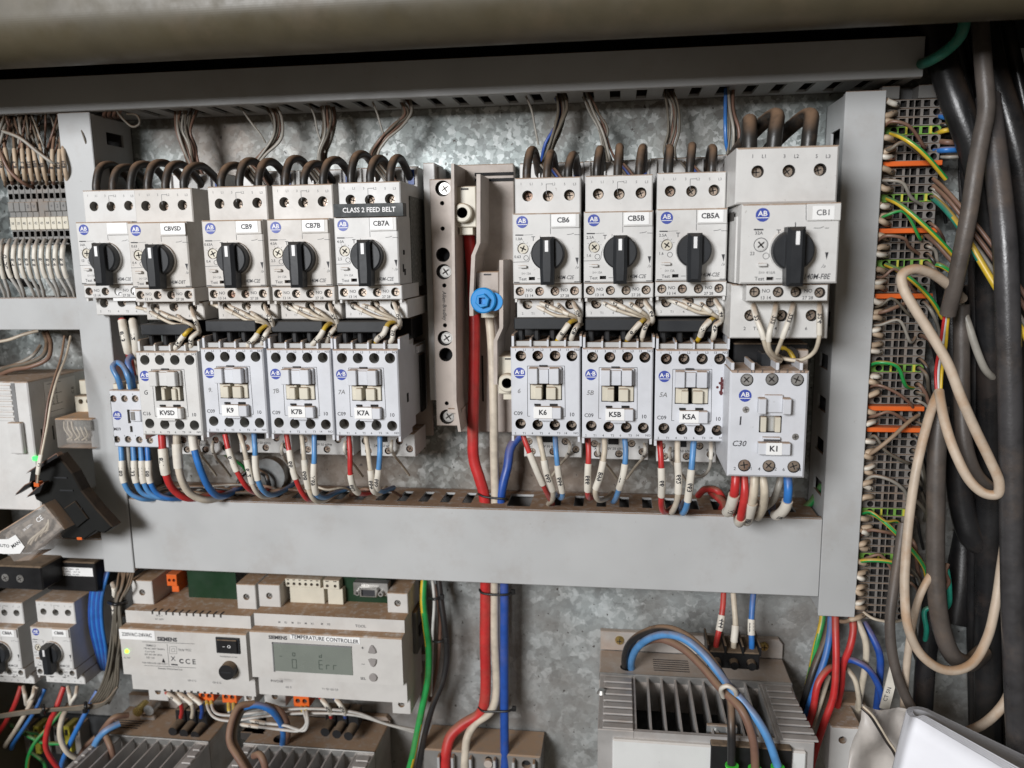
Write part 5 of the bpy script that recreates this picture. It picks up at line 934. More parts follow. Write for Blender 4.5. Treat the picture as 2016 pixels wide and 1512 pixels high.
for k in range(3): mb.text(("TYPE  250V~  10A", "IN 24VDC   OUT 5A", "50-60Hz  -20+60C")[k], (a_[0] + b_[0]) / 2, a_[1] - 1.5 - k * 2.1, .36, 1.2, "ink_soft")
mb.build("rating_label", t)
for nm, ax in (("CB8B", 58), ("CB8A", -43)):
    n0 = nm; t, A = breaker(nm, ax, 1233.5, 64, f"small grey breaker tagged {nm} at the lower left" + (", cut off by the picture edge" if nm == "CB8A" else ""), ("1.6A", "1.0"), back=-20); t.scale = (.8, .8, .8)
BL = "wires hanging under the lower left breakers"
for m_, r, pts, l in (("red", 1.9, [(42, 1350, 50), (30, 1385, 54), (12, 1420, 50), (-8, 1450, 40)], "red wire leaving the picture at the left under CB8A"), ("white", 1.8, [(72, 1352, 50), (60, 1385, 56), (35, 1430, 56), (14, 1462, 46), (8, 1472, 30)], "white wire slanting left under the CB8A breaker"),
        ("blue", 1.8, [(88, 1356, 46), (70, 1395, 52), (45, 1435, 52), (27, 1462, 44), (22, 1474, 30)], "blue wire slanting left beside the white one under CB8A"), ("red", 2.1, [(126, 1352, 50), (112, 1390, 56), (95, 1430, 58), (90, 1470, 58), (105, 1500, 54), (130, 1525, 46)], "long red wire curving down under the CB8B breaker"),
        ("white", 2.1, [(136, 1385, 46), (122, 1415, 54), (118, 1448, 57), (130, 1478, 56), (150, 1492, 50), (172, 1497, 40)], "white wire making a wide U under the CB8B breaker"), ("blue", 2.0, [(192, 1360, 42), (165, 1410, 50), (142, 1455, 52), (122, 1502, 50), (118, 1525, 46)], "long blue wire slanting down left of the drive"),
        ("light_blue", 2.6, [(236, 1424, 52), (212, 1436, 58), (192, 1456, 60), (184, 1480, 58), (188, 1502, 50)], "pale blue wire curling over the corner of the lower left drive"), ("brown", 2.3, [(252, 1408, 46), (226, 1412, 54), (205, 1434, 54), (196, 1452, 40)], "brown wire curling over the corner of the lower left drive"),
        ("brown", 2.4, [(208, 1448, 58), (218, 1472, 62), (222, 1492, 62), (214, 1525, 58)], "brown wire going down beside the pale blue one"), ("olive", 1.8, [(155, 1525, 44), (175, 1495, 50), (200, 1480, 46), (215, 1478, 30)], "olive wire crossing low beside the white U shaped wire"), ("brown", 2.0, [(140, 1525, 36), (168, 1470, 38), (190, 1450, 36)], "red brown wire behind the blue one at lower left")):
    wire("power_wire", "wire_" + m_, r, pts, l, "wire", BL, n=12)
for k, (pts, l) in enumerate((([(40, 1438, 34), (62, 1452, 42), (85, 1462, 40), (128, 1464, 34)], "upper"), ([(122, 1400, 30), (95, 1432, 38), (70, 1460, 44), (56, 1490, 46), (52, 1525, 44)], "long"), ([(0, 1400, 22), (20, 1425, 28), (45, 1440, 28), (80, 1445, 20)], "faint"), ([(60, 1480, 26), (85, 1500, 30), (92, 1525, 28)], "short"))): wire("earth_wire", "wire_yellow", 1.5, pts, f"{l} green and yellow earth wire in the lower left clutter", "wire", BL, stripe="wire_green")
for k, (px, nm_) in enumerate(((46, "CB8A, left"), (68, "CB8A, right"), (134, "CB8B, left"), (152, "CB8B, right"))): wire("control_wire", "wire_cream", 1.1, [(px, 1352, 50), (px + 3 * (1 if k % 2 == 0 else -1), 1368, 56), (px + 6 * (1 if k % 2 == 0 else -2), 1386, 52), (px + 14, 1396, 36)], f"short white sleeved wire under the auxiliary strip of {nm_}", "wire", "short sleeved wires under the lower left breakers", [(.0, .5, "")])
for k in range(5): wire("thin_wire", "wire_olive", .9, [(-8, 1408 + k * 1.5, 60), (60, 1398 + k * 1.6, 62), (120, 1394 + k, 62), (170, 1388 + k * 2, 62), (205, 1382 + k, 58), (232, 1352, 52)], "thin grey wire in the horizontal bundle under the lower left breakers", "wire", "thin wires bundled horizontally at lower left", n=7)
for px, py in ((85, 1396), (168, 1391)): ziptie([(px, py - 8, 64), (px + 1, py, 67), (px, py + 8, 64)], 1.3, f"black tie on the horizontal thin bundle, {'left' if px < 100 else 'right'} one")
for k in range(8): wire("thin_wire", "wire_olive", .95, [(236 + k * 4.2, 1120, 34), (232 + k * 3.0 + J(), 1155, 46 + J()), (226 + k * 1.7, 1188, 50 + J()), (222 + k * 2.6 + J(), 1240, 52 + J()), (212 + k * 3.4 + J(), 1300, 52 + J()), (200 + k * 4.4, 1350, 50), (172 + k * 6, 1392 - k, 46)], "thin grey brown wire in the upright bundle left of the power supply", "wire", "thin wires bundled upright beside the power supply", n=7)
ziptie([(214, 1186, 46), (228, 1190, 56), (246, 1186, 48)], 1.4, "black tie on the upright thin bundle beside the power supply")
for k in range(6): wire("blue_wire", "wire_blue" if k % 2 else "wire_navy", 1.45, [(190 + k * 6.2, 1096, 30), (186 + k * 5.2, 1130, 40), (178 + k * 4.4, 1180, 44), (178 + k * 4.6, 1230, 46), (188 + k * 4.0, 1275, 44), (200 + k * 2.2, 1318, 34)], "blue wire in the upright bundle hanging right of the CB8B breaker", "wire", "blue wires bundled upright at lower left", n=9)
for py, s_ in ((1160, "A1"), (1198, "A2")): wire("sleeved_wire_end", "wire_cream", 1.5, [(222, py - 12, 42), (225, py, 48), (226, py + 14, 46)], f"short white sleeve poking out beside the blue bundle, {'upper' if py < 1180 else 'lower'} one", "wire", None, [(.05, .9, s_)])
for k, px in enumerate((44, 64, 84, 104, 124, 144)):
    u = P(px, 1430, 16); mb = MB(); mb.box(0, 5.2, -14, 0, -26, 0, ("terminal_grey", "terminal_yellow", "terminal_grey")[k % 3], .4); mb.box(1.4, 3.8, 0, .5, -8, -3, "void"); tag(mb.build("terminal_block", loc=(u[0], 16, u[1])), ("grey", "green yellow", "grey")[k % 3] + " terminal deep in the lower left clutter behind the wires", "terminal block", "terminals hidden behind the lower left wires")
mb = MB(); a_ = P(-20, 1395, 2); b_ = P(200, 1530, 2); mb.box(a_[0], b_[0] + 14, .2, 3, b_[1] - 20, a_[1], "cabinet_dark"); tag(mb.build("dark_backdrop"), "dark plate behind the tangled wires in the lower left corner", "plate")  # added dark sheet, gives the cluttered corner its dark background
# ================================================================ SIEMENS UNITS
SM = "siemens_plastic"
def din_unit(label, name, xl, xr_, yl, cat):
    """stepped DIN rail housing; measured on the left edge"""
    A = P(xl, yl, 62); q = frame(xl, yl, 62); t = thing(name, label, cat, A[0], 62, A[1]); X = P(xr_[0], xr_[1], 62)[0] - A[0]
    dz = lambda py, px=xl: q(px, py, 62)[1]
    z1 = 0; zb = dz(yl + 95); z2 = q(xl + 10, yl - 35, 53)[1]; z3 = q(xl + 25, yl - 92, 42)[1]; zb2 = q(xl + 10, yl + 119, 53)[1]; zb3 = q(xl + 25, yl + 140, 42)[1]
    return t, q, X, z1, zb, z2, z3, zb2, zb3
def body(t, X, zb, z2, zb2, r=0.6):
    mb = MB(); mb.plate([(zb, -6), (zb + 1.5, 0), (-1.2, 0), (0, -1.2), (0, -9), (z2, -9), (z2, -36), (zb2, -36), (zb2, -9), (zb, -9)], [], .25, X - .25, SM, ax='x') if False else None
    prof = [(-9, zb), (0, zb + 2), (0, -.8), (-.8, 0), (-9, 0), (-9, z2), (-54, z2), (-54, zb2), (-9, zb2)]
    mb.plate(prof, [], .25, X - .25, SM, ax='x', c=0.0); return mb.build("housing", t)
t, q, X, z1, zb, z2, z3, zb2, zb3 = din_unit("beige power supply with a glowing green light and black rocker switch", "power_supply", 234, (484, 1246), 1236, "power supply"); h = body(t, X, zb, z2, zb2)
def cheek(t, x0, x1, z0, z1_, nm="terminal_cheek", sc="bright_metal"):
    mb = MB(); cx_, cz_ = (x0 + x1) / 2, (z0 + z1_) / 2; mb.plate(rect(x0, x1, z0, z1_), [(circ(cx_, cz_, 2.6, 18), 2.5, "hole_grey")], -54, -20, SM, c=.5); c = mb.build(nm, t); screw(c, cx_, -22, cz_, 2.2, "ck", sc, rot=.8)
for a in ((259, 300, 1142), (466, 507, 1150)): u0, u1 = q(a[0], a[2] + 20, 42)[0], q(a[1], a[2] + 20, 42)[0]; cheek(t, u0, min(u1, X - .3), z2, q(a[0], a[2], 42)[1])
for a in ((292, 330, 1362), (480, 500, 1370)): cheek(t, q(a[0], a[2], 42)[0], min(q(a[1], a[2], 42)[0], X - .3), zb3, zb2, "lower_cheek")
mb = MB(); a_, b_ = q(368, 1126, 26), q(466, 1167, 26); mb.box(a_[0], b_[0], -38, -36, z2, a_[1] + 4, "pcb_green"); mb.build("circuit_board", t)
def orange(t, q, px0, px1, py0, py1, d, lab="orange_connector", dd=24):
    a_, b_ = q(px0, py0, d), q(px1, py1, d); mb = MB(); D = d - 62; w = b_[0] - a_[0]; hh = (a_[1] - b_[1]); r = w * .16
    zc = a_[1] - hh * .3 if py0 < 1300 else (a_[1] + b_[1]) / 2; top = b_[1] if py0 > 1300 else a_[1] - hh * .62
    mb.plate(rect(a_[0], b_[0], top, a_[1]), [(circ(a_[0] + w * f, (top + a_[1]) / 2, r, 12), 2, "hole_dark") for f in (.28, .72)], D - dd, D, "orange_plastic", c=.3)
    if py0 < 1300: mb.box(a_[0] + w * .3, b_[0], D - dd, D - 2, b_[1], top, "orange_plastic", .3)
    return mb.build(lab, t)
orange(t, q, 327, 350, 1131, 1168, 36); orange(t, q, 390, 421, 1358, 1382, 46, dd=14); orange(t, q, 436, 466, 1360, 1385, 46, dd=14)
for k in range(11): mb = MB(); x = q(298 + k * 13.4, 1200, 53)[0]; mb.box(x, x + 1.3, -14, -8.8, z2 - 2.2, z2 + .25, "hole_dark"); mb.build("vent_notch", t)
for k in range(9): mb = MB(); x = q(322 + k * 13, 1350, 53)[0]; mb.box(x, x + 1.8, -14, -8.8, zb2 - .3, zb2 + 1.4, "hole_dark"); mb.build("lower_vent_notch", t)
s0 = q(425, 1253); s1 = q(474, 1287); mb = MB(); mb.box(s0[0], s1[0], 0, 1.2, s1[1], s0[1], "knob_plastic", .4); mb.box(s0[0] + 1.4, s1[0] - 1.4, 1.2, 2.6, s1[1] + 1.2, s0[1] - 1.2, "black_plastic", .5); mb.text("–  O", (s0[0] + s1[0]) / 2, (s0[1] + s1[1]) / 2, 2.66, 2.4, "white_print"); mb.build("rocker_switch", t)
u = q(453, 1316); mb = MB(); mb.cyl(u[0], 0, 6, u[1], 6.3, "black_plastic", r2=6.0, n=28); mb.box(u[0] - 4, u[0] + 4, 6, 6.4, u[1] - .5, u[1] + .5, "knob_plastic"); mb.build("fuse_cap", t)
u = q(250, 1282); mb = MB(); mb.cyl(u[0], -.5, .9, u[1], 1.9, "led_green", r2=1.2, n=16); mb.build("green_light", t)
a_, b_ = q(234, 1238), q(306, 1261); mb = MB(); mb.box(a_[0] + .1, b_[0], 0, .3, b_[1], a_[1], "label_white"); mb.text("220VAC-24VAC", (a_[0] + b_[0]) / 2, (a_[1] + b_[1]) / 2, .36, 2.8, "ink", bold=.02, sx=.9); mb.build("voltage_label", t)
mb = MB()
def T(s, px, py, cap, m="ink", d=62, **k): u = q(px, py, d); mb.text(s, u[0], u[1], d - 62 + .06, cap, m, **k)
T("SIEMENS", 329, 1259, 3.0, bold=.045); T("SEM62.2", 297, 1271, 1.6, "ink_soft"); T("PRI AC 230V 50/60Hz", 304, 1277.5, 1.3, "ink_soft"); T("Cos> 0.98", 295, 1283, 1.3, "ink_soft"); T("SEC AC 24V 30VA", 302, 1289, 1.3, "ink_soft"); T("TSD  ASI", 296, 1295, 1.3, "ink_soft"); T("FOR INDOOR USE ONLY", 305, 1306, 1.3, "ink_soft"); T("Siemens Switzerland Ltd", 335, 1317, 1.4, "ink_soft")
T("C E", 375, 1303, 4.0, bold=.02); T("C", 357, 1302, 3.4, bold=.05); T("AC 24V", 250, 1295, 1.2, "ink_soft"); T("Standby/Last on bei", 450, 1293, 1.2, "ink_soft"); T("N L ~", 314, 1212, 1.6, "ink_soft", 53); T("AC 230V", 314, 1219, 1.3, "ink_soft", 53); T("G0 G G", 378, 1340, 1.5, "ink_soft", 53); T("G0 G G", 427, 1344, 1.5, "ink_soft", 53)
def L(a, b, c_, d_, w=.25, m="ink", dp=62): u = q(a, b, dp); v = q(c_, d_, dp); mb.line(u[0], u[1], v[0], v[1], w, dp - 62 + .06, m)
for s_ in ((280, 1263.5, 383, 1267.5), (329, 1268, 333, 1311), (284, 1310, 386, 1315), (337, 1308, 350, 1309)): L(*s_, .3 if s_[1] != 1308 else 1.1)
for a_, b_ in ((1272, 12), (1276, 5)):
    x0, x1, y0, y1 = (334, 348, 1273, 1287) if b_ == 12 else (338, 344, 1277, 1283)
    for s_ in ((x0, y0, x1, y0), (x1, y0, x1, y1), (x1, y1, x0, y1), (x0, y1, x0, y0)): L(*s_, .22)
T("TUV", 357, 1280, 1.9); T("X", 341, 1297, 3.6); T("FCC", 371, 1280, 1.7); T("Δ", 322, 1301, 3.0)
mb.build("printed_marking", t)
# controller
t, q, X, z1, zb, z2, z3, zb2, zb3 = din_unit("beige temperature controller with a grey green display and three round buttons", "temperature_controller", 490, (791, 1256), 1242, "temperature controller"); lcd0, lcd1 = q(538, 1266), q(695, 1329); zb = q(560, 1341)[1]; zb2 = q(540, 1368, 53)[1]; zb3 = q(545, 1390, 42)[1]
body(t, X, zb, z2, zb2)
for a in ((509, 551, 1150), (762, 806, 1160)): cheek(t, q(a[0], 1170, 42)[0], min(q(a[1], 1170, 42)[0], X - .3), z2, q(600, a[2], 42)[1] if a[0] > 600 else q(a[0], a[2], 42)[1])
for a in ((520, 562, 1372), (772, 808, 1385)): cheek(t, q(a[0], a[2], 42)[0], min(q(a[1], a[2], 42)[0], X - .3), zb3, zb2, "lower_cheek")
mb = MB(); a_ = q(660, 1138, 26); b_ = q(762, 1170, 26); mb.box(a_[0], b_[0], -38, -36, z2, a_[1] + 4, "pcb_green"); mb.build("circuit_board", t)
for px0, px1, n_, py in ((561, 631, 6, 1139), (636, 668, 2, 1142)):
    a_, b_ = q(px0, py, 34), q(px1, py + 19, 34); w = b_[0] - a_[0]; mb = MB(); mb.plate(rect(a_[0], b_[0], b_[1], a_[1]), [(circ(a_[0] + w * (k + .5) / n_, b_[1] + 2.6, 1.25, 12), 1.5, "hole_dark") for k in range(n_)], -54, -28, "cream_plastic", c=.3)
    mb.box(a_[0] + 2.5, b_[0] + 2, -54, -29.5, z2, b_[1], "cream_plastic", .3)
    for k in range(n_): mb.box(a_[0] + w * (k + .3) / n_, a_[0] + w * (k + .7) / n_, -28, -27.8, a_[1] - 1.1, a_[1] - .5, "hole_dark")
    mb.build("screw_terminal_row", t)
a_, b_ = q(693, 1149, 38), q(763, 1178, 38); cxx = (a_[0] + b_[0]) / 2; czz = (a_[1] + b_[1]) / 2; mb = MB(); mb.box(a_[0], b_[0], -34, -26, b_[1] + .5, a_[1], "bright_metal", .4)
mb.plate([(cxx - 7.5, czz + 2.8), (cxx + 6, czz + 2.8), (cxx + 7.2, czz + 1.5), (cxx + 5.6, czz - 4.4), (cxx - 7.5, czz - 4.4)], [(rect(cxx - 6, cxx + 4.6, czz - 3.4, czz + 1.6), 1.6, "ink")], -26, -22, "bright_metal", c=.6)
for s_ in (-9.3, 8.8): mb.cyl(cxx + s_, -26, -22, czz - 1.5, 1.9, "bright_metal", n=14); mb.cyl(cxx + s_, -22, -21.9, czz - 1.5, 1.0, "hole_dark", n=12)
mb.build("serial_port", t)
mb = MB(); mb.plate([(lcd0[0], lcd1[1]), (lcd1[0], lcd1[1]), (lcd1[0], lcd0[1]), (lcd0[0], lcd0[1])], [], 0, .5, "lcd"); mb.box(lcd0[0] - .8, lcd0[0], 0, .9, lcd1[1] - .6, lcd0[1] + .8, "ink_faint"); mb.box(lcd0[0] - .8, lcd1[0], 0, .9, lcd0[1], lcd0[1] + .8, "ink_faint")
xs = lambda f: lcd0[0] + (lcd1[0] - lcd0[0]) * f; zs = lambda f: lcd0[1] + (lcd1[1] - lcd0[1]) * f
def seg(cx_, cz_, w, h, segs):
    P_ = {'a': (-w, h, w, h), 'g': (-w, 0, w, 0), 'd': (-w, -h, w, -h), 'f': (-w, h, -w, 0), 'b': (w, h, w, 0), 'e': (-w, 0, -w, -h), 'c': (w, 0, w, -h)}
    for s_ in segs: x0, z0_, x1_, z1_ = P_[s_]; mb.line(cx_ + x0, cz_ + z0_, cx_ + x1_, cz_ + z1_, .55, .56, "lcd_ink")
seg(xs(.26), zs(.70), 1.6, 3.4, "abcdef"); seg(xs(.26), zs(.36), .9, 1.2, "abcdef"); seg(xs(.60), zs(.68), 1.4, 3.4, "adefg"); seg(xs(.69), zs(.68), 1.2, 3.4, "eg"); seg(xs(.78), zs(.68), 1.2, 3.4, "eg"); seg(xs(.60), zs(.36), .9, 1.2, "gcdeb"); seg(xs(.09), zs(.45), 1, .6, "g")
mb.build("display", t)
for nm, px, py, pts in (("up_button", 733, 1277.6, [(-3.2, -2.6), (-1.6, -3.2), (1.6, -3.2), (3.2, -2.4), (2.6, .2), (.9, 2.9), (-.4, 3.2), (-1.6, 2.2)]), ("down_button", 734, 1304, [(-3.2, 2.4), (-1.6, 3), (1.6, 3), (3.1, 2.6), (2.8, 0), (1.4, -2.6), (.2, -3.2), (-1.4, -2.2)]), ("select_button", 735, 1333, circ(0, 0, 3.1, 20))):
    u = q(px, py); mb = MB(); mb.prism(pts, 0, 1.4, "button_grey", c=.5); mb.build(nm, t, loc=(u[0], 0, u[1]))
mb = MB(); T("SIEMENS", 547, 1255.5, 2.7, bold=.04); T("+", 714, 1276, 3); T("–", 715, 1307, 3); T("SEL", 715, 1336, 2.0); T("RWD68", 545, 1341, 2.0, bold=.01); T("TOOL", 710, 1233, 2.1, "ink_soft", 53)
for k, s_ in enumerate(("M", "B1", "M", "D1", "M", "X1", "M", "X2")): T(s_, 550 + k * 13 + (6 if k > 5 else 0), 1225 + k * .6, 1.5, "ink_soft", 53)
T("G0 G", 568, 1353, 1.5, "ink_soft", 53); T("Y1 Q1 Q2 Q3", 650, 1357, 1.5, "ink_soft", 53); mb.build("printed_marking", t)
a_, b_ = q(571, 1250), q(709, 1268); mb = MB(); mb.plate([(a_[0], b_[1] + 1.6), (b_[0], b_[1]), (b_[0], b_[1] + 5.2), (a_[0], a_[1])], [], 0, .3, "label_white"); mb.text("TEMPERATURE CONTROLLER", (a_[0] + b_[0]) / 2, (a_[1] + b_[1]) / 2 + .3, .36, 2.9, "ink", rot=-.03, sx=.93, bold=.02); mb.build("name_label", t)
orange(t, q, 577, 609, 1368, 1393, 46, dd=14)
mb = MB(); mb.box(X - .2, X + 3, -50, -30, -28, 6, "duct_inner", .4); mb.box(X + 3, X + 4, -44, -36, -16, -8, "void"); mb.build("side_clip", t)
for s_, l in ((0, "left"), (9, "right")):
    wire("signal_wire", "wire_lightgrey", 1.1, [(407 + s_, 1380, 46), (410 + s_, 1396, 52), (422 + s_ * .6, 1412 - s_ * .8, 56), (450, 1419 - s_ * 1.2, 56), (520, 1410 - s_, 54), (600, 1404 - s_, 50), (700, 1408 - s_ * .6, 44), (760, 1425, 36), (815, 1441 - s_ * .5, 28)], f"long pale wire from the left orange plug running right under the controller, {l} one", "wire", "pale signal wires under the controllers", ferr=(0, .02, "wire_yellow"))
    wire("signal_wire", "wire_lightgrey", 1.1, [(450 + s_ * 1.1, 1384, 46), (451 + s_ * 1.1, 1400, 50), (452 + s_, 1412, 46)], f"short pale wire under the second orange plug, {l} one", "wire", "pale signal wires under the controllers", ferr=(0, .4, "wire_yellow"))
    wire("signal_wire", "wire_lightgrey", 1.2, [(593 + s_, 1392, 46), (600 + s_ * .5, 1406, 54), (603 + s_ * .3, 1424, 58), (590 + s_, 1438, 58), (560, 1437 - s_, 58), (520, 1432 - s_, 56), (474 + s_ * 2, 1426 - s_, 52)], f"pale wire curling back left under the third orange plug, {l} one", "wire", "pale signal wires under the controllers", [(.78, .98, "G0" if s_ else "G")], ferr=(0, .08, "wire_yellow"))
for k, (px, c, l) in enumerate(((352, "wire_red", "left"), (374, "wire_cream", "middle"), (392, "wire_navy", "right"))): wire("sleeved_wire", c, 1.6, [(px - 26, 1362, 40), (px - 12, 1372, 48), (px + 2, 1384, 50), (px + 6, 1398, 46), (px + 4, 1412, 40)], f"sleeved wire under the power supply running to the black plug, {l} one", "wire", None, [(.15, .5, ("G", "L", "N")[k])])
for k, (px, c, l) in enumerate(((640, "wire_red", "left"), (668, "wire_navy", "right"))): wire("sleeved_wire", c, 1.5, [(px - 10, 1372, 44), (px, 1384, 50), (px + 9, 1398, 48), (px + 12, 1412, 40)], f"short {('red' if not k else 'blue')} wire with a printed sleeve under the temperature controller", "wire", None, [(.15, .75, ("423", "424")[k])])
# ================================================================ DRIVES (finned boxes)
def drive(label, x0, x1, yb, dback, dfront, yfr, flange_top, fins, cover=True, strips=True, top="drive_metal", plug=None, hole=None, vents=None, cut=None, dark=False):
    """top surface z from its back edge: pixel (x0,yb) at depth dback"""
    A = P(x0, yb, dback); q = frame(x0, yb, dback); X = P(x1, yb + 10, dback)[0] - A[0]; t = thing("motor_drive", label, "motor drive", A[0], 0, A[1], "finned metal motor drives along the bottom"); zf = q(x0, flange_top, 5)[1]
    mb = MB(); mb.plate([(0, 0), (X, 0), (X, zf - 4), (X - 3, zf), (0, zf)], [], 1, 6, top, c=.4); mb.build("mounting_flange", t)
    holes = []
    if hole: h = q(hole[0], hole[1], hole[2]); holes.append((circ(h[0], hole[2], 5.6, 24), 12, "void"))
    if vents:
        va = q(vents[0], vents[2], 22)[0]; vb = q(vents[1], vents[2], 22)[0]
        for k in range(vents[3]): d = vents[4] + k * 3.1; holes.append((rect(va, vb, d, d + 1.4), 6, "void"))
    mb = MB(); mb.plate(rect(0, X, 6, dback), holes, -60, 0, top, "hole_dark", c=.7, ax='z'); mb.box(0, X, dback, dback + 1.6, -5, .5, "bright_metal", .4); mb.build("top_tray", t)
    # grille of bars running towards the front
    fa, fb, n_ = fins; xa_, xb_ = q(fa, yb + 20, dback)[0], q(fb, yb + 20, dback)[0]
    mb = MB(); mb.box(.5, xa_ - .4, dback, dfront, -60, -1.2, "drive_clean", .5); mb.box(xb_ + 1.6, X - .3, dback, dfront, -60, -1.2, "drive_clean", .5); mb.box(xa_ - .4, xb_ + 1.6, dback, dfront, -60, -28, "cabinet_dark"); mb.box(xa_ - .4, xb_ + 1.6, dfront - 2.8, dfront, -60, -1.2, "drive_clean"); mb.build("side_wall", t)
    for k in range(n_ + 1): x = xa_ + (xb_ - xa_) * k / n_; mb = MB(); mb.box(0, 1.5, dback + 1.6, dfront - 3, -20, -1.4, "drive_clean", .2); mb.build("cooling_fin", t, key=("cfin", dback, dfront), loc=(x, 0, 0))
    if strips:
        for side, (xs0, xs1) in enumerate(((3.5, xa_ - 1), (xb_ + 4, X - 2))):
            for k in range(8): mb = MB(); d = dback + 6 + k * 8; mb.box(xs0, xs1 + (k * .6 if side else 0), d, d + 5.6, -1.2, .2, "drive_clean", .4); mb.build("grooved_strip", t)
    if cover: mb = MB(); c0, c1 = q(x0 + 22, yfr, dfront)[0], q(x1 - 12, yfr, dfront)[0]; mb.box(c0, c1, 8, dfront + 4, -70, -3.5, "drive_white", 1.2); mb.build("front_cover", t) if False else None
    if vents is not None or True: pass
    return t, q, X
t, q, X = drive("finned metal drive with a white front at the lower right", 1180, 1560, 1324, 40, 108, 1455, 1241, (1246, 1492, 9), hole=(1236, 1306, 30), vents=(1286, 1356, 1300, 6, 16), cover=False, top="drive_top_pale")
a_, b_ = q(1206, 1456, 111), q(1590, 1456, 111); mb = MB(); mb.box(a_[0], b_[0], 106.5, 111, -75, a_[1], "drive_white", 1.0); mb.build("front_cover", t)
mb = MB(); mb.box(q(1400, 1480, 114)[0], q(1560, 1480, 114)[0], 100, 114, -40, q(1440, 1469, 114)[1], "black_plastic", .6); mb.build("terminal_cover_opening", t)
mb = MB(); a_, b_ = q(1392, 1429, 100), q(1452, 1456, 100); mb.box(a_[0], b_[0], 96, 99, b_[1], a_[1], "galv_sheet", .6); mb.cyl(a_[0] + 6, 99, 100.5, (a_[1] + b_[1]) / 2, 1.7, "bright_metal", n=16); mb.build("earth_bracket", t)
for px, py, m_, nm in ((1220, 1263, "brass", "upper left"), (1505, 1275, "brass", "upper right")): u = P(px, py, 8); mb = MB(); mb.cyl(0, 0, 2.2, 0, 3.6, m_, r2=2.6, n=20); mb.line(-2, 0, 2, 0, .7, 2.25, "hole_dark"); mb.line(0, -2, 0, 2, .7, 2.25, "hole_dark"); o = mb.build("flange_screw", t, loc=(u[0] - t.location.x * 1000, 6, u[1] - t.location.z * 1000))
u = q(1193, 1370, 66); mb = MB(); mb.cyl(0, 0, 2.4, 0, 3.4, "bright_metal", r2=2.2, n=16, ax='z'); mb.build("side_screw", t, loc=(2.2, 66, -.6)) ; mb = MB(); mb.ring(q(1236, 1306, 30)[0], 30, 0, 5.4, 6.6, "black_plastic")
# black plug with three wires
A = P(1394, 1276, 52); q2 = frame(1394, 1276, 52); x1, z1_ = q2(1495, 1320); t = thing("black_plug", "black three way plug on the dusty top of the lower right drive", "plug", A[0], 52, A[1]); mb = MB(); mb.box(0, x1, -24, 0, z1_, -2, "black_plastic", .8)
for k in range(4): mb.box(x1 * k / 3 - .6, x1 * k / 3 + .8, -24, 1, -4, 3, "black_plastic", .3)
mb.build("plug_body", t)
for k in range(3): mb = MB(); mb.cyl(x1 * (k + .5) / 3, 0, 5, z1_ + 5, 3.4, "black_plastic", r2=2.9, n=18); mb.build("plug_screw_cap", t)
for c, pts, sl, l in (("red", [(1425, 1160, 34), (1423, 1195, 40), (1418, 1230, 44), (1411, 1262, 46), (1409, 1280, 44)], (.40, .64, "444"), "red wire with a white sleeve entering the black plug"), ("cream", [(1443, 1160, 34), (1446, 1195, 40), (1448, 1230, 44), (1445, 1262, 46), (1444, 1282, 44)], (.55, .8, ""), "white wire entering the black plug between red and blue"), ("blue", [(1484, 1160, 34), (1481, 1195, 40), (1479, 1235, 44), (1480, 1262, 46), (1480, 1282, 44)], (.46, .70, "777"), "blue wire with a white sleeve entering the black plug")):
    wire("power_wire", "wire_" + c, 2.0, pts, l, "wire", None, [sl], n=12)
wire("output_cable", "wire_black", 2.6, [(1231, 1316, 30), (1230, 1297, 38), (1238, 1270, 48), (1262, 1249, 58), (1298, 1237, 66), (1335, 1243, 74), (1372, 1268, 82), (1408, 1310, 92), (1430, 1350, 102), (1438, 1385, 112), (1440, 1430, 120), (1440, 1505, 124)], "black printed cable arching out of the lower right drive", "cable", "three cables arching over the lower right drive", n=14)
wire("output_cable", "wire_light_blue", 2.6, [(1243, 1316, 32), (1244, 1298, 42), (1255, 1275, 54), (1280, 1256, 64), (1310, 1249, 72), (1346, 1257, 80), (1381, 1284, 88), (1411, 1319, 96), (1436, 1352, 106), (1460, 1378, 112), (1487, 1411, 118), (1510, 1450, 122), (1531, 1508, 124)], "light blue cable arching out of the lower right drive", "cable", "three cables arching over the lower right drive", n=14)
wire("output_cable", "wire_brown", 2.6, [(1238, 1318, 26), (1240, 1294, 34), (1262, 1268, 50), (1300, 1258, 62), (1343, 1276, 74), (1381, 1311, 88), (1414, 1350, 102), (1436, 1372, 110), (1458, 1395, 118), (1474, 1428, 122), (1484, 1465, 124), (1487, 1512, 124)], "brown dusty cable arching out of the lower right drive", "cable", "three cables arching over the lower right drive", n=14)
ziptie([(1424, 1372, 108), (1420, 1356, 116), (1432, 1350, 120), (1446, 1358, 118), (1450, 1370, 110)], 1.5, "white plastic tie round the three cables over the lower right drive", m="sleeve_white", grp=None)
for k, (px, py) in enumerate(((1441, 1506), (1486, 1512), (1531, 1509))): u = P(px, py, 124); mb = MB(); mb.cyl(0, -14, 0, 0, 3.6, "green_ferrule", n=16, ax='z'); mb.cyl(0, 0, 1, 0, 4.1, "green_ferrule", n=16, ax='z'); tag(mb.build("green_cable_end", loc=(u[0], 124, u[1] - 1)), f"bright green cable sleeve at the bottom edge, {('left', 'middle', 'right')[k]} of three", "cable sleeve", "bright green cable sleeves at the bottom edge")
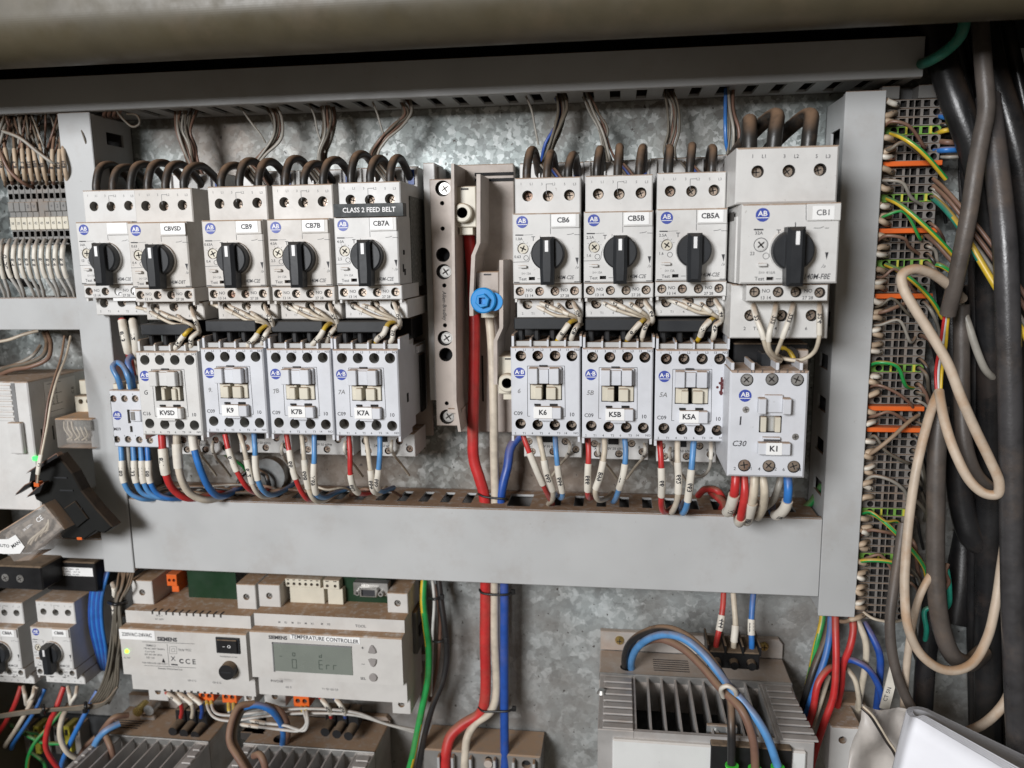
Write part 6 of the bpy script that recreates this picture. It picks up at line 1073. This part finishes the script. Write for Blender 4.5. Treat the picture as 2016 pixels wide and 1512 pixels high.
for lab, x0, x1, yb, ft, fins, hole, plugx, ven in (("finned metal drive under the power supply at lower left", 196, 412, 1444, 1362, (215, 385, 7), None, 352, (236, 292, 1425, 4, 26)), ("finned metal drive under the temperature controller", 480, 738, 1462, 1392, (505, 700, 8), (552, 1452, 38), 650, (488, 532, 1445, 3, 26))):
    t, q, X = drive(lab, x0, x1, yb, 46, 112, 1600, ft, fins, hole=hole, vents=ven, cover=False)
    A = P(plugx, 1398, 34); t2 = thing("black_plug", f"black three way plug on the dusty top of the {'lower left' if x0 < 300 else 'middle'} drive", "plug", A[0], 34, A[1])
    for k in range(3): mb = MB(); mb.cyl(k * 9.4 - 2, -6, 8, -14 - k, 4.2, "black_plastic", r2=3.6, n=18); mb.box(k * 9.4 - 6, k * 9.4 + 2.4, -14, -4, -17, -2, "black_plastic", .6); mb.build("plug_pole", t2)
u = P(704, 1400, 8); mb = MB(); mb.cyl(0, 0, 2.4, 0, 3.4, "brass", r2=2.6, n=18); tag(mb.build("brass_screw", loc=(u[0], 8, u[1])), "brass screw in the flange of the drive under the temperature controller", "screw")
u = P(290, 1392, 20); mb = MB(); mb.cyl(-4, -8, 4, 0, 4, "brass", n=18); mb.cyl(5, -8, 2, 1, 4.4, "galv_sheet", n=18); mb.box(-5, 8, -4, 0, -26, -6, "drive_metal", .8); mb.cyl(2, 0, 8, -26, 5.5, "black_plastic", n=20); tag(mb.build("earth_stud", loc=(u[0], 24, u[1])), "brass earth stud and black clip on top of the lower left drive", "earth stud")
for c, pts, l in (("blue", [(556, 1468, 44), (558, 1440, 52), (548, 1415, 60), (530, 1396, 66), (505, 1388, 70), (480, 1392, 74)], "blue cable arching into the drive under the temperature controller"), ("brown", [(562, 1466, 42), (566, 1440, 50), (560, 1412, 56), (545, 1396, 60), (520, 1388, 62)], "brown cable hooked beside the blue one at the middle drive"),
        ("brown", [(500, 1385, 70), (470, 1392, 78), (455, 1425, 86), (452, 1460, 92), (468, 1490, 98), (490, 1525, 100)], "brown cable arching left and down over the middle drive, outer one"), ("olive", [(510, 1388, 66), (478, 1398, 74), (464, 1430, 82), (462, 1462, 88), (478, 1492, 94), (500, 1530, 96)], "olive cable arching left and down over the middle drive, inner one"), ("brown", [(500, 1488, 92), (512, 1486, 96), (520, 1502, 98), (524, 1530, 96)], "short orange brown cable hooked at the bottom edge")):
    wire("output_cable", "wire_" + c, 2.5, pts, l, "cable", "cables arching over the middle drive", n=12)
# green and yellow, black cables right of the controller
wire("earth_cable", "wire_yellow", 2.6, [(836, 1130, 22), (833, 1180, 26), (838, 1230, 28), (844, 1280, 30), (842, 1340, 32), (832, 1390, 34), (822, 1440, 36), (812, 1490, 38), (800, 1535, 38)], "thick green and yellow earth cable right of the temperature controller", "cable", stripe="wire_green", n=14)
wire("black_cable", "wire_black", 2.3, [(862, 1130, 18), (868, 1180, 22), (876, 1240, 26), (880, 1290, 26), (872, 1340, 28), (852, 1390, 30), (838, 1440, 32), (828, 1490, 34), (822, 1535, 34)], "black cable bowed beside the green and yellow one", "cable", n=12)
wire("thin_wire", "wire_lightgrey", 1.2, [(850, 1130, 20), (855, 1180, 24), (852, 1240, 26), (850, 1300, 26), (848, 1370, 28)], "thin pale wire between the green cable and the black cable", "wire")
wire("thin_wire", "wire_brown", 1.5, [(860, 1150, 16), (866, 1220, 18), (862, 1300, 20), (846, 1380, 24)], "thin brown wire behind the black bowed cable", "wire")
for px, py in ((860, 1178), (868, 1262)): ziptie([(px - 16, py, 26), (px - 4, py + 2, 31), (px + 10, py - 3, 28)], 1.0, f"black tie on the bowed black cable, {'upper' if py < 1200 else 'lower'} one")
U = lambda a: R_.uniform(-a, a)
ORD2 = ORD + ("twelfth", "thirteenth", "fourteenth", "fifteenth", "sixteenth", "seventeenth", "eighteenth", "nineteenth", "twentieth") + tuple("twenty " + w for w in ORD)
# ================================================================ RIGHT TERMINAL RAIL
def proj(x, z, d):
    v = RB.T @ np.array([x, -z, DIST - d]); return CX + F * v[0] / v[2], CY + F * v[1] / v[2]
xR, zR = P(1742, 196, 40); PH = 5.35; xW = P(1860, 196, 40)[0] - xR; ora = [193, 328, 460, 585, 804, 843]; gre = [262, 388, 519, 727, 1010, 1103]; k = 0; z = zR; rows = []
while True:
    py = proj(xR, z - PH / 2, 40)[1]
    if py > 1215: break
    o_ = [a for a in ora if abs(a - py) < 8.2]
    if o_: rows.append(("o", z, 3.5)); z -= 3.6; ora.remove(o_[0]); continue
    g_ = [a for a in gre if abs(a - py) < 8.2]
    if g_: gre.remove(g_[0])
    rows.append(("g" if g_ else "n", z, PH)); z -= PH
f = [.14, .34, .56, .80, .95]
mb = MB(); mb.box(xR - 2, xR + xW + 2, 0.3, 8, z, zR + 8, "duct_inner"); tag(mb.build("terminal_rail"), "upright rail behind the tall stack of terminals at right", "mounting rail", "steel mounting rails")
rowno = {"n": 0, "g": 0, "o": 0}; nside = 0; below = -1; norg = -1
for j, (ty, z_, h_) in enumerate(rows):
    rowno[ty] += 1; c = rowno[ty]; below = 0 if ty == "o" else below + (ty == "n"); norg += ty == "o"
    if ty == "o":
        mb = MB(); mb.box(0, xW, 0, 36, -3.3, -.2, "orange_plastic", .3)
        tag(mb.build("orange_separator", loc=(xR, 8, z_)), f"orange separator plate between the right terminals, {ORD[c - 1]} from the top", "separator plate", "orange separator plates"); continue
    m = "terminal_dim" if ty == "n" else "terminal_green"
    w = xW; H = [(rect(w * .285, w * .39, -PH + .75, -.75), 5, "void"), (rect(w * .435, w * .515, -PH + .6, -.6), 9, "void"), (rect(w * .535, w * .63, -PH + .6, -.6), 9, "void"), (rect(w * .68, w * .785, -PH + .75, -.75), 5, "void"), (circ(w * .2, -PH / 2, 2.1, 12), 8, "void"), (circ(w * .9, -PH / 2, 2.1, 12), 8, "void")]
    lab = (f"green yellow earth terminal in the right stack, {ORD[c - 1]} from the top" if ty == "g" else f"{ORD2[below - 1]} grey rail terminal below the {ORD[norg]} orange separator of the right stack")
    t = thing("terminal_block", lab, "terminal block", xR, 38, z_, "earth terminals in the right stack" if ty == "g" else "grey terminals in the right stack")
    mb = MB(); mb.plate(rect(0, w, -PH + .12, -.12), H, -28, 0, m, "hole_dark", c=.2); mb.build("terminal_body", t, key="rtb" + ty)
    if ty == "g": mb = MB(); mb.box(w * .80, w * .84, 0, .5, -PH + .4, -.4, "terminal_yellow"); mb.box(w * .395, w * .425, 0, .5, -PH + .4, -.4, "terminal_yellow"); mb.build("yellow_stripe", t, key="rty")
    px, py = proj(xR + w * .21, z_ - PH / 2, 38)
    if ty == "n" and R_.random() < .86:
        up = 1 if j % 2 else -1
        wire("sleeved_wire", "sleeve_brown", 1.45, [(px + 2, py, 34), (px - 3 + U(2), py + .5 * up, 44 + U(2)), (px - 13 + U(2), py + 3 * up + U(3), 48 + U(2)), (px - 24, py + 7 * up + U(4), 46 + U(2)), (px - 36, py + 9 * up + U(4), 40), (px - 54, py + 11 * up, 30)], f"short sleeved wire into the {ORD2[below - 1]} grey terminal below the {ORD[norg]} orange separator" if norg >= 0 else f"short sleeved wire into the {ORD[below]} grey terminal of the topmost run", "wire", "sleeved wires into the right terminal stack", [(.08, .5 + U(.05), ("34", "17", "52", "08")[j % 4], "sleeve_tan" if j % 3 else "sleeve_white")], n=8)
u = (xR, zR); mb = MB(); mb.box(0, xW * .3, 0, 26, 1, 9, "terminal_grey", .4); mb.box(xW * .62, xW * .95, 0, 26, 1, 9, "terminal_grey", .4); mb.box(0, xW, 0, 14, 0.3, 10, "duct_inner", .4); tag(mb.build("end_clamp", loc=(xR, 8, zR)), "grey end clamp on top of the right terminal stack", "end clamp")
RW = "wires leaving the right side of the terminal stack"
for c, r, pts, l in (("brown", 1.3, [(1850, 214, 30), (1858, 216, 40), (1885, 228, 38)], "short brown wire at the top right of the terminal stack"), ("blue", 1.9, [(1846, 228, 30), (1860, 230, 42), (1895, 240, 36)], "upper blue wire at the right of the terminal stack"), ("black", 1.4, [(1846, 247, 30), (1860, 246, 40), (1895, 252, 36)], "black wire between the blue and the yellow one at the terminal stack"),
        ("yellow", 1.6, [(1843, 264, 32), (1860, 257, 42), (1900, 253, 38)], "short yellow wire at the right of the terminal stack"), ("brown", 1.7, [(1841, 278, 30), (1865, 280, 42), (1910, 283, 36)], "lower brown wire at the right of the terminal stack"), ("blue", 2.0, [(1840, 297, 32), (1862, 295, 42), (1912, 294, 38)], "lower blue wire at the right of the terminal stack"), ("grey", 1.2, [(1845, 308, 30), (1870, 309, 40), (1910, 307, 36)], "grey wire below the lower blue wire at the terminal stack")):
    wire("terminal_wire", "wire_" + c, r, pts, l, "wire", RW)
YG = "green and yellow earth wires at right"
for pts, l, base in (([(1754, 263, 42), (1775, 270, 52), (1800, 286, 56), (1828, 312, 56), (1862, 352, 50)], "topmost green and yellow wire slanting right", "wire_yellow"), ([(1747, 391, 42), (1770, 402, 52), (1805, 430, 58), (1845, 468, 58), (1880, 506, 52)], "second green and yellow wire slanting right", "wire_yellow"), ([(1744, 521, 42), (1765, 530, 50), (1800, 555, 52), (1832, 588, 52), (1856, 626, 46)], "third green and yellow wire behind the cream loop", "wire_yellow"),
        ([(1832, 522, 40), (1850, 522, 46), (1880, 540, 46)], "short yellow wire behind the top of the cream loop", "wire_yellow"), ([(1718, 1012, 40), (1735, 1022, 50), (1765, 1050, 54), (1795, 1082, 54), (1820, 1118, 50), (1826, 1150, 44)], "lowest green and yellow wire slanting right", "wire_yellow"), ([(1682, 1108, 40), (1705, 1103, 50), (1740, 1104, 52), (1775, 1112, 48)], "green and yellow wire lying across the foot of the terminal stack", "wire_yellow")):
    wire("earth_wire", base, 1.5, pts, l, "wire", YG, stripe="wire_green_thin")
wire("earth_wire", "wire_teal", 2.0, [(1838, 390, 40), (1862, 412, 56), (1893, 452, 70), (1936, 524, 80), (1973, 586, 86), (2030, 680, 90)], "long teal and yellow wire running to the right picture edge", "wire", YG, stripe="wire_yellow")
for c, r, pts, l in (("brown", 1.3, [(1838, 352, 40), (1862, 374, 54), (1896, 412, 64), (1951, 480, 72), (2030, 600, 78)], "long brown wire crossing to the right edge, upper of three"), ("brown", 1.4, [(1838, 366, 40), (1870, 396, 54), (1915, 455, 62), (1970, 530, 68), (2030, 625, 72)], "long brown wire crossing to the right edge, middle of three"), ("grey", 1.4, [(1838, 376, 38), (1880, 430, 50), (1940, 510, 56), (1985, 585, 60), (2030, 660, 62)], "long grey wire crossing to the right edge, lowest of three"),
        ("brown", 1.7, [(1815, 455, 36), (1845, 480, 46), (1880, 520, 50)], "brown wire below the second green and yellow one")):
    wire("long_wire", "wire_" + c, r, pts, l, "wire", "long thin wires crossing to the right edge")
wire("sleeved_wire", "sleeve_brown", 1.3, [(1700, 900, 40), (1722, 888, 52), (1755, 862, 56), (1790, 830, 50), (1808, 818, 42)], "thin brown wire crossing the two lower orange separators", "wire"); wire("sleeved_wire", "wire_brown", 1.2, [(1712, 620, 42), (1745, 612, 50), (1785, 596, 46)], "thin brown wire crossing near the middle orange separator", "wire")
STK = [(r_[1], r_[0]) for r_ in rows if r_[0] != "o"]; nst = 0
for j, (z_, ty) in enumerate(STK):
    if j < 9 or R_.random() < .35: continue
    px, py = proj(xR + xW * .9, z_ - PH / 2, 38); nst += 1; c_ = ("black", "brown", "olive", "grey", "black", "olive")[j % 6]; dr = R_.uniform(14, 60)
    wire("terminal_wire", "wire_" + c_, R_.uniform(.9, 1.4), [(px - 1, py, 33), (px + 5, py + 1, 42), (px + 16, py + dr * .3, 44 + U(4)), (px + 26 + U(6), py + dr, 36), (px + 30, py + dr * 1.6, 22)], f"short dusty wire out of the stack's right side, {ORD2[min(29, nst - 1)]} from the top", "wire", "short dusty wires right of the terminal stack", n=7)
for k in range(16):
    y = 250 + k * 58 + U(14); c_ = ("brown", "olive", "grey", "yellow", "brown")[k % 5]; X0 = 1735 - (y - 200) * .052
    wire("loose_wire", "wire_" + c_, R_.uniform(.9, 1.3), [(X0, y + U(6), 40), (X0 + 22, y - 8 + U(10), 50), (X0 + 50 + U(10), y - 4 + U(16), 52), (X0 + 78 + U(14), y + 18 + U(20), 46), (X0 + 92, y + 30 + U(20), 36)], f"thin dusty {c_} wire straying across the terminal stack, {ORD2[k]} from the top", "wire", "thin wires straying across the right terminal stack", n=6, stripe="wire_green_thin" if c_ == "yellow" else None)
# ---- cables in the right recess
RC = "dark cables hanging in the right recess"
def cab(m, r, pts, l, g=RC, n=18, **k): wire("hanging_cable", m, r, pts, l, "cable", g, n=n, sub=8, **k)
cab("cable_black", 8.5, [(1828, 20, 40), (1858, 130, 46), (1885, 210, 52), (1918, 300, 54), (1942, 420, 50), (1950, 600, 44), (1950, 900, 34), (1945, 1200, 30), (1945, 1560, 28)], "glossy thick black cable passing beside the top of the terminal stack")
cab("cable_black", 8.5, [(1925, 10, 30), (1950, 130, 36), (1985, 240, 44), (2010, 340, 46), (2020, 480, 42), (2020, 800, 30), (2010, 1540, 20)], "thick black cable running down near the right edge, behind the brown one")
cab("cable_black", 8.0, [(1960, 10, 10), (1990, 150, 14), (2020, 300, 18), (2040, 500, 20)], "thick black cable leaving at the upper right edge")
cab("cable_black", 7.5, [(1900, 15, 8), (1925, 140, 10), (1965, 290, 14), (1990, 420, 16), (2000, 700, 10), (2002, 1100, 4), (2000, 1540, 0)], "black cable deep in the recess between the two glossy ones")
cab("cable_black", 7.5, [(1870, 10, -10), (1880, 200, -8), (1900, 420, -5), (1905, 800, -8), (1905, 1000, -12), (1900, 1240, -12)], "black cable deepest in the recess beside the terminal stack")
cab("cable_greybrown", 4.7, [(1928, 20, 70), (1936, 130, 76), (1942, 215, 80), (1932, 270, 82), (1921, 330, 83), (1907, 423, 84), (1893, 495, 82), (1878, 570, 78), (1866, 618, 72)], "dusty grey brown cable crossing in front of the black ones and ending in cut cores")
for c, dx, l in (("blue", -2, "pale blue"), ("yellow", 3, "yellow"), ("red", -5, "red")): wire("cable_core", "wire_" + c if c != "blue" else "wire_bluewhite", 1.0, [(1866 + dx, 610, 72), (1862 + dx, 640, 68), (1858 + dx * 1.4, 680, 62), (1850 + dx * 1.5, 730, 56), (1849 + dx, 775, 58)], f"{l} core between the cut cable end and the cream cable", "wire", "thin cores of the cut cables")
cab("cable_darkgrey", 6.6, [(1945, 190, 62), (1962, 330, 74), (1978, 480, 86), (1985, 650, 90), (1990, 850, 92), (1992, 1050, 94), (1996, 1250, 96), (2008, 1560, 96)], "widest grey cable with a pale sheen running down along the right edge")
cab("cable_greybrown", 4.9, [(1893, 600, 46), (1893, 700, 48), (1894, 800, 52), (1900, 880, 56), (1920, 935, 58), (1950, 965, 56), (1975, 975, 40)], "grey dusty cable hooking right beside the cream loop")
cab("cable_greybrown", 5.6, [(1850, 800, 58), (1844, 900, 62), (1842, 1000, 64), (1842, 1120, 66), (1846, 1190, 68), (1856, 1245, 68), (1875, 1290, 66), (1905, 1306, 58), (1935, 1285, 40)], "grey cable hanging in a long J beside the beige looped one")
cab("cable_cream", 2.9, [(1895, 588, 60), (1868, 562, 76), (1831, 537, 84), (1797, 530, 88), (1776, 542, 90), (1778, 566, 92), (1796, 600, 94), (1831, 655, 96), (1866, 716, 98), (1893, 785, 99), (1922, 850, 99), (1950, 908, 98), (1967, 950, 96), (1963, 973, 94), (1940, 972, 92), (1912, 950, 90), (1882, 895, 86), (1862, 838, 80), (1852, 792, 72), (1849, 770, 66)], "pale cream cable making the big loop across the terminal stack")
cab("wire_grey", 2.3, [(1878, 560, 50), (1888, 590, 46), (1905, 635, 50), (1925, 695, 52), (1940, 728, 50), (1958, 746, 44)], "light grey cable slanting down into the dark recess", g="pale cables at right")
cab("cable_cream", 2.8, [(1848, 772, 62), (1836, 800, 70), (1818, 862, 76), (1803, 930, 80), (1790, 1020, 84), (1783, 1100, 88), (1781, 1160, 92), (1788, 1235, 96), (1810, 1284, 98), (1846, 1314, 98), (1880, 1320, 96), (1915, 1305, 92), (1944, 1255, 86), (1960, 1190, 80), (1972, 1110, 74), (1984, 1030, 60)], "beige dusty cable hanging in the long low U at right", g="pale cables at right")
cab("cable_cream", 2.4, [(1778, 1420, 66), (1784, 1320, 70), (1797, 1225, 70), (1812, 1170, 70), (1836, 1125, 66), (1852, 1095, 58)], "white crumpled cable rising behind the beige U", g="pale cables at right")
cab("cable_greybrown", 3.2, [(1778, 1030, 56), (1768, 1100, 62), (1759, 1160, 68), (1752, 1225, 72), (1758, 1294, 74), (1774, 1350, 76), (1800, 1405, 76)], "grey dusty cable running down left of the beige U", g="pale cables at right")
cab("cable_black", 6.5, [(1846, 1120, 40), (1832, 1220, 44), (1822, 1310, 46), (1815, 1420, 46)], "black cable behind the foot of the beige U")
cab("cable_cream", 3.0, [(1905, 1440, 70), (1935, 1426, 76), (1965, 1400, 80), (1985, 1370, 80), (1992, 1330, 76)], "dusty beige cable passing behind the rolled papers", g="pale cables at right")
cab("wire_teal", 1.7, [(1864, 1120, 54), (1869, 1160, 56), (1864, 1195, 54), (1822, 1200, 50), (1824, 1240, 52), (1820, 1275, 44), (1828, 1300, 30)], "teal wire curling beside the lower grey cable", g=None)
cab("wire_teal", 3.1, [(1808, 128, 44), (1835, 117, 66), (1866, 97, 78), (1890, 72, 84), (1900, 40, 86), (1904, 2, 84)], "teal green cable curving out of the top duct's end", g=None)
wire("thin_wire", "wire_cream", 1.0, [(1700, 1205, 40), (1720, 1218, 46), (1760, 1224, 46), (1790, 1215, 40)], "thin cream wire under the foot of the terminal stack", "wire")
mb = MB(); u = P(1866, 1110, 56); tube(mb, catmull([Vector((0, 0, 0)), Vector((-2, 2, -5)), Vector((1, 1, -12)), Vector((-1, 0, -18))], 5), 1.4, "wire_brown", 7); tag(mb.build("torn_sheath", loc=(u[0], 56, u[1])), "torn brown cable sheath hanging beside the grey cable", "cable sheath")
cab("cable_black", 8.0, [(1868, 560, 20), (1880, 700, 24), (1886, 880, 26), (1893, 990, 28), (1915, 1060, 30), (1945, 1072, 26), (1968, 1040, 14)], "dark brown black cable ending in a low U behind the cream loop")
cab("cable_black", 8.0, [(1915, 560, 8), (1925, 700, 10), (1925, 900, 10), (1928, 1100, 8), (1935, 1180, 2)], "black cable filling the recess behind the cream loop")  # added black filler so the gap in the recess reads dark
for k in range(7):
    x0 = 1880 + k * 22; wire("hanging_cable", "cable_black", 3.6, [(x0 - 40, 5, 26), (x0, 170 + U(20), 30 + U(10)), (x0 + 30 + U(10), 360, 34 + U(8)), (x0 + 40 + U(14), 600, 30), (x0 + 36 + U(14), 900, 26), (x0 + 30 + U(16), 1230, 16), (x0 + 40, 1545, 4)], ORD[k] + " thin black cable from the left among the thick ones at right", "cable", "thinner black cables in the right recess", n=10)
cab("cable_black", 10.0, [(1900, 940, -8), (1896, 1060, -4), (1890, 1160, 4), (1880, 1225, 8)], "fat black cable ending behind the foot of the long grey one")  # added cable; its black stands in for a dark void
# ---- lower right coloured wires
LR = "coloured power wires below the right upright duct"
for m_, r, pts, l, st in (("yellow", 2.2, [(1621, 1190, 16), (1618, 1225, 22), (1607, 1270, 26), (1597, 1320, 26), (1590, 1350, 22)], "yellow and green wire leaving the upright duct's foot", "wire_green"), ("black", 3.0, [(1640, 1190, 14), (1628, 1250, 24), (1602, 1320, 32), (1585, 1380, 34), (1566, 1450, 34), (1560, 1530, 34)], "black wire leaving the upright duct's foot", None),
        ("blue", 2.3, [(1636, 1215, 22), (1634, 1246, 28), (1626, 1290, 34), (1606, 1350, 40), (1590, 1400, 42), (1572, 1470, 40)], "blue wire beside the black one at the duct's foot", None), ("red", 2.5, [(1644, 1190, 30), (1645, 1240, 38), (1646, 1310, 46), (1641, 1370, 50), (1622, 1425, 52), (1604, 1480, 50), (1592, 1530, 48)], "long red wire crossing in front of the others", None),
        ("red", 2.5, [(1672, 1190, 26), (1680, 1235, 34), (1673, 1275, 38), (1660, 1308, 38), (1656, 1350, 36), (1648, 1390, 30)], "red wire bowed right below the duct's foot", None), ("red", 2.4, [(1650, 1312, 34), (1630, 1318, 42), (1611, 1345, 46), (1600, 1400, 48), (1585, 1445, 48), (1566, 1490, 46)], "red wire hooking left over the blue one", None),
        ("cream", 2.3, [(1676, 1190, 22), (1690, 1225, 30), (1704, 1262, 34), (1705, 1300, 34), (1697, 1350, 32), (1688, 1400, 20)], "cream wire bowed right of the red ones", None), ("navy", 2.3, [(1652, 1300, 30), (1680, 1300, 40), (1708, 1316, 44), (1727, 1344, 46), (1738, 1380, 46)], "dark blue wire arching right over the cream one", None),
        ("navy", 2.5, [(1700, 1225, 24), (1718, 1255, 30), (1732, 1290, 34), (1731, 1345, 34), (1724, 1410, 26)], "dark blue upright wire right of the cream one", None), ("cream", 1.8, [(1664, 1312, 28), (1682, 1336, 34), (1690, 1370, 34), (1692, 1395, 30)], "thin beige wire curving down to the dusty bracket", None), ("cream", 1.6, [(1632, 1330, 30), (1618, 1375, 40), (1600, 1430, 42), (1582, 1480, 42)], "cream wire between the blue and the red one at lower right", None)):
    wire("power_wire", "wire_" + m_, r, pts, l, "wire", LR, stripe=st, n=12)
# bits at the lower right
A = P(1640, 1375, 16); q = frame(1640, 1375, 16); mb = MB(); x1, z1_ = q(1700, 1420); mb.box(0, x1, -12, 6, z1_, 0, "drive_metal", 1.2); mb.cyl(4, 6, 9, -4, 2.4, "bright_metal", n=14); tag(mb.build("dusty_bracket", loc=(A[0], 16, A[1])), "dust caked metal bracket under the coloured wires at lower right", "bracket")
A = P(1636, 1430, 50); q = frame(1636, 1430, 50); x1, z1_ = q(1690, 1530); h = q(1659, 1457); mb = MB(); mb.plate(rect(0, x1, z1_, 0), [(circ(h[0], h[1], 2.8, 18), 6, "void")], -48, 0, "breaker_plastic", c=.8); tag(mb.build("grey_box", loc=(A[0], 50, A[1])), "pale grey box with one round hole behind the plastic bag", "box")
A = P(1738, 1400, 66); q = frame(1738, 1400, 66); mb = MB(); pts = [q(1731, 1392), q(1751, 1312), q(1761, 1352), q(1750, 1396)]; mb.prism(pts, 0, 1, "sleeve_white"); u = q(1746, 1365); mb.text("CT 5N", u[0], u[1], 1.1, 2.6, "ink_soft", rot=1.33); tag(mb.build("pointed_marker_strip", loc=(A[0], 66, A[1])), "pointed white marker strip standing up behind the plastic bag", "marker strip")
# plastic bag: a crumpled sheet with thickness
def sheet(name, outl, d_fn, m, label, cat, th=0.6, nx=14, ny=14):
    """outl: four pixel corners (tl, tr, br, bl); d_fn(u,v) -> depth"""
    V = []; n_ = []
    for j in range(ny + 1):
        for i in range(nx + 1):
            u, v = i / nx, j / ny; a = [(outl[0][k] * (1 - u) + outl[1][k] * u) * (1 - v) + (outl[3][k] * (1 - u) + outl[2][k] * u) * v for k in (0, 1)]
            d = d_fn(u, v); x, z = P(a[0], a[1], 100); V.append((x, d, z))
    fs = [(j * (nx + 1) + i, j * (nx + 1) + i + 1, (j + 1) * (nx + 1) + i + 1, (j + 1) * (nx + 1) + i) for j in range(ny) for i in range(nx)]
    mb = MB(); mb.add(V, fs, m, True); o = mb.build(name, fixn=False); md = o.modifiers.new("th", 'SOLIDIFY'); md.thickness = th / 1000; return tag(o, label, cat)
rg = random.Random(5)
bagp = [(1697, 1386), (1794, 1404), (1790, 1540), (1650, 1540)]
sheet("plastic_bag", bagp, lambda u, v: 100 + 6 * math.sin(u * 5 + v * 2) + 3 * math.sin(v * 9 - u * 4) + rg.uniform(-.5, .5), "bag_plastic", "crumpled translucent plastic bag beside the rolled papers", "plastic bag", .4)
wire("bag_cord", "wire_black", .9, [(1696, 1393, 112), (1712, 1408, 114), (1728, 1432, 114), (1745, 1460, 114), (1760, 1482, 114), (1772, 1515, 114), (1780, 1540, 114)], "thin dark cord running down the face of the plastic bag", "cord"); wire("bag_cord", "wire_cream", .8, [(1699, 1390, 112), (1716, 1406, 114), (1732, 1430, 114), (1749, 1458, 114), (1764, 1480, 114), (1776, 1513, 114), (1785, 1540, 114)], "thin pale cord lying beside the dark one on the bag", "cord")
# folded papers: sheets bent round at their left edge, open towards the right
root = bpy.data.objects.new("folded_papers", None); COL.objects.link(root); tag(root, "bundle of white paper sheets folded over at the lower right corner", "papers")
def V3(px, py, d): x, z = P(px, py, d); return Vector((x, d, z))
def bez(a, b, c, e, n): return [a * (1 - t) ** 3 + b * 3 * t * (1 - t) ** 2 + c * 3 * t * t * (1 - t) + e * t ** 3 for t in [i / n for i in range(n + 1)]]
down = V3(1762, 1540, 146) - V3(1797, 1404, 142)
for k in range(5):
    o_ = k * 2.0; F1 = V3(2050, 1556 - k * 5, 168 - o_); F0 = V3(1812 + k * 3, 1416 - k * 1.5, 150 - o_); Bk0 = V3(1826 + k * 2, 1396 + k * 2.5, 118 + o_); Bk1 = V3(2050, 1502 + k * 7, 100 + o_)
    L0 = V3(1786 + k * 3, 1404 + k * .4, 138); path = bez(F1, F1.lerp(F0, .5), F1.lerp(F0, .8), F0, 6)[:-1] + bez(F0, F0 + (F0 - F1) * .07, L0 + Vector((0, 6, 0)), L0, 6)[:-1] + bez(L0, L0 + Vector((0, -8, 0)), Bk0 - (Bk1 - Bk0) * .06, Bk0, 6)[:-1] + bez(Bk0, Bk0.lerp(Bk1, .3), Bk0.lerp(Bk1, .6), Bk1, 6)
    n_ = len(path); mb = MB(); vs = [tuple(p + down * (j / 4) + Vector((0, 1.5 * math.sin(j + i * .3), 0)) * .3) for j in range(5) for i, p in enumerate(path)]
    mb.add(vs, [(j * n_ + i, j * n_ + i + 1, (j + 1) * n_ + i + 1, (j + 1) * n_ + i) for j in range(4) for i in range(n_ - 1)], "paper", True)
    o = mb.build("paper_sheet", root, fixn=False); md = o.modifiers.new("th", 'SOLIDIFY'); md.thickness = .0003
